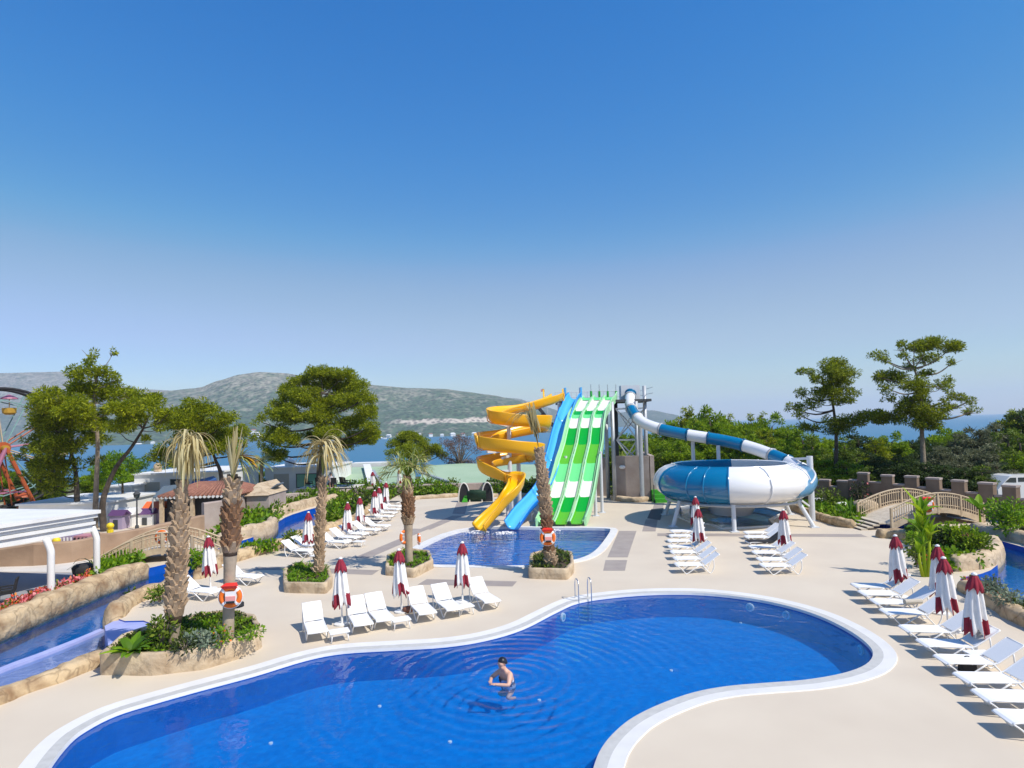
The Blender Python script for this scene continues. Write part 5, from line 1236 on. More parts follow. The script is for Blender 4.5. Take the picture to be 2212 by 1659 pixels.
# ------------------------------------------------------------------ arched bridges
def bridge(label, a, b, width, rise, rail, seed, n=26, mt='wood', nb=34, base=.15):
    a = Vector(a); b = Vector(b); d = (b-a); L = d.length; ang = math.atan2(d.y, d.x); t = thing('footbridge', label, 'bridge', a, ang)
    def z(u): return base + rise * math.sin(math.pi*u)
    mb = MB()
    rg = [[(L*i/n, -width/2, z(i/n)-.06), (L*i/n, width/2, z(i/n)-.06), (L*i/n, width/2, z(i/n)), (L*i/n, -width/2, z(i/n))] for i in range(n+1)]
    mb.loft(rg, True, cap0=True, cap1=True); mb.build('deck_boards', M['wood2'], t)
    for s in (-1, 1):
        mb = MB(); y0 = s*(width/2+.05)
        rg = [[(L*i/n, y0-.045, z(i/n)-.34*(1-.25*math.sin(math.pi*i/n))-.0), (L*i/n, y0+.045, z(i/n)-.34*(1-.25*math.sin(math.pi*i/n))), (L*i/n, y0+.045, z(i/n)+.06), (L*i/n, y0-.045, z(i/n)+.06)] for i in range(n+1)]
        mb.loft(rg, True, cap0=True, cap1=True); mb.build('side_beam', M[mt], t)
        mb = MB()
        for h, w in ((rail, .055), (rail-.2, .03), (.22, .03)): mb.tube([(L*i/n, y0, z(i/n)+h) for i in range(n+1)], w, 6)
        mb.build('handrail', M[mt], t)
        for i in range(5):
            u = i/4; mb = MB(); mb.box((L*u, y0, z(u)+rail/2-.15), (.12,.12,rail+.35)); mb.build('post', M[mt], t)
        mb = MB()
        for i in range(nb):
            u = (i+.5)/nb; mb.box((L*u, y0, z(u)+rail*.5), (.045,.035,rail-.12))
        mb.build('baluster', M[mt], t)['kind'] = 'stuff'
    return t
BL = bridge('pale wooden arched footbridge over the left river behind the palms', (G(232,1216).x, G(232,1216).y, 0), (G(486,1196).x, G(486,1196).y, 0), 2.0, 1.0, .85, 1, nb=36, base=-.3)
ra = G(1915, 1142); rb = G(2098, 1128)
BR = bridge('tan wooden arched footbridge over the right river by the castle wall', (ra.x, ra.y+1.2, 0), (rb.x+.3, rb.y+1.0, 0), 2.6, .78, .95, 2, nb=40, base=.25)
st = thing('bridge_steps', 'curved concrete steps with dark risers up to the right bridge', 'steps', (ra.x-.2, ra.y+1.0, 0))
for k in range(4):
    mb = MB(); mb.box((-.25-.36*(3-k), 0, .055+.11*k), (.40, 2.7-.0*k, .11*(k+1)+.0) if False else (.40, 2.7, .10)); mb.box((-.25-.36*(3-k)-.19, 0, .0+.11*k), (.02, 2.72, .10), m=1); mb.build('step', [M['wood2'], M['dark']], st)
c = at(2003, 1092, ra.y-.3); buoy(c, .33, 'orange lifebuoy hanging on the right bridge railing', True)
c = at(350, 1160, G(360,1210).y-.35); buoy(c, .30, 'orange lifebuoy on the left bridge railing half behind the shaggy palm', False)

# ladder at the big pool
lg_ = G(1262, 1296); lt = thing('pool_ladder', 'stainless steel pool ladder with two tall handrails', 'ladder', (lg_.x, lg_.y, 0), R(14))
for s in (-1, 1):
    mb = MB(); mb.tube(spline([(s*.26,.30,0),(s*.26,.30,.55),(s*.26,.22,.76),(s*.26,.08,.80),(s*.26,-.06,.72),(s*.26,-.10,.5),(s*.26,-.10,-.65)], 5), .022, 8); mb.build('handrail', M['chrome'], lt, smooth=True)
for k in range(3):
    mb = MB(); mb.box((0,-.10,-.18-.2*k), (.52,.07,.025)); mb.build('rung', M['chrome'], lt)
# pool lamps on the basin walls
def lampring(px, py, zz, k, lab):
    # nearest basin wall point under the water
    g = G(px, py, zz); best = min(range(len(inn)), key=lambda i: (inn[i]-g).length); p = inn[best]; tdir = (inn[(best+1) % len(inn)] - inn[best-1]).normalized()
    nrm = Vector((-tdir.y, tdir.x, 0)); cc = sum(inn, Vector())/len(inn)
    if nrm.dot(g - p) < 0: nrm = -nrm
    t = thing('pool_lamp', lab, 'pool lamp', (p.x + nrm.x*.02, p.y + nrm.y*.02, zz), math.atan2(nrm.y, nrm.x), 'round lamps on the wall of the big pool')
    mb = MB(); rg = [[(x, r*math.cos(6.2832*j/18), r*math.sin(6.2832*j/18)) for j in range(18)] for x, r in ((0,.16),(.05,.15),(.06,.10))]; mb.loft(rg, True); mb.build('rim', M['white'], t)
    mb = MB(); rg = [[(x, r*math.cos(6.2832*j/18), r*math.sin(6.2832*j/18)) for j in range(18)] for x, r in ((.05,.11),(.07,.05),(.075,.001))]; mb.loft(rg, True); mb.build('lens', mat('lamp_lens%d' % k, (.25,.45,.5), .2), t)
for k, (x, y) in enumerate(((168,1605),(430,1512),(573,1466),(683,1440),(900,1412),(1105,1373),(1257,1340),(1352,1297),(1600,1328),(1687,1330),(1830,1403))):
    lampring(x, y, -.32, k, 'round white pool lamp, %s from the left along the far wall of the big pool' % ordn(k))

for k, (x, y) in enumerate(((585,1605),(820,1525),(972,1602),(1165,1512),(1450,1448),(1600,1345),(1160,1398))):
    p = G(x, y, -.93); mb = MB(); mb.tube([(0,0,-.02),(0,0,.012),(0,0,.016)], [.05,.05,.03], 12); o = mb.build('floor_inlet', M['white'], smooth=False); o.location = p
    tag(o, 'small round white inlet, %s in the list across the big pool floor' % 'x' if False else 'small round white water inlet on the blue floor of the big pool', 'pool inlet', 'round inlets on the pool floor')
# ------------------------------------------------------------------ white shelter at the left
sh = thing('shade_shelter', 'white flat roofed shade shelter with layered fascia at the left edge', 'shelter', (0,0,0))
A_ = at(218, 1101, 28.6); z_r = A_.z; B_ = G(0, 1133, z_r); C_ = G(0, 1099, z_r)
dirf = (B_ - A_).normalized(); D_ = A_ + dirf*11; E_ = D_ + Vector((-12,3,0)); F_ = Vector((C_.x-9, C_.y+2.0, z_r))
roof = [A_, C_, F_, E_, D_]
mb = MB(); mb.prism([Vector((p.x,p.y,0)) for p in roof], z_r-.16, z_r); mb.build('roof', M['white_paint'], sh)
inr = []
cen_ = sum(roof, Vector())/5
for k, (dz0, dz1, sc, mt) in enumerate(((-.34,-.17,.985,'white_paint'),(-.50,-.36,.965,'grey'),(-.66,-.52,.975,'white_paint'),(-.98,-.68,.96,'white_paint'))):
    q = [cen_ + (p-cen_)*sc for p in roof]; mb = MB(); mb.prism([Vector((p.x,p.y,0)) for p in q], z_r+dz0, z_r+dz1); mb.build('fascia_board', M[mt if mt != 'grey' else 'steel_w'], sh)
for (x, y) in ((110,1287),(209,1249),(-40,1350),(-160,1400)):
    p = G(x, y); mb = MB(); mb.tube(spline([(p.x,p.y,0),(p.x,p.y,1.5),(p.x-.02,p.y,1.95),(p.x-.22,p.y+.0,z_r-.9)], 4), [.14]*13, 12); mb.build('post', M['white_paint'], sh, smooth=True)
for (x, y) in ((-250,1240),(60,1236)):
    p = G(x, y); mb = MB(); mb.tube([(p.x,p.y,0),(p.x,p.y,z_r-.9)], .12, 10) if x < 0 else mb.tube([(p.x-6,p.y,0),(p.x-6,p.y,z_r-.9)], .12, 10); mb.build('post', M['white_paint'], sh, smooth=True)
mb = MB(); q = [G(*p) for p in ((196,1237),(-350,1237),(-350,1470),(-100,1362),(0,1322),(100,1284),(196,1250))]; mb.v = [(p.x,p.y,.007) for p in q]; mb.f = [tuple(range(7))]; mb.m = [0]; struct(fixn(mb.build('shelter_shade_sheet', mat('shaded_deck', (.30,.30,.32), .8, (.26,.26,.28), .7))))  # grey-blue sheet paints the shelter's shade onto the deck
def wicker(loc, rz, label, group=None):
    t = thing('wicker_chair', label, 'chair', loc, rz, group); M1 = M['dark']
    mb = MB(); mb.box((0,0,.42), (.52,.52,.08)); mb.build('seat', M['black'], t)
    mb = MB(); mb.loft([[(-.26,.24,.4),(.26,.24,.4),(.26,.30,.4),(-.26,.30,.4)],[(-.28,.36,.98),(.28,.36,.98),(.28,.41,.98),(-.28,.41,.98)]], True, cap0=True, cap1=True); mb.build('backrest', M['black'], t)
    for sx in (-1,1):
        mb = MB(); mb.box((sx*.27,0,.62), (.06,.5,.05)); mb.box((sx*.27,-.22,.52), (.05,.05,.2)); mb.build('armrest', M['black'], t)
        for sy in (-1,1): mb = MB(); mb.tube([(sx*.22,sy*.22,.4),(sx*.25,sy*.25,0)], .022, 6); mb.build('leg', M['black'], t)
    return t
wicker(gp(12,1302), R(-60), 'black wicker chair under the white shelter')
pl_ = thing('round_planter_pot', 'dark round bush or pot by the shelter post', 'pot', gp(180,1246)); mb = MB(); mb.tube([(0,0,0),(0,0,.15),(0,0,.5),(0,0,.62)], [.3,.42,.48,.3], 14); mb.build('pot', M['black'], pl_, smooth=True)
# drooping dark plant behind the shelter post
rosette(gp(200,1222), 1.5, 10, 'dark arching thin plant behind the shelter post', M['leaf3'], w=.08, up=1.6, bend=2.4, seed=31)
# ------------------------------------------------------------------ castle wall on the right
def Yw(x): return 46.5 - (x - 1770) * 9.2 / 430
def cpt(x): p = at(x, 1000, Yw(x)); return Vector((p.x, p.y, 0))
cw = thing('castle_wall', 'long brown battlemented garden wall behind the right bridge', 'wall', (0,0,0))
mer = [(1769,1791,1035,1052),(1808,1831,1037,1054),(1853,1875,1020,1040),(1904,1928,1025,1045),(1955,1981,1027,1050),(2001,2030,1031,1056),(2056,2084,1036,1062),(2114,2146,1041,1068),(2166,2196,1047,1074),(2222,2256,1054,1082),(2285,2322,1062,1090),(2360,2400,1072,1100)]
prev = 1735
for i, (x0, x1, yt_, yl) in enumerate(mer):
    zt = at(x0, yt_, Yw(x0)).z; zl = at(x0, yl - 4, Yw(x0)).z; a, b = cpt(x0), cpt(x1); d = (b-a).normalized(); s = Vector((-d.y, d.x, 0))
    mb = MB(); mb.prism([a - s*.27, b - s*.27, b + s*.27, a + s*.27], 0, zt - .12); mb.prism([a - s*.30 - d*.03, b - s*.30 + d*.03, b + s*.30 + d*.03, a + s*.30 - d*.03], zt-.12, zt, 1); mb.build('merlon', [M['castle'], M['stucco_grey']], cw)
    q = cpt(prev); mb = MB(); mb.prism([q + d*.003 - s*.2, a - d*.003 - s*.2, a - d*.003 + s*.2, q + d*.003 + s*.2], 0, zl - .10); mb.prism([q + d*.035 - s*.23, a - d*.035 - s*.23, a - d*.035 + s*.23, q + d*.035 + s*.23], zl-.10, zl, 1); mb.build('curtain', [M['castle'], M['stucco_grey']], cw)
    prev = x1
# hinterland ground behind the walls
q = [cpt(1735), cpt(1900), cpt(2100), cpt(2400), Vector((52,34,0)), Vector((52,46,0)), Vector((46,60,0)), Vector((30,67,0)), Vector((8,67.5,0)), Vector((8,59,0)), Vector((14,58.5,0)), Vector((14,47,0)), Vector((19,46.5,0))]
mb = MB(); mb.v = [(p.x,p.y,.012) for p in q]; mb.f = [tuple(range(len(q)))]; mb.m = [0]; struct(fixn(mb.build('woodland_floor', mat('forest_floor', (.13,.11,.05), .95, (.06,.07,.025), .6))))
q = [Vector(p) for p in ((-61,47,0),(-40,47,0),(-25,49,0),(-21.5,60,0),(-12,64.5,0),(8,65.5,0),(8,67.5,0),(-61,67.5,0))]
mb = MB(); mb.v = [(p.x,p.y,.012) for p in q]; mb.f = [tuple(range(len(q)))]; mb.m = [0]; struct(fixn(mb.build('yard_ground', mat('yard_ground', (.36,.32,.25), .95, (.22,.22,.12), .3))))

# ------------------------------------------------------------------ left walls and buildings
def wall_path(name, pts, th, mt, label, cat='wall', rough=.06):
    # pts: (x, ytop, Y, z_top or None)
    P = []
    for (x, yt_, Y) in pts: p = at(x, yt_, Y); P.append((Vector((p.x, p.y, 0)), p.z))
    fine = []
    for i in range(len(P)-1):
        L = (P[i+1][0]-P[i][0]).length; m = max(1, int(L/.5))
        for j in range(m): fine.append((P[i][0].lerp(P[i+1][0], j/m), P[i][1] + (P[i+1][1]-P[i][1])*j/m))
    fine.append(P[-1]); rings = []; k = len(fine)
    for i, (p, z) in enumerate(fine):
        t = (fine[min(i+1,k-1)][0] - fine[max(i-1,0)][0]).normalized(); s = Vector((t.y,-t.x,0)); n1 = rough*noise.noise(Vector((p.x*.8,p.y*.8,2))); zz = z + n1*1.2
        rings.append([tuple(p + s*th*a*(1+n1) + Vector((0,0,h))) for a, h in ((-.5,-.1),(-.5,zz*.5),(-.5,zz-.08),(-.35,zz),(.35,zz),(.5,zz-.08),(.5,zz*.5),(.5,-.1))])
    mb = MB(); mb.loft(rings, True, cap0=True, cap1=True); return tag(mb.build(name, mt, smooth=False), label, cat)
wall_path('stucco_wall', [(-260,1186,32.6),(0,1184,32.6),(77,1173,32.6),(116,1171,32.8),(154,1168,33.2),(202,1160,34.0)], .35, M['stucco'], 'brown stucco garden wall behind the shelter posts')
wall_path('stucco_wall', [(212,1150,34.4),(239,1151,35),(290,1143,36.2),(358,1130,38),(437,1112,41)], .35, M['stucco'], 'brown stucco wall rising behind the left bridge')
wall_path('stucco_wall', [(438,1086,41.8),(482,1080,43),(515,1064,46.5),(560,1062,50.2)], .35, M['stucco_grey'], 'tall grey-pink stucco wall between the two big palms')
wall_path('stucco_wall', [(561,1068,50.5),(620,1066,54),(680,1062,58),(735,1058,60.5),(790,1052,62),(860,1049,63)], .35, M['stucco_grey'], 'long grey-pink wall behind the left planting bed')
wall_path('stucco_wall', [(862,1047,63.2),(960,1045,63.6),(1060,1042,63.9),(1175,1044,64)], .35, M['stucco_grey'], 'grey-pink wall in front of the pale green roofs')
wall_path('stucco_wall', [(1408,1040,55.5),(1450,1038,55.5),(1520,1045,54),(1640,1050,51),(1738,1052,47.6)], .3, M['stucco_grey'], 'low wall behind the bowl slide')
def building(label, x0, x1, ytop, Y, depth, parts, name='building', mt='white_paint', parapet=.25, cat='building', z0=0, rz=0.0):
    a = at(x0, ytop, Y); b = at(x1, ytop, Y); z = (a.z + b.z)/2; t = thing(name, label, cat, (a.x, Y, z0), rz); w = b.x - a.x
    mb = MB(); mb.box((w/2, depth/2, (z-z0)/2), (w, depth, z-z0)); mb.build('wall', M[mt], t)
    mb = MB(); mb.box((w/2, depth/2, z-z0+.07), (w+.3, depth+.3, .14)); mb.build('roof', M[mt], t)
    for (nm, xa, xb, ya, yb, m) in parts:
        p = at(xa, ya, Y); q = at(xb, yb, Y); mb = MB(); mb.box(((p.x+q.x)/2 - a.x, -.03, (p.z+q.z)/2 - z0), (abs(q.x-p.x), .10, abs(p.z-q.z))); f = mb.build(nm, M[m], t)
        if nm == 'window':
            mb = MB(); X0, X1, Z0, Z1 = min(p.x,q.x)-a.x, max(p.x,q.x)-a.x, min(p.z,q.z)-z0, max(p.z,q.z)-z0
            for cxy in (((X0+X1)/2, Z0, X1-X0+.12, .08), ((X0+X1)/2, Z1, X1-X0+.12, .08), (X0, (Z0+Z1)/2, .08, Z1-Z0), (X1, (Z0+Z1)/2, .08, Z1-Z0), ((X0+X1)/2, (Z0+Z1)/2, .05, Z1-Z0)):
                mb.box((cxy[0], -.09, cxy[1]), (cxy[2], .05, cxy[3]))
            mb.build('frame', M['dark'], f)
    return t, w, z
b1, w1, z1 = building('white flat roofed building behind the left trees', 290, 470, 1024, 56, 9, [('door',310,345,1042,1083,'beige'),('window',370,400,1036,1050,'glass'),('window',418,438,1036,1048,'glass')])
mb = MB(); mb.tube([(1.0,2,z1+.1),(1.0,2,z1+.35)], .35, 12); mb.ball((1.0,2,z1+.6), .38, 14, 8); mb.build('chimney', M['rock_pale'], b1, smooth=True)
b2, w2, z2 = building('white building with a green window behind the round pine', 572, 716, 1011, 66, 8, [('door',592,624,1024,1060,'beige'),('window',641,690,1024,1052,'gglass')])
mb = MB(); mb.tube([(2.2,1.5,z2+.1),(2.2,1.5,z2+.7),(2.2,1.5,z2+1.1)], [.55,.6,.12], 10); mb.build('chimney', M['white_paint'], b2)
mb = MB(); mb.box((6.0,2,z2+.45), (1.0,1.4,.8)); mb.tube([(6.0,2,z2+.85),(6.0,2,z2+1.15)], [.4,.1], 10); mb.build('roof_hatch', M['white_paint'], b2)
building('low white flat roofed annex beyond the shelter, left of the pine trunks', 40, 232, 1090, 46, 7, [('door',205,228,1100,1125,'beige')], parapet=.1)
building('cream columned house front between the pine trunks and the white building', 236, 284, 1052, 54, 5, [('column',246,250,1060,1095,'white_paint'),('column',262,266,1060,1095,'white_paint'),('door',252,260,1066,1095,'beige')])
# pale green roofs
def slab_roof(label, q, wallz, extra=None, mt='groof'):
    t = thing('green_roof_hall', label, 'building'); P = [at(*p) for p in q]
    mb = MB(); n = len(P); mb.v = [tuple(p) for p in P] + [tuple(p - Vector((0,0,.18))) for p in P]
    mb.f = [tuple(range(n)), tuple(range(2*n-1, n-1, -1))] + [(i, i+n, (i+1) % n + n, (i+1) % n) for i in range(n)]; mb.m = [0]*len(mb.f); fixn(mb.build('roof', M[mt], t))
    c = sum(P, Vector())/n; Q = [c + (p-c)*.94 for p in P]; zb = min(p.z for p in P) - .2; mb = MB(); mb.prism([Vector((p.x,p.y,0)) for p in Q], -4, max(-.5, zb)); fixn(mb.build('wall', M['stucco_grey'], t)); return t
slab_roof('pale green sloping roof between the white building and the fourth palm', [(718,1050,66),(900,1045,66),(892,1006,80),(716,1010,80)], 0)
slab_roof('large pale green sloping roof behind the yellow slide', [(905,1045,66),(1190,1046,66),(1190,1004,80),(1000,1001,81),(915,1006,79)], 0)
sk = thing('roof_ridge_light', 'white and grey ridge light running down the green roof', 'skylight'); 
mb = MB(); a = at(803,1045,66); b = at(792,1007,79); mb.bar(a + Vector((0,0,.18)), b + Vector((0,0,.18)), .9, .2); mb.build('frame', M['white_paint'], sk)
mb = MB(); mb.bar(at(822,1045,66) + Vector((0,0,.2)), at(806,1020,74) + Vector((0,0,.2)), .3, .2); mb.build('glass', M['steel'], sk)
tag(MB().prism([Vector((at(758,1008,80.5).x,80.5,0)), Vector((at(835,1006,80.5).x,80.5,0)), Vector((at(835,1006,80.5).x,83,0)), Vector((at(758,1008,80.5).x,83,0))], -4, at(790,1000,80.5).z).build('roof_block', M['white_paint']), 'white block on the ridge of the green roof', 'building')
tag(MB().bar(at(905,1020,74), at(975,1043,65.6), .35, .25).build('roof_valley', M['steel']), 'grey sloping gutter between the two green roofs', 'gutter')
# tiled hut
hp = at(425, 1075, 45.5); hut = thing('tile_roofed_kiosk', 'small kiosk with a terracotta tile roof between the big palms', 'kiosk', (hp.x, 45.5, 0))
ze = at(425,1072,45.5).z; zr = at(465,1040,48).z; W = 3.0
mb = MB(); mb.loft([[(-W,0,ze),(W,0,ze),(W,5,ze),(-W,5,ze)],[(-.9,2.2,zr),(1.6,2.2,zr),(1.6,2.8,zr),(-.9,2.8,zr)]], True, cap0=True, cap1=True); rf = mb.build('roof', M['terracotta'], hut)
mb = MB()
for i in range(19):
    x = -W + 2*W*(i+.5)/19; u = (x+W)/(2*W); xt = -.9 + 2.5*u; mb.tube([(x,-.12,ze+.02),((x+xt)/2,1.0,(ze+zr)/2+.05),(xt,2.15,zr+.03)], [.12,.10,.07], 7)
for i in range(14):
    y = 5*(i+.5)/14; mb.tube([(W+.1,y,ze+.02),(1.62,2.2+.6*i/14,zr+.03)], [.12,.06], 6)
mb.build('roof_tile', M['terracotta'], rf, smooth=True)['kind'] = 'stuff'
mb = MB()
for i in range(19): x = -W + 2*W*(i+.5)/19; mb.tube([(x,-.13,ze-.05),(x,.05,ze-.04)], .105, 8)
mb.build('tile_end', M['white_paint'], rf)['kind'] = 'stuff'
mb = MB(); mb.box((0,2.6,ze/2), (5.0,4.2,ze-.02)); mb.build('wall', M['black'], hut)
for x in (-2.7,-.4,2.7): mb = MB(); mb.box((x,.15,ze/2), (.25,.25,ze)); mb.build('post', M['wood'], hut)
aw = thing('slate_awning', 'grey blue sloping awning left of the tiled kiosk', 'awning'); P = [at(330,1074,46), at(398,1068,46), at(404,1044,50), at(352,1050,50)]
mb = MB(); mb.v = [tuple(p) for p in P] + [tuple(p-Vector((0,0,.12))) for p in P]; mb.f = [(0,1,2,3),(7,6,5,4)] + [(i,i+4,(i+1)%4+4,(i+1)%4) for i in range(4)]; mb.m = [0]*6; mb.build('sheet', M['slate'], aw)
for p in P[:2]: mb = MB(); mb.tube([(p.x,p.y,0),(p.x,p.y,p.z-.1)], .06, 6); mb.build('post', M['steel'], aw)
aw = thing('blue_awning', 'blue tipped pale awning behind the tiled kiosk', 'awning'); P = [at(412,1050,52), at(468,1034,52), at(462,1028,54), at(415,1040,54)]
mb = MB(); mb.v = [tuple(p) for p in P] + [tuple(p-Vector((0,0,.25))) for p in P]; mb.f = [(0,1,2,3),(7,6,5,4)] + [(i,i+4,(i+1)%4+4,(i+1)%4) for i in range(4)]; mb.m = [0]*6; mb.build('sheet', mat('awning_blue', (.05,.14,.38), .7), aw)
mb = MB(); p = P[0]; mb.tube([(p.x+.4,p.y+.5,0),(p.x+.4,p.y+.5,p.z)], .05, 6); mb.build('post', M['steel'], aw)
# grey tent like roof right of the brown palm
P = [at(528,1072,47), at(580,1070,47), at(556,1044,49.5)]; tn = thing('gable_shed', 'grey-pink gabled shed behind the brown barked palm', 'shed')
mb = MB(); mb.loft([[P[0],P[2],P[1]],[P[0]+Vector((0,4,0)),P[2]+Vector((0,4,0)),P[1]+Vector((0,4,0))]], True, cap0=True, cap1=True); fixn(mb.build('roof', M['rock_pale'], tn))
mb = MB(); c = (P[0]+P[1])/2; mb.box((c.x, c.y+2, c.z/2), ((P[1]-P[0]).length*.92, 3.6, c.z)); mb.build('wall', M['stucco_grey'], tn)
# slanted parasol
P = at(585,1064,50); tag(MB().bar(at(574,1066,50), at(606,1044,50), 1.4, .08).build('tilted_awning', M['slate']), 'dark tilted awning beside the white building with the green window', 'awning')

# ------------------------------------------------------------------ toy village
def toyhouse(loc, w, h, body, roof, label, rz=0):
    t = thing('play_house', label, 'play house', loc, rz, 'coloured play equipment'); mb = MB(); mb.box((0,0,h/2), (w,w,h)); mb.build('wall', body, t)
    mb = MB(); mb.loft([[(-w*.62,-w*.6,h),(w*.62,-w*.6,h),(w*.62,w*.6,h),(-w*.62,w*.6,h)],[(-w*.62,-.02,h+w*.4),(w*.62,-.02,h+w*.4),(w*.62,.02,h+w*.4),(-w*.62,.02,h+w*.4)]], True, cap0=True, cap1=True); mb.build('roof', roof, t)
    mb = MB(); mb.box((0,-w/2-.02,h*.35), (w*.35,.05,h*.7)); mb.build('door', M['dark'], t)
pu = mat('purple_plastic', (.11,.05,.14), .5); lil = mat('lilac_plastic', (.36,.29,.40), .6); ye = mat('toy_yellow', (.85,.62,.02), .5); orr = mat('toy_orange', (.85,.16,.04), .5); tq = mat('toy_mint', (.30,.62,.52), .5); rose = mat('toy_rose', (.50,.22,.25), .7)
for (x, y, w, h, bb, rf_, l) in ((320,1128,1.3,1.1,lil,orr,'play house with a bright orange roof left of the shaggy palm'),(300,1132,1.0,.8,M['white_paint'],pu,'small play house with a purple roof near the stucco wall'),(346,1122,1.5,.9,M['white_paint'],tq,'white and mint play house half behind the shaggy palm'),
        (235,1142,.9,1.0,lil,pu,'purple play house beside the lamp post'),(256,1136,1.2,.9,M['white_paint'],M['white_paint'],'plain white play block beside the lamp post')):
    g_ = G(x, y+6); toyhouse((g_.x, g_.y+1.2, 0), w, h, bb, rf_, l)
for (x, y, mt_, l) in ((122,1168,ye,'yellow rounded toy above the brown wall'),(97,1176,orr,'red and white toy peeking over the brown wall'),(238,1136,ye,'yellow toy beak shape by the pine trunk')):
    p = at(x, y, 34.6 if x < 200 else 37); t = thing('ride_toy', l, 'toy', (p.x, p.y, 0)); mb = MB(); mb.ball((0,0,p.z), (.22,.2,.2), 10, 6); mb.build('head', mt_, t, smooth=True); mb = MB(); mb.tube([(0,0,0),(0,0,p.z-.2)], .18, 8); mb.build('body', mt_, t)
for (x0, x1, l, mt_) in ((135,163,'lilac slatted train car behind the brown wall',lil),(166,196,'rose and black train car behind the brown wall',rose)):
    a = at(x0, 1160, 35.4); b = at(x1, 1160, 35.4); t = thing('toy_train_car', l, 'toy train', ((a.x+b.x)/2, 35.6, 0)); w = b.x-a.x; zt = at((x0+x1)/2, 1156, 35.4).z
    mb = MB(); mb.box((0,0,zt/2+.2), (w,.9,zt-.4)); mb.build('body', mt_, t)
    mb = MB(); 
    for k in range(4): mb.box((-w*.4+w*.27*k,-.47,zt*.72), (w*.1,.05,zt*.4))
    mb.build('slat', M['black'] if mt_ is rose else M['white_paint'], t)['kind'] = 'stuff'
    for sx in (-1,1): mb = MB(); mb.tube([(sx*w*.3,-.5,.25),(sx*w*.3,.5,.25)], .25, 12); mb.build('wheel', M['black'], t)
p = G(267, 1152); lp = thing('lamp_post', 'black garden lamp post among the play houses', 'lamp post', (p.x, p.y+1.5, 0)); H = at(267,1068,p.y+1.5).z
mb = MB(); mb.tube([(0,0,0),(0,0,.3),(0,0,.32),(0,0,H-.3)], [.14,.12,.06,.05], 8); mb.build('post', M['dark'], lp)
mb = MB(); mb.tube([(0,0,H-.3),(0,0,H-.25),(0,0,H)], [.07,.17,.22], 8); mb.build('lantern', M['glass'], lp); mb = MB(); mb.tube([(0,0,H),(0,0,H+.05),(0,0,H+.25)], [.26,.24,.02], 8); mb.build('cap', M['dark'], lp)
# dark wicker chairs behind the wall
for k, (x, y) in enumerate(((668,1062),(684,1066),(722,1062),(738,1060),(752,1058))):
    g_ = at(x, 1050, 61.4); wicker((g_.x, 61.4 + (k % 2)*.8, 1.0), rnd.uniform(-1,1)+3.1, 'dark wicker chair on the far terrace by the round pine, %s from the left' % ordn(k), 'dark wicker chairs on the far terrace')
tg = thing('terrace', 'raised stucco terrace under the round pine', 'terrace', (at(712,1060,61.8).x, 62.4, 0)); mb = MB(); mb.box((0,0,.48), (6.0,3.0,.96)); mb.build('wall', M['stucco_grey'], tg)
mb = MB(); mb.box((0,0,.98), (6.1,3.1,.04)); mb.build('paving', M['pale'], tg)

# white van behind the castle wall
vp = at(2200, 1060, 43.5); van = thing('parked_van', 'white van parked behind the castle wall at the right edge', 'van', (vp.x+1.6, vp.y+1.5, 0)); zt = at(2185,1026,44).z
mb = MB(); rg = [[(x,-.95,z),(x,-.95+.0,z)] for x,z in ()]
sec = [(-2.6,.5),(-2.65,1.2),(-2.3,1.6),(-1.75,zt-.1),(-1.4,zt),(2.3,zt),(2.5,zt-.2),(2.55,.5)]
mb.loft([[(x, y, z) for x, z in sec] for y in (-.98, .98)], True, cap0=True, cap1=True); mb.build('body', M['tube_w'], van)
mb = MB(); mb.loft([[(x, y, z) for x, z in ((-2.1,1.75),(-1.72,zt-.2),(-1.3,zt-.2),(-1.3,1.7))] for y in (-1.0, 1.0)], True, cap0=True, cap1=True); mb.build('window', M['glass'], van)
mb = MB(); mb.box((.4,0,(zt+1.55)/2), (3.1,2.0,zt-1.95)); mb.build('window', M['glass'], van)
for x in (-1.7,1.6):
    for y in (-.9,.9): mb = MB(); mb.tube([(x,y-.12,.36),(x,y+.12,.36)], .36, 16); mb.build('wheel', M['black'], van)

# ------------------------------------------------------------------ ferris wheel
hc = at(0, 968, 50); fw = thing('ferris_wheel', 'colourful ferris wheel with a black rim at the left edge', 'ferris wheel', (hc.x, hc.y, 0), R(57)); Rw = 128*50/1313.0; hz_ = hc.z
cc_ = [mat('wheel_%s' % n_, c_, .5) for n_, c_ in (('pink',(.36,.13,.20)),('orange',(.38,.08,.02)),('teal',(.20,.34,.32)),('cream',(.50,.38,.24)),('purple',(.34,.12,.30)),('gold',(.45,.26,.03)))]
for s in (-1, 1):
    mb = MB(); mb.tube([(Rw*math.cos(6.2832*i/60), s*.75, hz_ + Rw*math.sin(6.2832*i/60)) for i in range(60)], .13, 6, closed=True); mb.build('rim', M['black'], fw)
    mb = MB(); mb.tube([(Rw*.8*math.cos(6.2832*i/12), s*.75, hz_ + Rw*.8*math.sin(6.2832*i/12)) for i in range(12)], .05, 5, closed=True); mb.build('inner_ring', cc_[2], fw)
    for i in range(12):
        a = 6.2832*i/12 + .12; mb = MB(); mb.tube([(.3*math.cos(a), s*.75, hz_+.3*math.sin(a)),(Rw*math.cos(a), s*.75, hz_+Rw*math.sin(a))], .055, 5); mb.build('spoke', cc_[i % 4], fw)
    for dx, m_ in ((-1, 0), (1, 1)):
        mb = MB(); mb.tube([(0, s*1.3, hz_),(dx*2.3, s*1.7, 0)], .16, 8); mb.build('leg', cc_[m_], fw)
    mb = MB(); mb.bar((-1.4, s*1.57, 2.4),(1.4, s*1.57, 2.4), .1, .14); mb.build('cross_bar', cc_[0], fw)
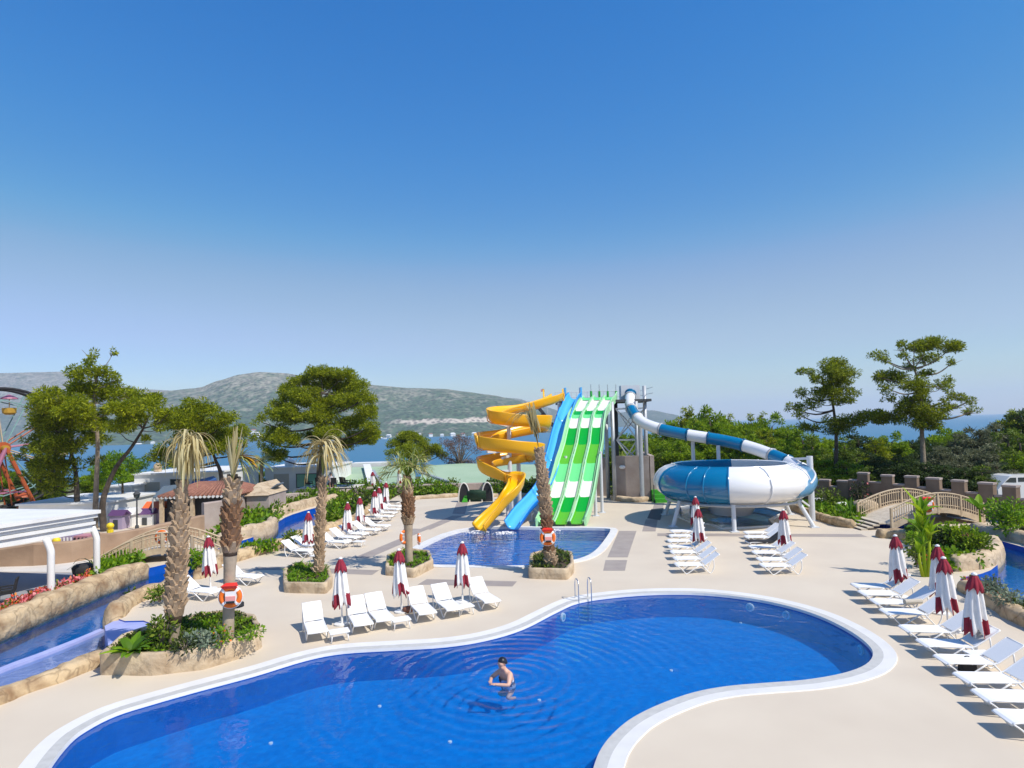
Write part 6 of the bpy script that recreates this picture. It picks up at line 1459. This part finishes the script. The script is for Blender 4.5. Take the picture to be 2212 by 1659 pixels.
mb = MB(); mb.tube([(0,-1.4,hz_),(0,1.4,hz_)], .22, 12); mb.tube([(0,-.8,hz_),(0,.8,hz_)], .5, 14, m=1); mb.build('hub', [cc_[5], cc_[1]], fw)
for i in range(12):
    a = 6.2832*(i+.5)/12 + .12; x, z = Rw*.88*math.cos(a), hz_ + Rw*.88*math.sin(a)
    if z - 1.5 < 0: continue
    mb = MB(); mb.tube([(x,0,z-.15),(x,0,z-.95)], .03, 5); mb.tube([(x,0,z-1.5),(x,0,z-1.35),(x,0,z-.95),(x,0,z-.93)], [.28,.48,.5,.1], 12); gd = mb.build('gondola', cc_[(i*2+1) % 6], fw)
    mb = MB(); mb.tube([(x,0,z-.2),(x,0,z-.1),(x,0,z+.18)], [.62,.58,.04], 12); mb.build('canopy', cc_[(i+4) % 6], gd)

# ------------------------------------------------------------------ trees
def tree_px(label, Y, trunk, clumps, mt, seed, cat='pine tree', name='pine_tree', bark='bark', r0=.28, tuft=.22, dens=150, depth=.9, group=None, gz=0, r1=.07, zs=1.95, rs=1.08):
    b = at(trunk[0][0], trunk[0][1], Y); base = (b.x, Y, gz); rr = random.Random(seed); s = Y / FL
    tr = [Vector((0,0,-.2))] + [at(x, y, Y) - Vector(base) for x, y in trunk[1:]]
    cl = []
    for (x, y, rx, rz) in clumps:
        p = at(x, y, Y) - Vector(base); dy = rr.uniform(-1, 1) * depth * rx * s * 1.6
        cl.append((p.x, dy, p.z, rx*s*rs, rx*s*rs, rz*s*zs))
    return pine(name, label, cat, base, tr, cl, mt, tuft, dens, bark, r0, group, seed, r1=r1)
tree_px('tall pine with a pale trunk, the highest of the left group', 45, [(205,1140),(208,1050),(211,950),(203,870),(212,800)],
    [(205,772,14,16),(240,762,7,8),(186,792,18,10),(190,812,28,14),(228,815,26,14),(250,822,14,12),(170,842,32,18),(225,850,36,20),(150,872,36,20),(205,885,38,20),(120,852,24,14),(88,862,22,12),(180,915,36,18),(225,920,24,12),(262,860,22,14),(150,905,30,16),(110,880,26,14),(190,955,26,12),(230,885,24,14)], M['pine'], 1, bark='bark_l', r0=.22)
tree_px('dark trunked pine leaning right in the left group', 43.5, [(226,1150),(222,1085),(248,1015),(285,965),(310,925)],
    [(275,862,28,16),(310,868,28,15),(345,885,24,13),(300,890,34,16),(265,895,28,14),(330,905,28,12),(362,892,12,10),(290,915,30,12),(250,930,26,12),(345,925,14,8),(318,950,14,6)], M['pine'], 2, r0=.26)
tree_px('dark lower pine at the left of the group beside the ferris wheel', 46.5, [(166,1128),(166,1060),(160,1000),(140,940)],
    [(110,895,32,20),(80,925,28,20),(140,920,38,20),(60,960,22,20),(105,960,38,22),(150,970,36,20),(190,960,26,16),(80,1000,30,20),(120,1015,34,20),(165,1010,26,14),(70,1045,26,18),(115,1055,26,14),(195,1000,18,12),(45,990,16,16),(60,1030,22,18),(150,1045,22,14),(100,925,24,14),(170,940,24,14)], M['pine2'], 3, r0=.27)
tree_px('rounded bright pine left of the shaggy palm crown', 53, [(476,1085),(478,1030),(464,990),(446,940)],
    [(425,878,24,12),(455,888,24,14),(398,900,30,16),(490,912,28,16),(440,915,36,16),(380,925,22,14),(515,938,24,14),(460,945,36,16),(400,945,34,16),(365,975,24,12),(425,972,32,14),(490,962,30,14),(395,996,26,10),(350,990,18,10),(532,960,12,9)], M['pine'], 4, r0=.25)
tree_px('big round crowned pine with a bent dark branch, left of centre', 61, [(686,1062),(690,1010),(694,955),(690,900),(695,850)],
    [(690,806,30,10),(735,812,32,12),(645,826,30,14),(700,832,38,16),(765,836,30,16),(612,850,24,16),(792,866,22,18),(655,862,40,18),(730,868,44,20),(598,884,26,16),(785,896,28,16),(572,912,16,16),(630,902,38,16),(700,902,36,16),(590,940,30,16),(750,918,34,12),(628,950,30,14),(575,970,16,10),(600,985,26,12),(655,940,18,8),(778,948,40,11),(812,938,18,12),(740,964,24,8),(800,925,20,10),(690,875,30,16),(640,895,28,14),(720,935,30,12),(680,950,22,10),(560,945,14,14),(750,865,26,14)], M['pine'], 5, r0=.34)
tree_px('small pine behind the fourth palm crown', 84, [(885,1030),(886,1000),(884,975)], [(880,946,26,10),(858,962,24,14),(903,960,24,12),(850,985,14,12),(888,980,26,14),(932,974,22,9),(915,985,18,10),(950,985,14,8)], M['pine'], 6, r0=.2)
tree_px('small round tree by the white building, with a thin trunk', 52, [(265,1105),(265,1060),(264,1030)], [(265,1000,26,14),(248,1015,22,12),(285,1012,22,12),(265,1028,28,10),(300,1002,16,10)], M['leaf'], 7, 'tree', 'small_tree', r0=.12)
tree_px('slender branched pine left of the other tall pine on the right', 54, [(1806,1062),(1806,1000),(1806,941),(1801,886),(1792,835)],
    [(1791,788,24,8),(1757,803,20,9),(1789,806,30,11),(1846,808,16,10),(1760,826,22,9),(1810,824,26,12),(1741,850,18,8),(1779,852,28,10),(1844,850,16,11),(1822,842,20,10),(1709,883,16,8),(1741,880,22,9),(1721,897,16,8),(1768,868,20,6),(1784,908,18,10),(1821,913,28,11),(1862,903,30,9),(1888,901,20,7),(1809,928,26,8),(1760,925,24,8),(1795,832,22,10),(1802,865,22,8),(1772,842,18,8),(1815,795,16,8),(1830,868,14,7)], M['pine2'], 8, r0=.24, tuft=.20, zs=1.75, rs=1.05)
tree_px('tallest pine on the right with a pale lower trunk', 50.5, [(1995,1060),(1994,991),(1991,928),(1988,846),(1975,796)],
    [(1946,749,18,8),(1996,749,34,9),(2034,757,26,9),(1909,767,20,9),(1899,781,13,6),(2059,782,16,11),(2021,776,24,9),(1960,757,20,8),(1899,813,16,7),(1934,816,28,12),(1954,836,28,12),(1909,838,18,8),(1921,861,14,10),(1996,811,14,8),(2049,823,12,8),(2021,838,20,10),(2051,856,20,9),(2079,868,18,8),(2104,888,18,8),(2069,876,14,6),(1959,883,28,11),(1996,866,28,11),(1996,896,38,16),(1946,906,28,11),(2021,893,20,14),(1984,918,28,8),(1972,795,18,8),(2012,805,16,8),(1968,862,18,8),(2030,868,16,8),(1990,832,16,10),(1945,770,14,6),(1975,850,22,10)], M['pine2'], 9, bark='bark_l', r0=.27, tuft=.20, zs=1.75, rs=1.05)
# bare brown tree
rr = random.Random(5); bb_ = at(990, 1010, 83); dt = thing('bare_tree', 'bare brown twiggy tree left of the yellow slide', 'bare tree', (bb_.x, 83, -1.0)); mb = MB(); m2 = MB()
mb.tube([(0,0,-.2),(.1,0,1.5),(.3,0,2.8)], [.3,.22,.16], 8)
for i in range(26):
    a = rr.uniform(0,6.28); q = Vector((math.cos(a)*rr.uniform(.6,2.6)+.2, math.sin(a)*1.2, rr.uniform(2.6,6.4))); mb.tube(spline([Vector((.3,0,2.4)), Vector((.3,0,2.4)).lerp(q,.5)+Vector((0,0,.3)), q], 3), [.09,.08,.06,.05,.04,.03,.02], 5); leaves(m2, q, (.7,.7,.5), 130, .26, rr, .1, .2)
mb.build('trunk', M['bark_l'], dt); m2.build('twigs', M['deadtree'], dt)

# woodland behind the castle wall: seven kinds, copied
kinds = []
def forest_proto(k, mt, w, h, n, tuft):
    rr = random.Random(40+k); cl = auto_clumps(rr, w, h*.92, h*.12, n)
    return pine('woodland_tree', 'x', 'tree', (0,0,0), [Vector((0,0,-.3)), Vector((.1,0,h*.4)), Vector((0,.1,h*.9))], cl, mt, tuft, 100, 'bark', .18, None, 40+k)
FK = [('forest',2.2,6,5,.30),('forest',2.7,6,5,.34),('pine',2.0,6,6,.28),('forest2',2.4,6,5,.34),('olive',2.6,6,5,.26),('leaf2',1.9,6,5,.30)]
FLB = ['yellow-green bushy tree','yellow-green bushy tree','slim dark pine','deep green dense tree','grey-green olive like tree','light green small tree']
REG = [(150,'left of the left pines'),(330,'behind the left pines'),(700,'behind the white buildings'),(1420,'behind the slide tower'),(1600,'behind the upper tube slide'),(1765,'behind the bowl slide'),(1900,'by the slender right pine'),(2010,'by the tallest right pine'),(2130,'behind the middle battlements'),(9999,'at the far right')]
CNT = {}
FL_ = ['bushy yellow-green tree in the wood beyond the wall','bushy yellow-green tree in the wood beyond the wall','slim pine in the wood beyond the wall','deep green dense tree in the wood beyond the wall','grey-green olive like tree in the wood beyond the wall','light green small tree in the wood beyond the wall']
FG = ['yellow-green bushy woodland trees']*2 + ['slim woodland pines','deep green woodland trees','grey-green woodland trees','light green woodland trees']
for k, (m_, w, h, n, tf) in enumerate(FK): kinds.append(forest_proto(k, M[m_], w, h, n, tf))
usedk = set(); rr = random.Random(99); LISTS = {}
def wood(x, yt_, Y, k, sx=1.0):
    p = at(x, yt_, Y); H = max(1.5, p.z + .2); s = H / 6.15
    o = kinds[k] if k not in usedk else dup(kinds[k]); usedk.add(k)
    o.location = (p.x, Y, -.1); o.rotation_euler = (0,0,rr.uniform(0,6.28)); w = sx * (s*.55 + .45); o.scale = (w, w, s); o['group'] = FG[k]
    rg_ = next(r_[1] for r_ in REG if x < r_[0]); kk = (FLB[k], rg_); LISTS.setdefault(kk, []).append((x, o))
spec = [(1455,905,78,0),(1480,893,72,2),(1510,890,75,0),(1535,895,70,1),(1570,905,74,2),(1600,908,70,0),(1635,903,76,2),(1665,908,70,1),(1700,925,66,0),(1560,930,62,1),(1610,935,60,0),(1655,940,62,2),(1500,925,64,1),(1735,940,62,1),
        (1340,935,80,0),(1365,950,72,1),(1400,945,68,0),(1430,935,72,1),(1455,950,62,0),(1385,975,62,1),(1425,985,60,5),(1470,965,60,1),(1530,965,62,2),(1590,968,60,5),(1640,972,58,1),(1690,960,58,0),
        (1755,955,58,5),(1790,945,62,0),(1825,955,60,5),(1855,940,64,3),(1890,955,60,2),(1925,945,64,1),(1850,985,56,5),(1890,985,54,3),(1925,1000,51,3),(1955,990,50,3),(1760,985,55,1),(1800,990,56,5),(1740,1000,53,5),(1830,1005,53,1),(1870,1015,51,5),
        (1975,950,66,3),(2010,955,60,3),(2035,930,66,1),(2060,945,62,1),(2040,965,56,4),(2085,935,60,4),(2115,925,58,4),(2150,915,60,4),(2180,900,62,2),(2200,890,66,3),(2225,895,60,3),(2075,985,51,4),(2110,970,52,4),(2140,960,50,4),(2175,940,52,5),(2205,945,50,5),(2235,930,52,5),
        (2020,1005,48.5,3),(2050,1010,47,3),(2085,1015,46,3),(2120,1015,45.5,5),(2150,1000,46,4),(2190,985,46,5),(2230,980,46,1),(2160,985,49,5),(2260,920,56,3),(2290,950,50,4),(2330,940,50,1),(2380,950,46,3),(2440,960,44,5),
        (120,1030,62,0),(200,1020,66,1),(290,1018,72,1),(340,1012,70,0),(380,1010,74,5),(430,1015,70,0),(510,1012,72,5),(545,1020,66,1),(20,1010,66,1),(60,1015,60,3),(-40,1000,62,0),(-100,1000,58,1),(40,1050,54,3),(90,1065,53,0),(130,1068,52,5),(188,1075,51,3),(550,1000,74,0),(1330,965,66,1),(1350,990,62,5)]
for x, y, Y, k in spec: wood(x, y, Y, k, 1.0 if x > 600 else .8)
for (kd, rg_), li in LISTS.items():
    li.sort(key=lambda q: q[0])
    for i, (x, o) in enumerate(li): o['label'] = '%s %s%s' % (kd, rg_, '' if len(li) == 1 else ', ' + (ordn(i) + ' from the left'))
# palm like tree behind the tower
def farpalm(x, y, Y, L, n, mt, lab, seed):
    p = at(x, y, Y); t = thing('far_palm', lab, 'palm', (p.x, Y, 0)); rq = random.Random(seed)
    mb = MB(); mb.tube([(0,0,-.2),(0,0,p.z)], .16, 8); mb.build('trunk', M['bark_l'], t); mb = MB()
    for i in range(n): blade(mb, (0,0,p.z), (math.cos(i*2.4), math.sin(i*2.4), rq.uniform(-.2,1.4)), L*rq.uniform(.7,1.1), .3, 1.0)
    mb.build('fronds', mt, t)
farpalm(1345, 972, 64, 2.6, 26, M['leaf2'], 'spreading palm seen through the slide tower braces', 77)
farpalm(565, 1000, 58, 2.0, 24, M['grey_leaf'], 'blue-grey fan palm left of the white building', 78)

# ------------------------------------------------------------------ across the bay
def villa(x, y, Y, s, k):
    p = at(x, y, Y); t = thing('shore_villa', 'small white villa on the far shore', 'house', (p.x, Y, p.z - s*.6), rr.uniform(-.5,.5), 'white villas on the far shore')
    mb = MB(); mb.box((0,0,s*.35), (s*1.4,s,s*1.3)); mb.build('wall', M['white_paint'], t)
    mb = MB(); mb.loft([[(-s*.8,-s*.6,s),(s*.8,-s*.6,s),(s*.8,s*.6,s),(-s*.8,s*.6,s)],[(-s*.5,-.1,s*1.35),(s*.5,-.1,s*1.35),(s*.5,.1,s*1.35),(-s*.5,.1,s*1.35)]], True, cap0=True, cap1=True); mb.build('roof', M['terracotta'] if k % 3 == 0 else M['white_paint'], t)
for k, (x, y) in enumerate(((525,937),(533,931),(540,939),(548,932),(556,938),(562,943),(518,944),(575,944),(840,943),(862,941),(884,942),(905,941),(930,940),(955,941),(978,940),(1000,940),(1025,939),(300,962),(315,965),(330,958))):
    villa(x, y, 2290, rr.uniform(8,13), k)
def strip(px, label):
    mb = MB(); rings = []
    for i, (x, y, w) in enumerate(px): 
        p = at(x, y, 2480 + 30*math.sin(i)); q = at(x, y+w, 2440); rings.append([tuple(p), tuple(q), tuple(q - Vector((0,-60,30))), tuple(p - Vector((0,-60,30)))])
    mb.loft(rings, True, cap0=True, cap1=True); o = mb.build('hill_road', mat('pale_earth', (.52,.44,.34), .95, (.36,.31,.24), .05)); o['kind'] = 'structure'
0 and strip([(832,917,3),(850,915,4),(868,914,6),(888,910,9),(905,908,10),(925,908,10),(945,909,8),(962,911,5),(985,911,4),(1010,910,4),(1035,911,3)], '')
def boat(x, y, L, label, grp=None):
    Z = FL*(CAMZ+30)/ (y - (918 - .0262*(x-1106))); p = at(x, y, Z); t = thing('motor_yacht', label, 'boat', (p.x, Z, -30), R(4), grp)
    mb = MB(); rg = []
    for i in range(9):
        u = i/8; w = L*.13*math.sin(math.pi*min(1, .25+u*.62))**.6 * (1 if u < .7 else (1-(u-.7)/.32)); xx = L*(u-.5); rg.append([(xx,-w,L*.09+u*L*.03),(xx,-w*.6,0),(xx,w*.6,0),(xx,w,L*.09+u*L*.03)])
    mb.loft(rg, True, cap0=True, cap1=True); mb.build('hull', M['tube_w'], t)
    mb = MB(); mb.loft([[(-L*.3,-L*.08,L*.09),(L*.2,-L*.07,L*.1),(L*.2,L*.07,L*.1),(-L*.3,L*.08,L*.09)],[(-L*.26,-L*.07,L*.19),(L*.05,-L*.05,L*.19),(L*.05,L*.05,L*.19),(-L*.26,L*.07,L*.19)]], True, cap0=True, cap1=True); mb.build('cabin', M['white_paint'], t)
    mb = MB(); mb.box((-L*.1,0,L*.205), (L*.2,L*.09,L*.02)); mb.build('fly_deck', M['white'], t)
boat(822, 949, 42, 'white motor yacht on the bay right of the round pine')
boat(738, 946, 30, 'white boat near the far shore seen through the round pine')

# ------------------------------------------------------------------ splash foam where slides meet the pool
def foam(x, y, sx, sy, seed, label):
    g_ = G(x, y, SPZ); rr = random.Random(seed); mb = MB()
    for _ in range(160):
        a = rr.uniform(0,6.28); q = rr.random()**.6; p = g_ + Vector((math.cos(a)*q*sx, math.sin(a)*q*sy, 0)); r_ = rr.uniform(.015,.07)*(1.3-q)
        mb.ball(p + Vector((0,0,rr.uniform(0,.12)*(1-q))), (r_*1.8,r_,r_*.6), 6, 4)
    o = mb.build('splash_foam', M['cloth_w'], smooth=True); o['kind'] = 'stuff'
foam(1030, 1150, .9, .6, 1, ''); foam(1090, 1152, .8, .7, 2, ''); foam(1190, 1146, .8, .5, 3, '')
# ------------------------------------------------------------------ people
def person(name, label, loc, rz, J, edges, rad, skin, extra=None, scale=1.0, sub=2, mats=None):
    t = thing(name, label, 'person', loc, rz)
    me = bpy.data.meshes.new('body'); keys = list(J); ix = {k: i for i, k in enumerate(keys)}
    me.from_pydata([J[k] for k in keys], [(ix[a], ix[b]) for a, b in edges], [])
    o = link(bpy.data.objects.new('body', me)); o.parent = t
    sk_ = o.modifiers.new('skin', 'SKIN'); sk_.use_smooth_shade = True
    if not me.skin_vertices: 
        bm = bmesh.new(); bm.from_mesh(me); bm.verts.layers.skin.verify(); bm.to_mesh(me); bm.free()
    for k in keys:
        sv = me.skin_vertices[0].data[ix[k]]; r_ = rad[k]; sv.radius = r_ if isinstance(r_, tuple) else (r_, r_); sv.use_root = (k == keys[0])
    ss = o.modifiers.new('sub', 'SUBSURF'); ss.levels = sub; ss.render_levels = sub
    me.materials.append(skin); o.scale = (scale,)*3
    return t
sw = {'pelvis':(0,0,-.10),'waist':(0,-.03,.06),'chest':(0,-.09,.26),'neckb':(0,-.13,.42),'neck':(0,-.17,.49),'headl':(0,-.20,.55),'head':(0,-.22,.63),'headt':(0,-.21,.71),'chin':(0,-.285,.56),'nose':(0,-.325,.62)}
se = [('pelvis','waist'),('waist','chest'),('chest','neckb'),('neckb','neck'),('neck','headl'),('headl','head'),('head','headt'),('headl','chin'),('head','nose')]
sr = {'pelvis':(.20,.16),'waist':(.185,.145),'chest':(.21,.15),'neckb':(.12,.09),'neck':.065,'headl':.085,'head':(.10,.11),'headt':(.085,.092),'chin':.035,'nose':.016}
for s, n in ((-1,'r'),(1,'l')):
    el = Vector((s*.33,-.30,.20)); wr = Vector((s*.10,-.50,.22)) if s > 0 else Vector((s*.06,-.54,.27))
    sw['sh'+n] = (s*.19,-.12,.37); sw['el'+n] = tuple(el); sw['wr'+n] = tuple(wr); d = (wr-el).normalized(); pm = wr + d*.07; sw['pm'+n] = tuple(pm)
    se += [('chest','sh'+n),('sh'+n,'el'+n),('el'+n,'wr'+n),('wr'+n,'pm'+n)]; sr.update({'sh'+n:.078,'el'+n:.056,'wr'+n:.038,'pm'+n:(.040,.025)})
    sd_ = d.cross(Vector((0,0,1))).normalized()
    for k in range(4):
        o_ = sd_*(k-1.5)*.021; L = (.072,.082,.078,.062)[k]; a_ = pm + o_ + d*.03; b_ = a_ + d*L*.55 + Vector((0,0,-.006)); c_ = b_ + d*L*.4 + Vector((0,0,-.02))
        sw['f%s%da' % (n,k)] = tuple(a_); sw['f%s%db' % (n,k)] = tuple(b_); sw['f%s%dc' % (n,k)] = tuple(c_)
        se += [('pm'+n,'f%s%da' % (n,k)),('f%s%da' % (n,k),'f%s%db' % (n,k)),('f%s%db' % (n,k),'f%s%dc' % (n,k))]; sr.update({'f%s%da' % (n,k):.010,'f%s%db' % (n,k):.009,'f%s%dc' % (n,k):.008})
    a_ = wr + d*.03 - sd_*s*.03; b_ = a_ + d*.045 - sd_*s*.03; sw['t%sa' % n] = tuple(a_); sw['t%sb' % n] = tuple(b_); se += [('wr'+n,'t%sa' % n),('t%sa' % n,'t%sb' % n)]; sr.update({'t%sa' % n:.012,'t%sb' % n:.009})
    # legs under the water, knees bent
    sw['hp'+n] = (s*.10,-.02,-.13); sw['kn'+n] = (s*.17,-.22,-.18); sw['an'+n] = (s*.12,.02,-.27); sw['to'+n] = (s*.12,.12,-.28)
    se += [('pelvis','hp'+n),('hp'+n,'kn'+n),('kn'+n,'an'+n),('an'+n,'to'+n)]; sr.update({'hp'+n:.075,'kn'+n:.055,'an'+n:.04,'to'+n:.03})
pp = person('person', 'person with short black hair standing chest deep in the big pool, arms held in front', (PERSON.x, PERSON.y, POOLZ - .20), R(-48), sw, se, sr, M['skin'], scale=1.08)
mb = MB(); k = 1.08; c = Vector((0,-.205,.665))*k
rg = []
for i in range(8):
    a = math.pi*.5*i/7; rg.append([(c.x + .124*math.cos(a)*math.cos(6.2832*j/16), c.y + .02 + .136*math.cos(a)*math.sin(6.2832*j/16)*(1.0) , c.z + (-.045 if math.sin(6.2832*j/16) > -.3 else .012)*(1-i/7) + .125*math.sin(a)) for j in range(16)])
mb.loft(rg, True, cap1=True); mb.build('hair', M['hair'], pp, smooth=True)
for s in (-1, 1):
    mb = MB(); mb.ball(Vector((s*.034,-.312,.650))*k, .010, 8, 5); mb.build('eye', M['black'], pp, smooth=True)
    mb = MB(); mb.ball(Vector((s*.098,-.20,.635))*k, (.012,.022,.034), 8, 5); mb.build('ear', M['skin'], pp, smooth=True)
mb = MB(); mb.ball(Vector((0,-.322,.585))*k, (.026,.008,.008), 8, 4); mb.build('mouth', mat('lips', (.45,.14,.12), .5), pp, smooth=True)
# swim top
mb = MB(); rg = []
for i in range(7):
    u = i/6; z = -.06 + .30*u; y0 = -.025 - .075*max(0, u-.2); rx = .205 + .03*math.sin(u*3.1); ry = .165 + .018*u
    rg.append([(k*rx*math.cos(6.2832*j/20), k*(y0 + ry*math.sin(6.2832*j/20)), k*z) for j in range(20)])
mb.loft(rg, True); mb.build('swim_top', mat('swim_top', (.03,.03,.07), .6, (.55,.55,.62), 9, ramp=(.46,.54)), pp, smooth=True)
# person on the far terrace
q = at(712, 1046, 61.4); J = {'pelvis':(0,0,.50),'waist':(0,0,.68),'chest':(0,0,.92),'neckb':(0,0,1.08),'neck':(0,-.01,1.16),'head':(0,-.02,1.27),'headt':(0,-.01,1.36),'nose':(0,-.12,1.26)}
E = [('pelvis','waist'),('waist','chest'),('chest','neckb'),('neckb','neck'),('neck','head'),('head','headt'),('head','nose')]; Rr = {'pelvis':(.17,.13),'waist':(.15,.11),'chest':(.18,.12),'neckb':.09,'neck':.055,'head':.095,'headt':.08,'nose':.015}
for s, n in ((-1,'r'),(1,'l')):
    J.update({'sh'+n:(s*.19,0,1.02),'el'+n:(s*.26,-.06,.76),'wr'+n:(s*.16,-.28,.70),'hd'+n:(s*.12,-.36,.71),'hp'+n:(s*.10,0,.46),'kn'+n:(s*.14,-.42,.48),'an'+n:(s*.14,-.40,.06),'to'+n:(s*.14,-.54,.04)})
    E += [('chest','sh'+n),('sh'+n,'el'+n),('el'+n,'wr'+n),('wr'+n,'hd'+n),('pelvis','hp'+n),('hp'+n,'kn'+n),('kn'+n,'an'+n),('an'+n,'to'+n)]
    Rr.update({'sh'+n:.06,'el'+n:.045,'wr'+n:.03,'hd'+n:.035,'hp'+n:.09,'kn'+n:.065,'an'+n:.04,'to'+n:.035})
p2 = person('person', 'person with dark hair and pale grey top sitting on the far terrace', (q.x+.1, 61.6, 1.0), R(20), J, E, Rr, M['skin'], sub=1)
mb = MB(); mb.ball((0,.02,1.31), (.125,.13,.13), 12, 8); mb.build('hair', M['hair'], p2, smooth=True)
mb = MB(); rg = [[(rx*math.cos(6.2832*j/16), ry*math.sin(6.2832*j/16), z) for j in range(16)] for z, rx, ry in ((.52,.2,.17),(.7,.19,.15),(.9,.22,.15),(1.03,.21,.13),(1.10,.10,.09))]; mb.loft(rg, True); mb.build('shirt', mat('grey_shirt', (.45,.43,.46), .9), p2, smooth=True)
mb = MB(); mb.box((0,0,.22), (.5,.5,.44)); tag(mb.build('stool', M['black']), 'dark stool under the person on the far terrace', 'stool').location = (q.x+.1, 61.6, 1.0)
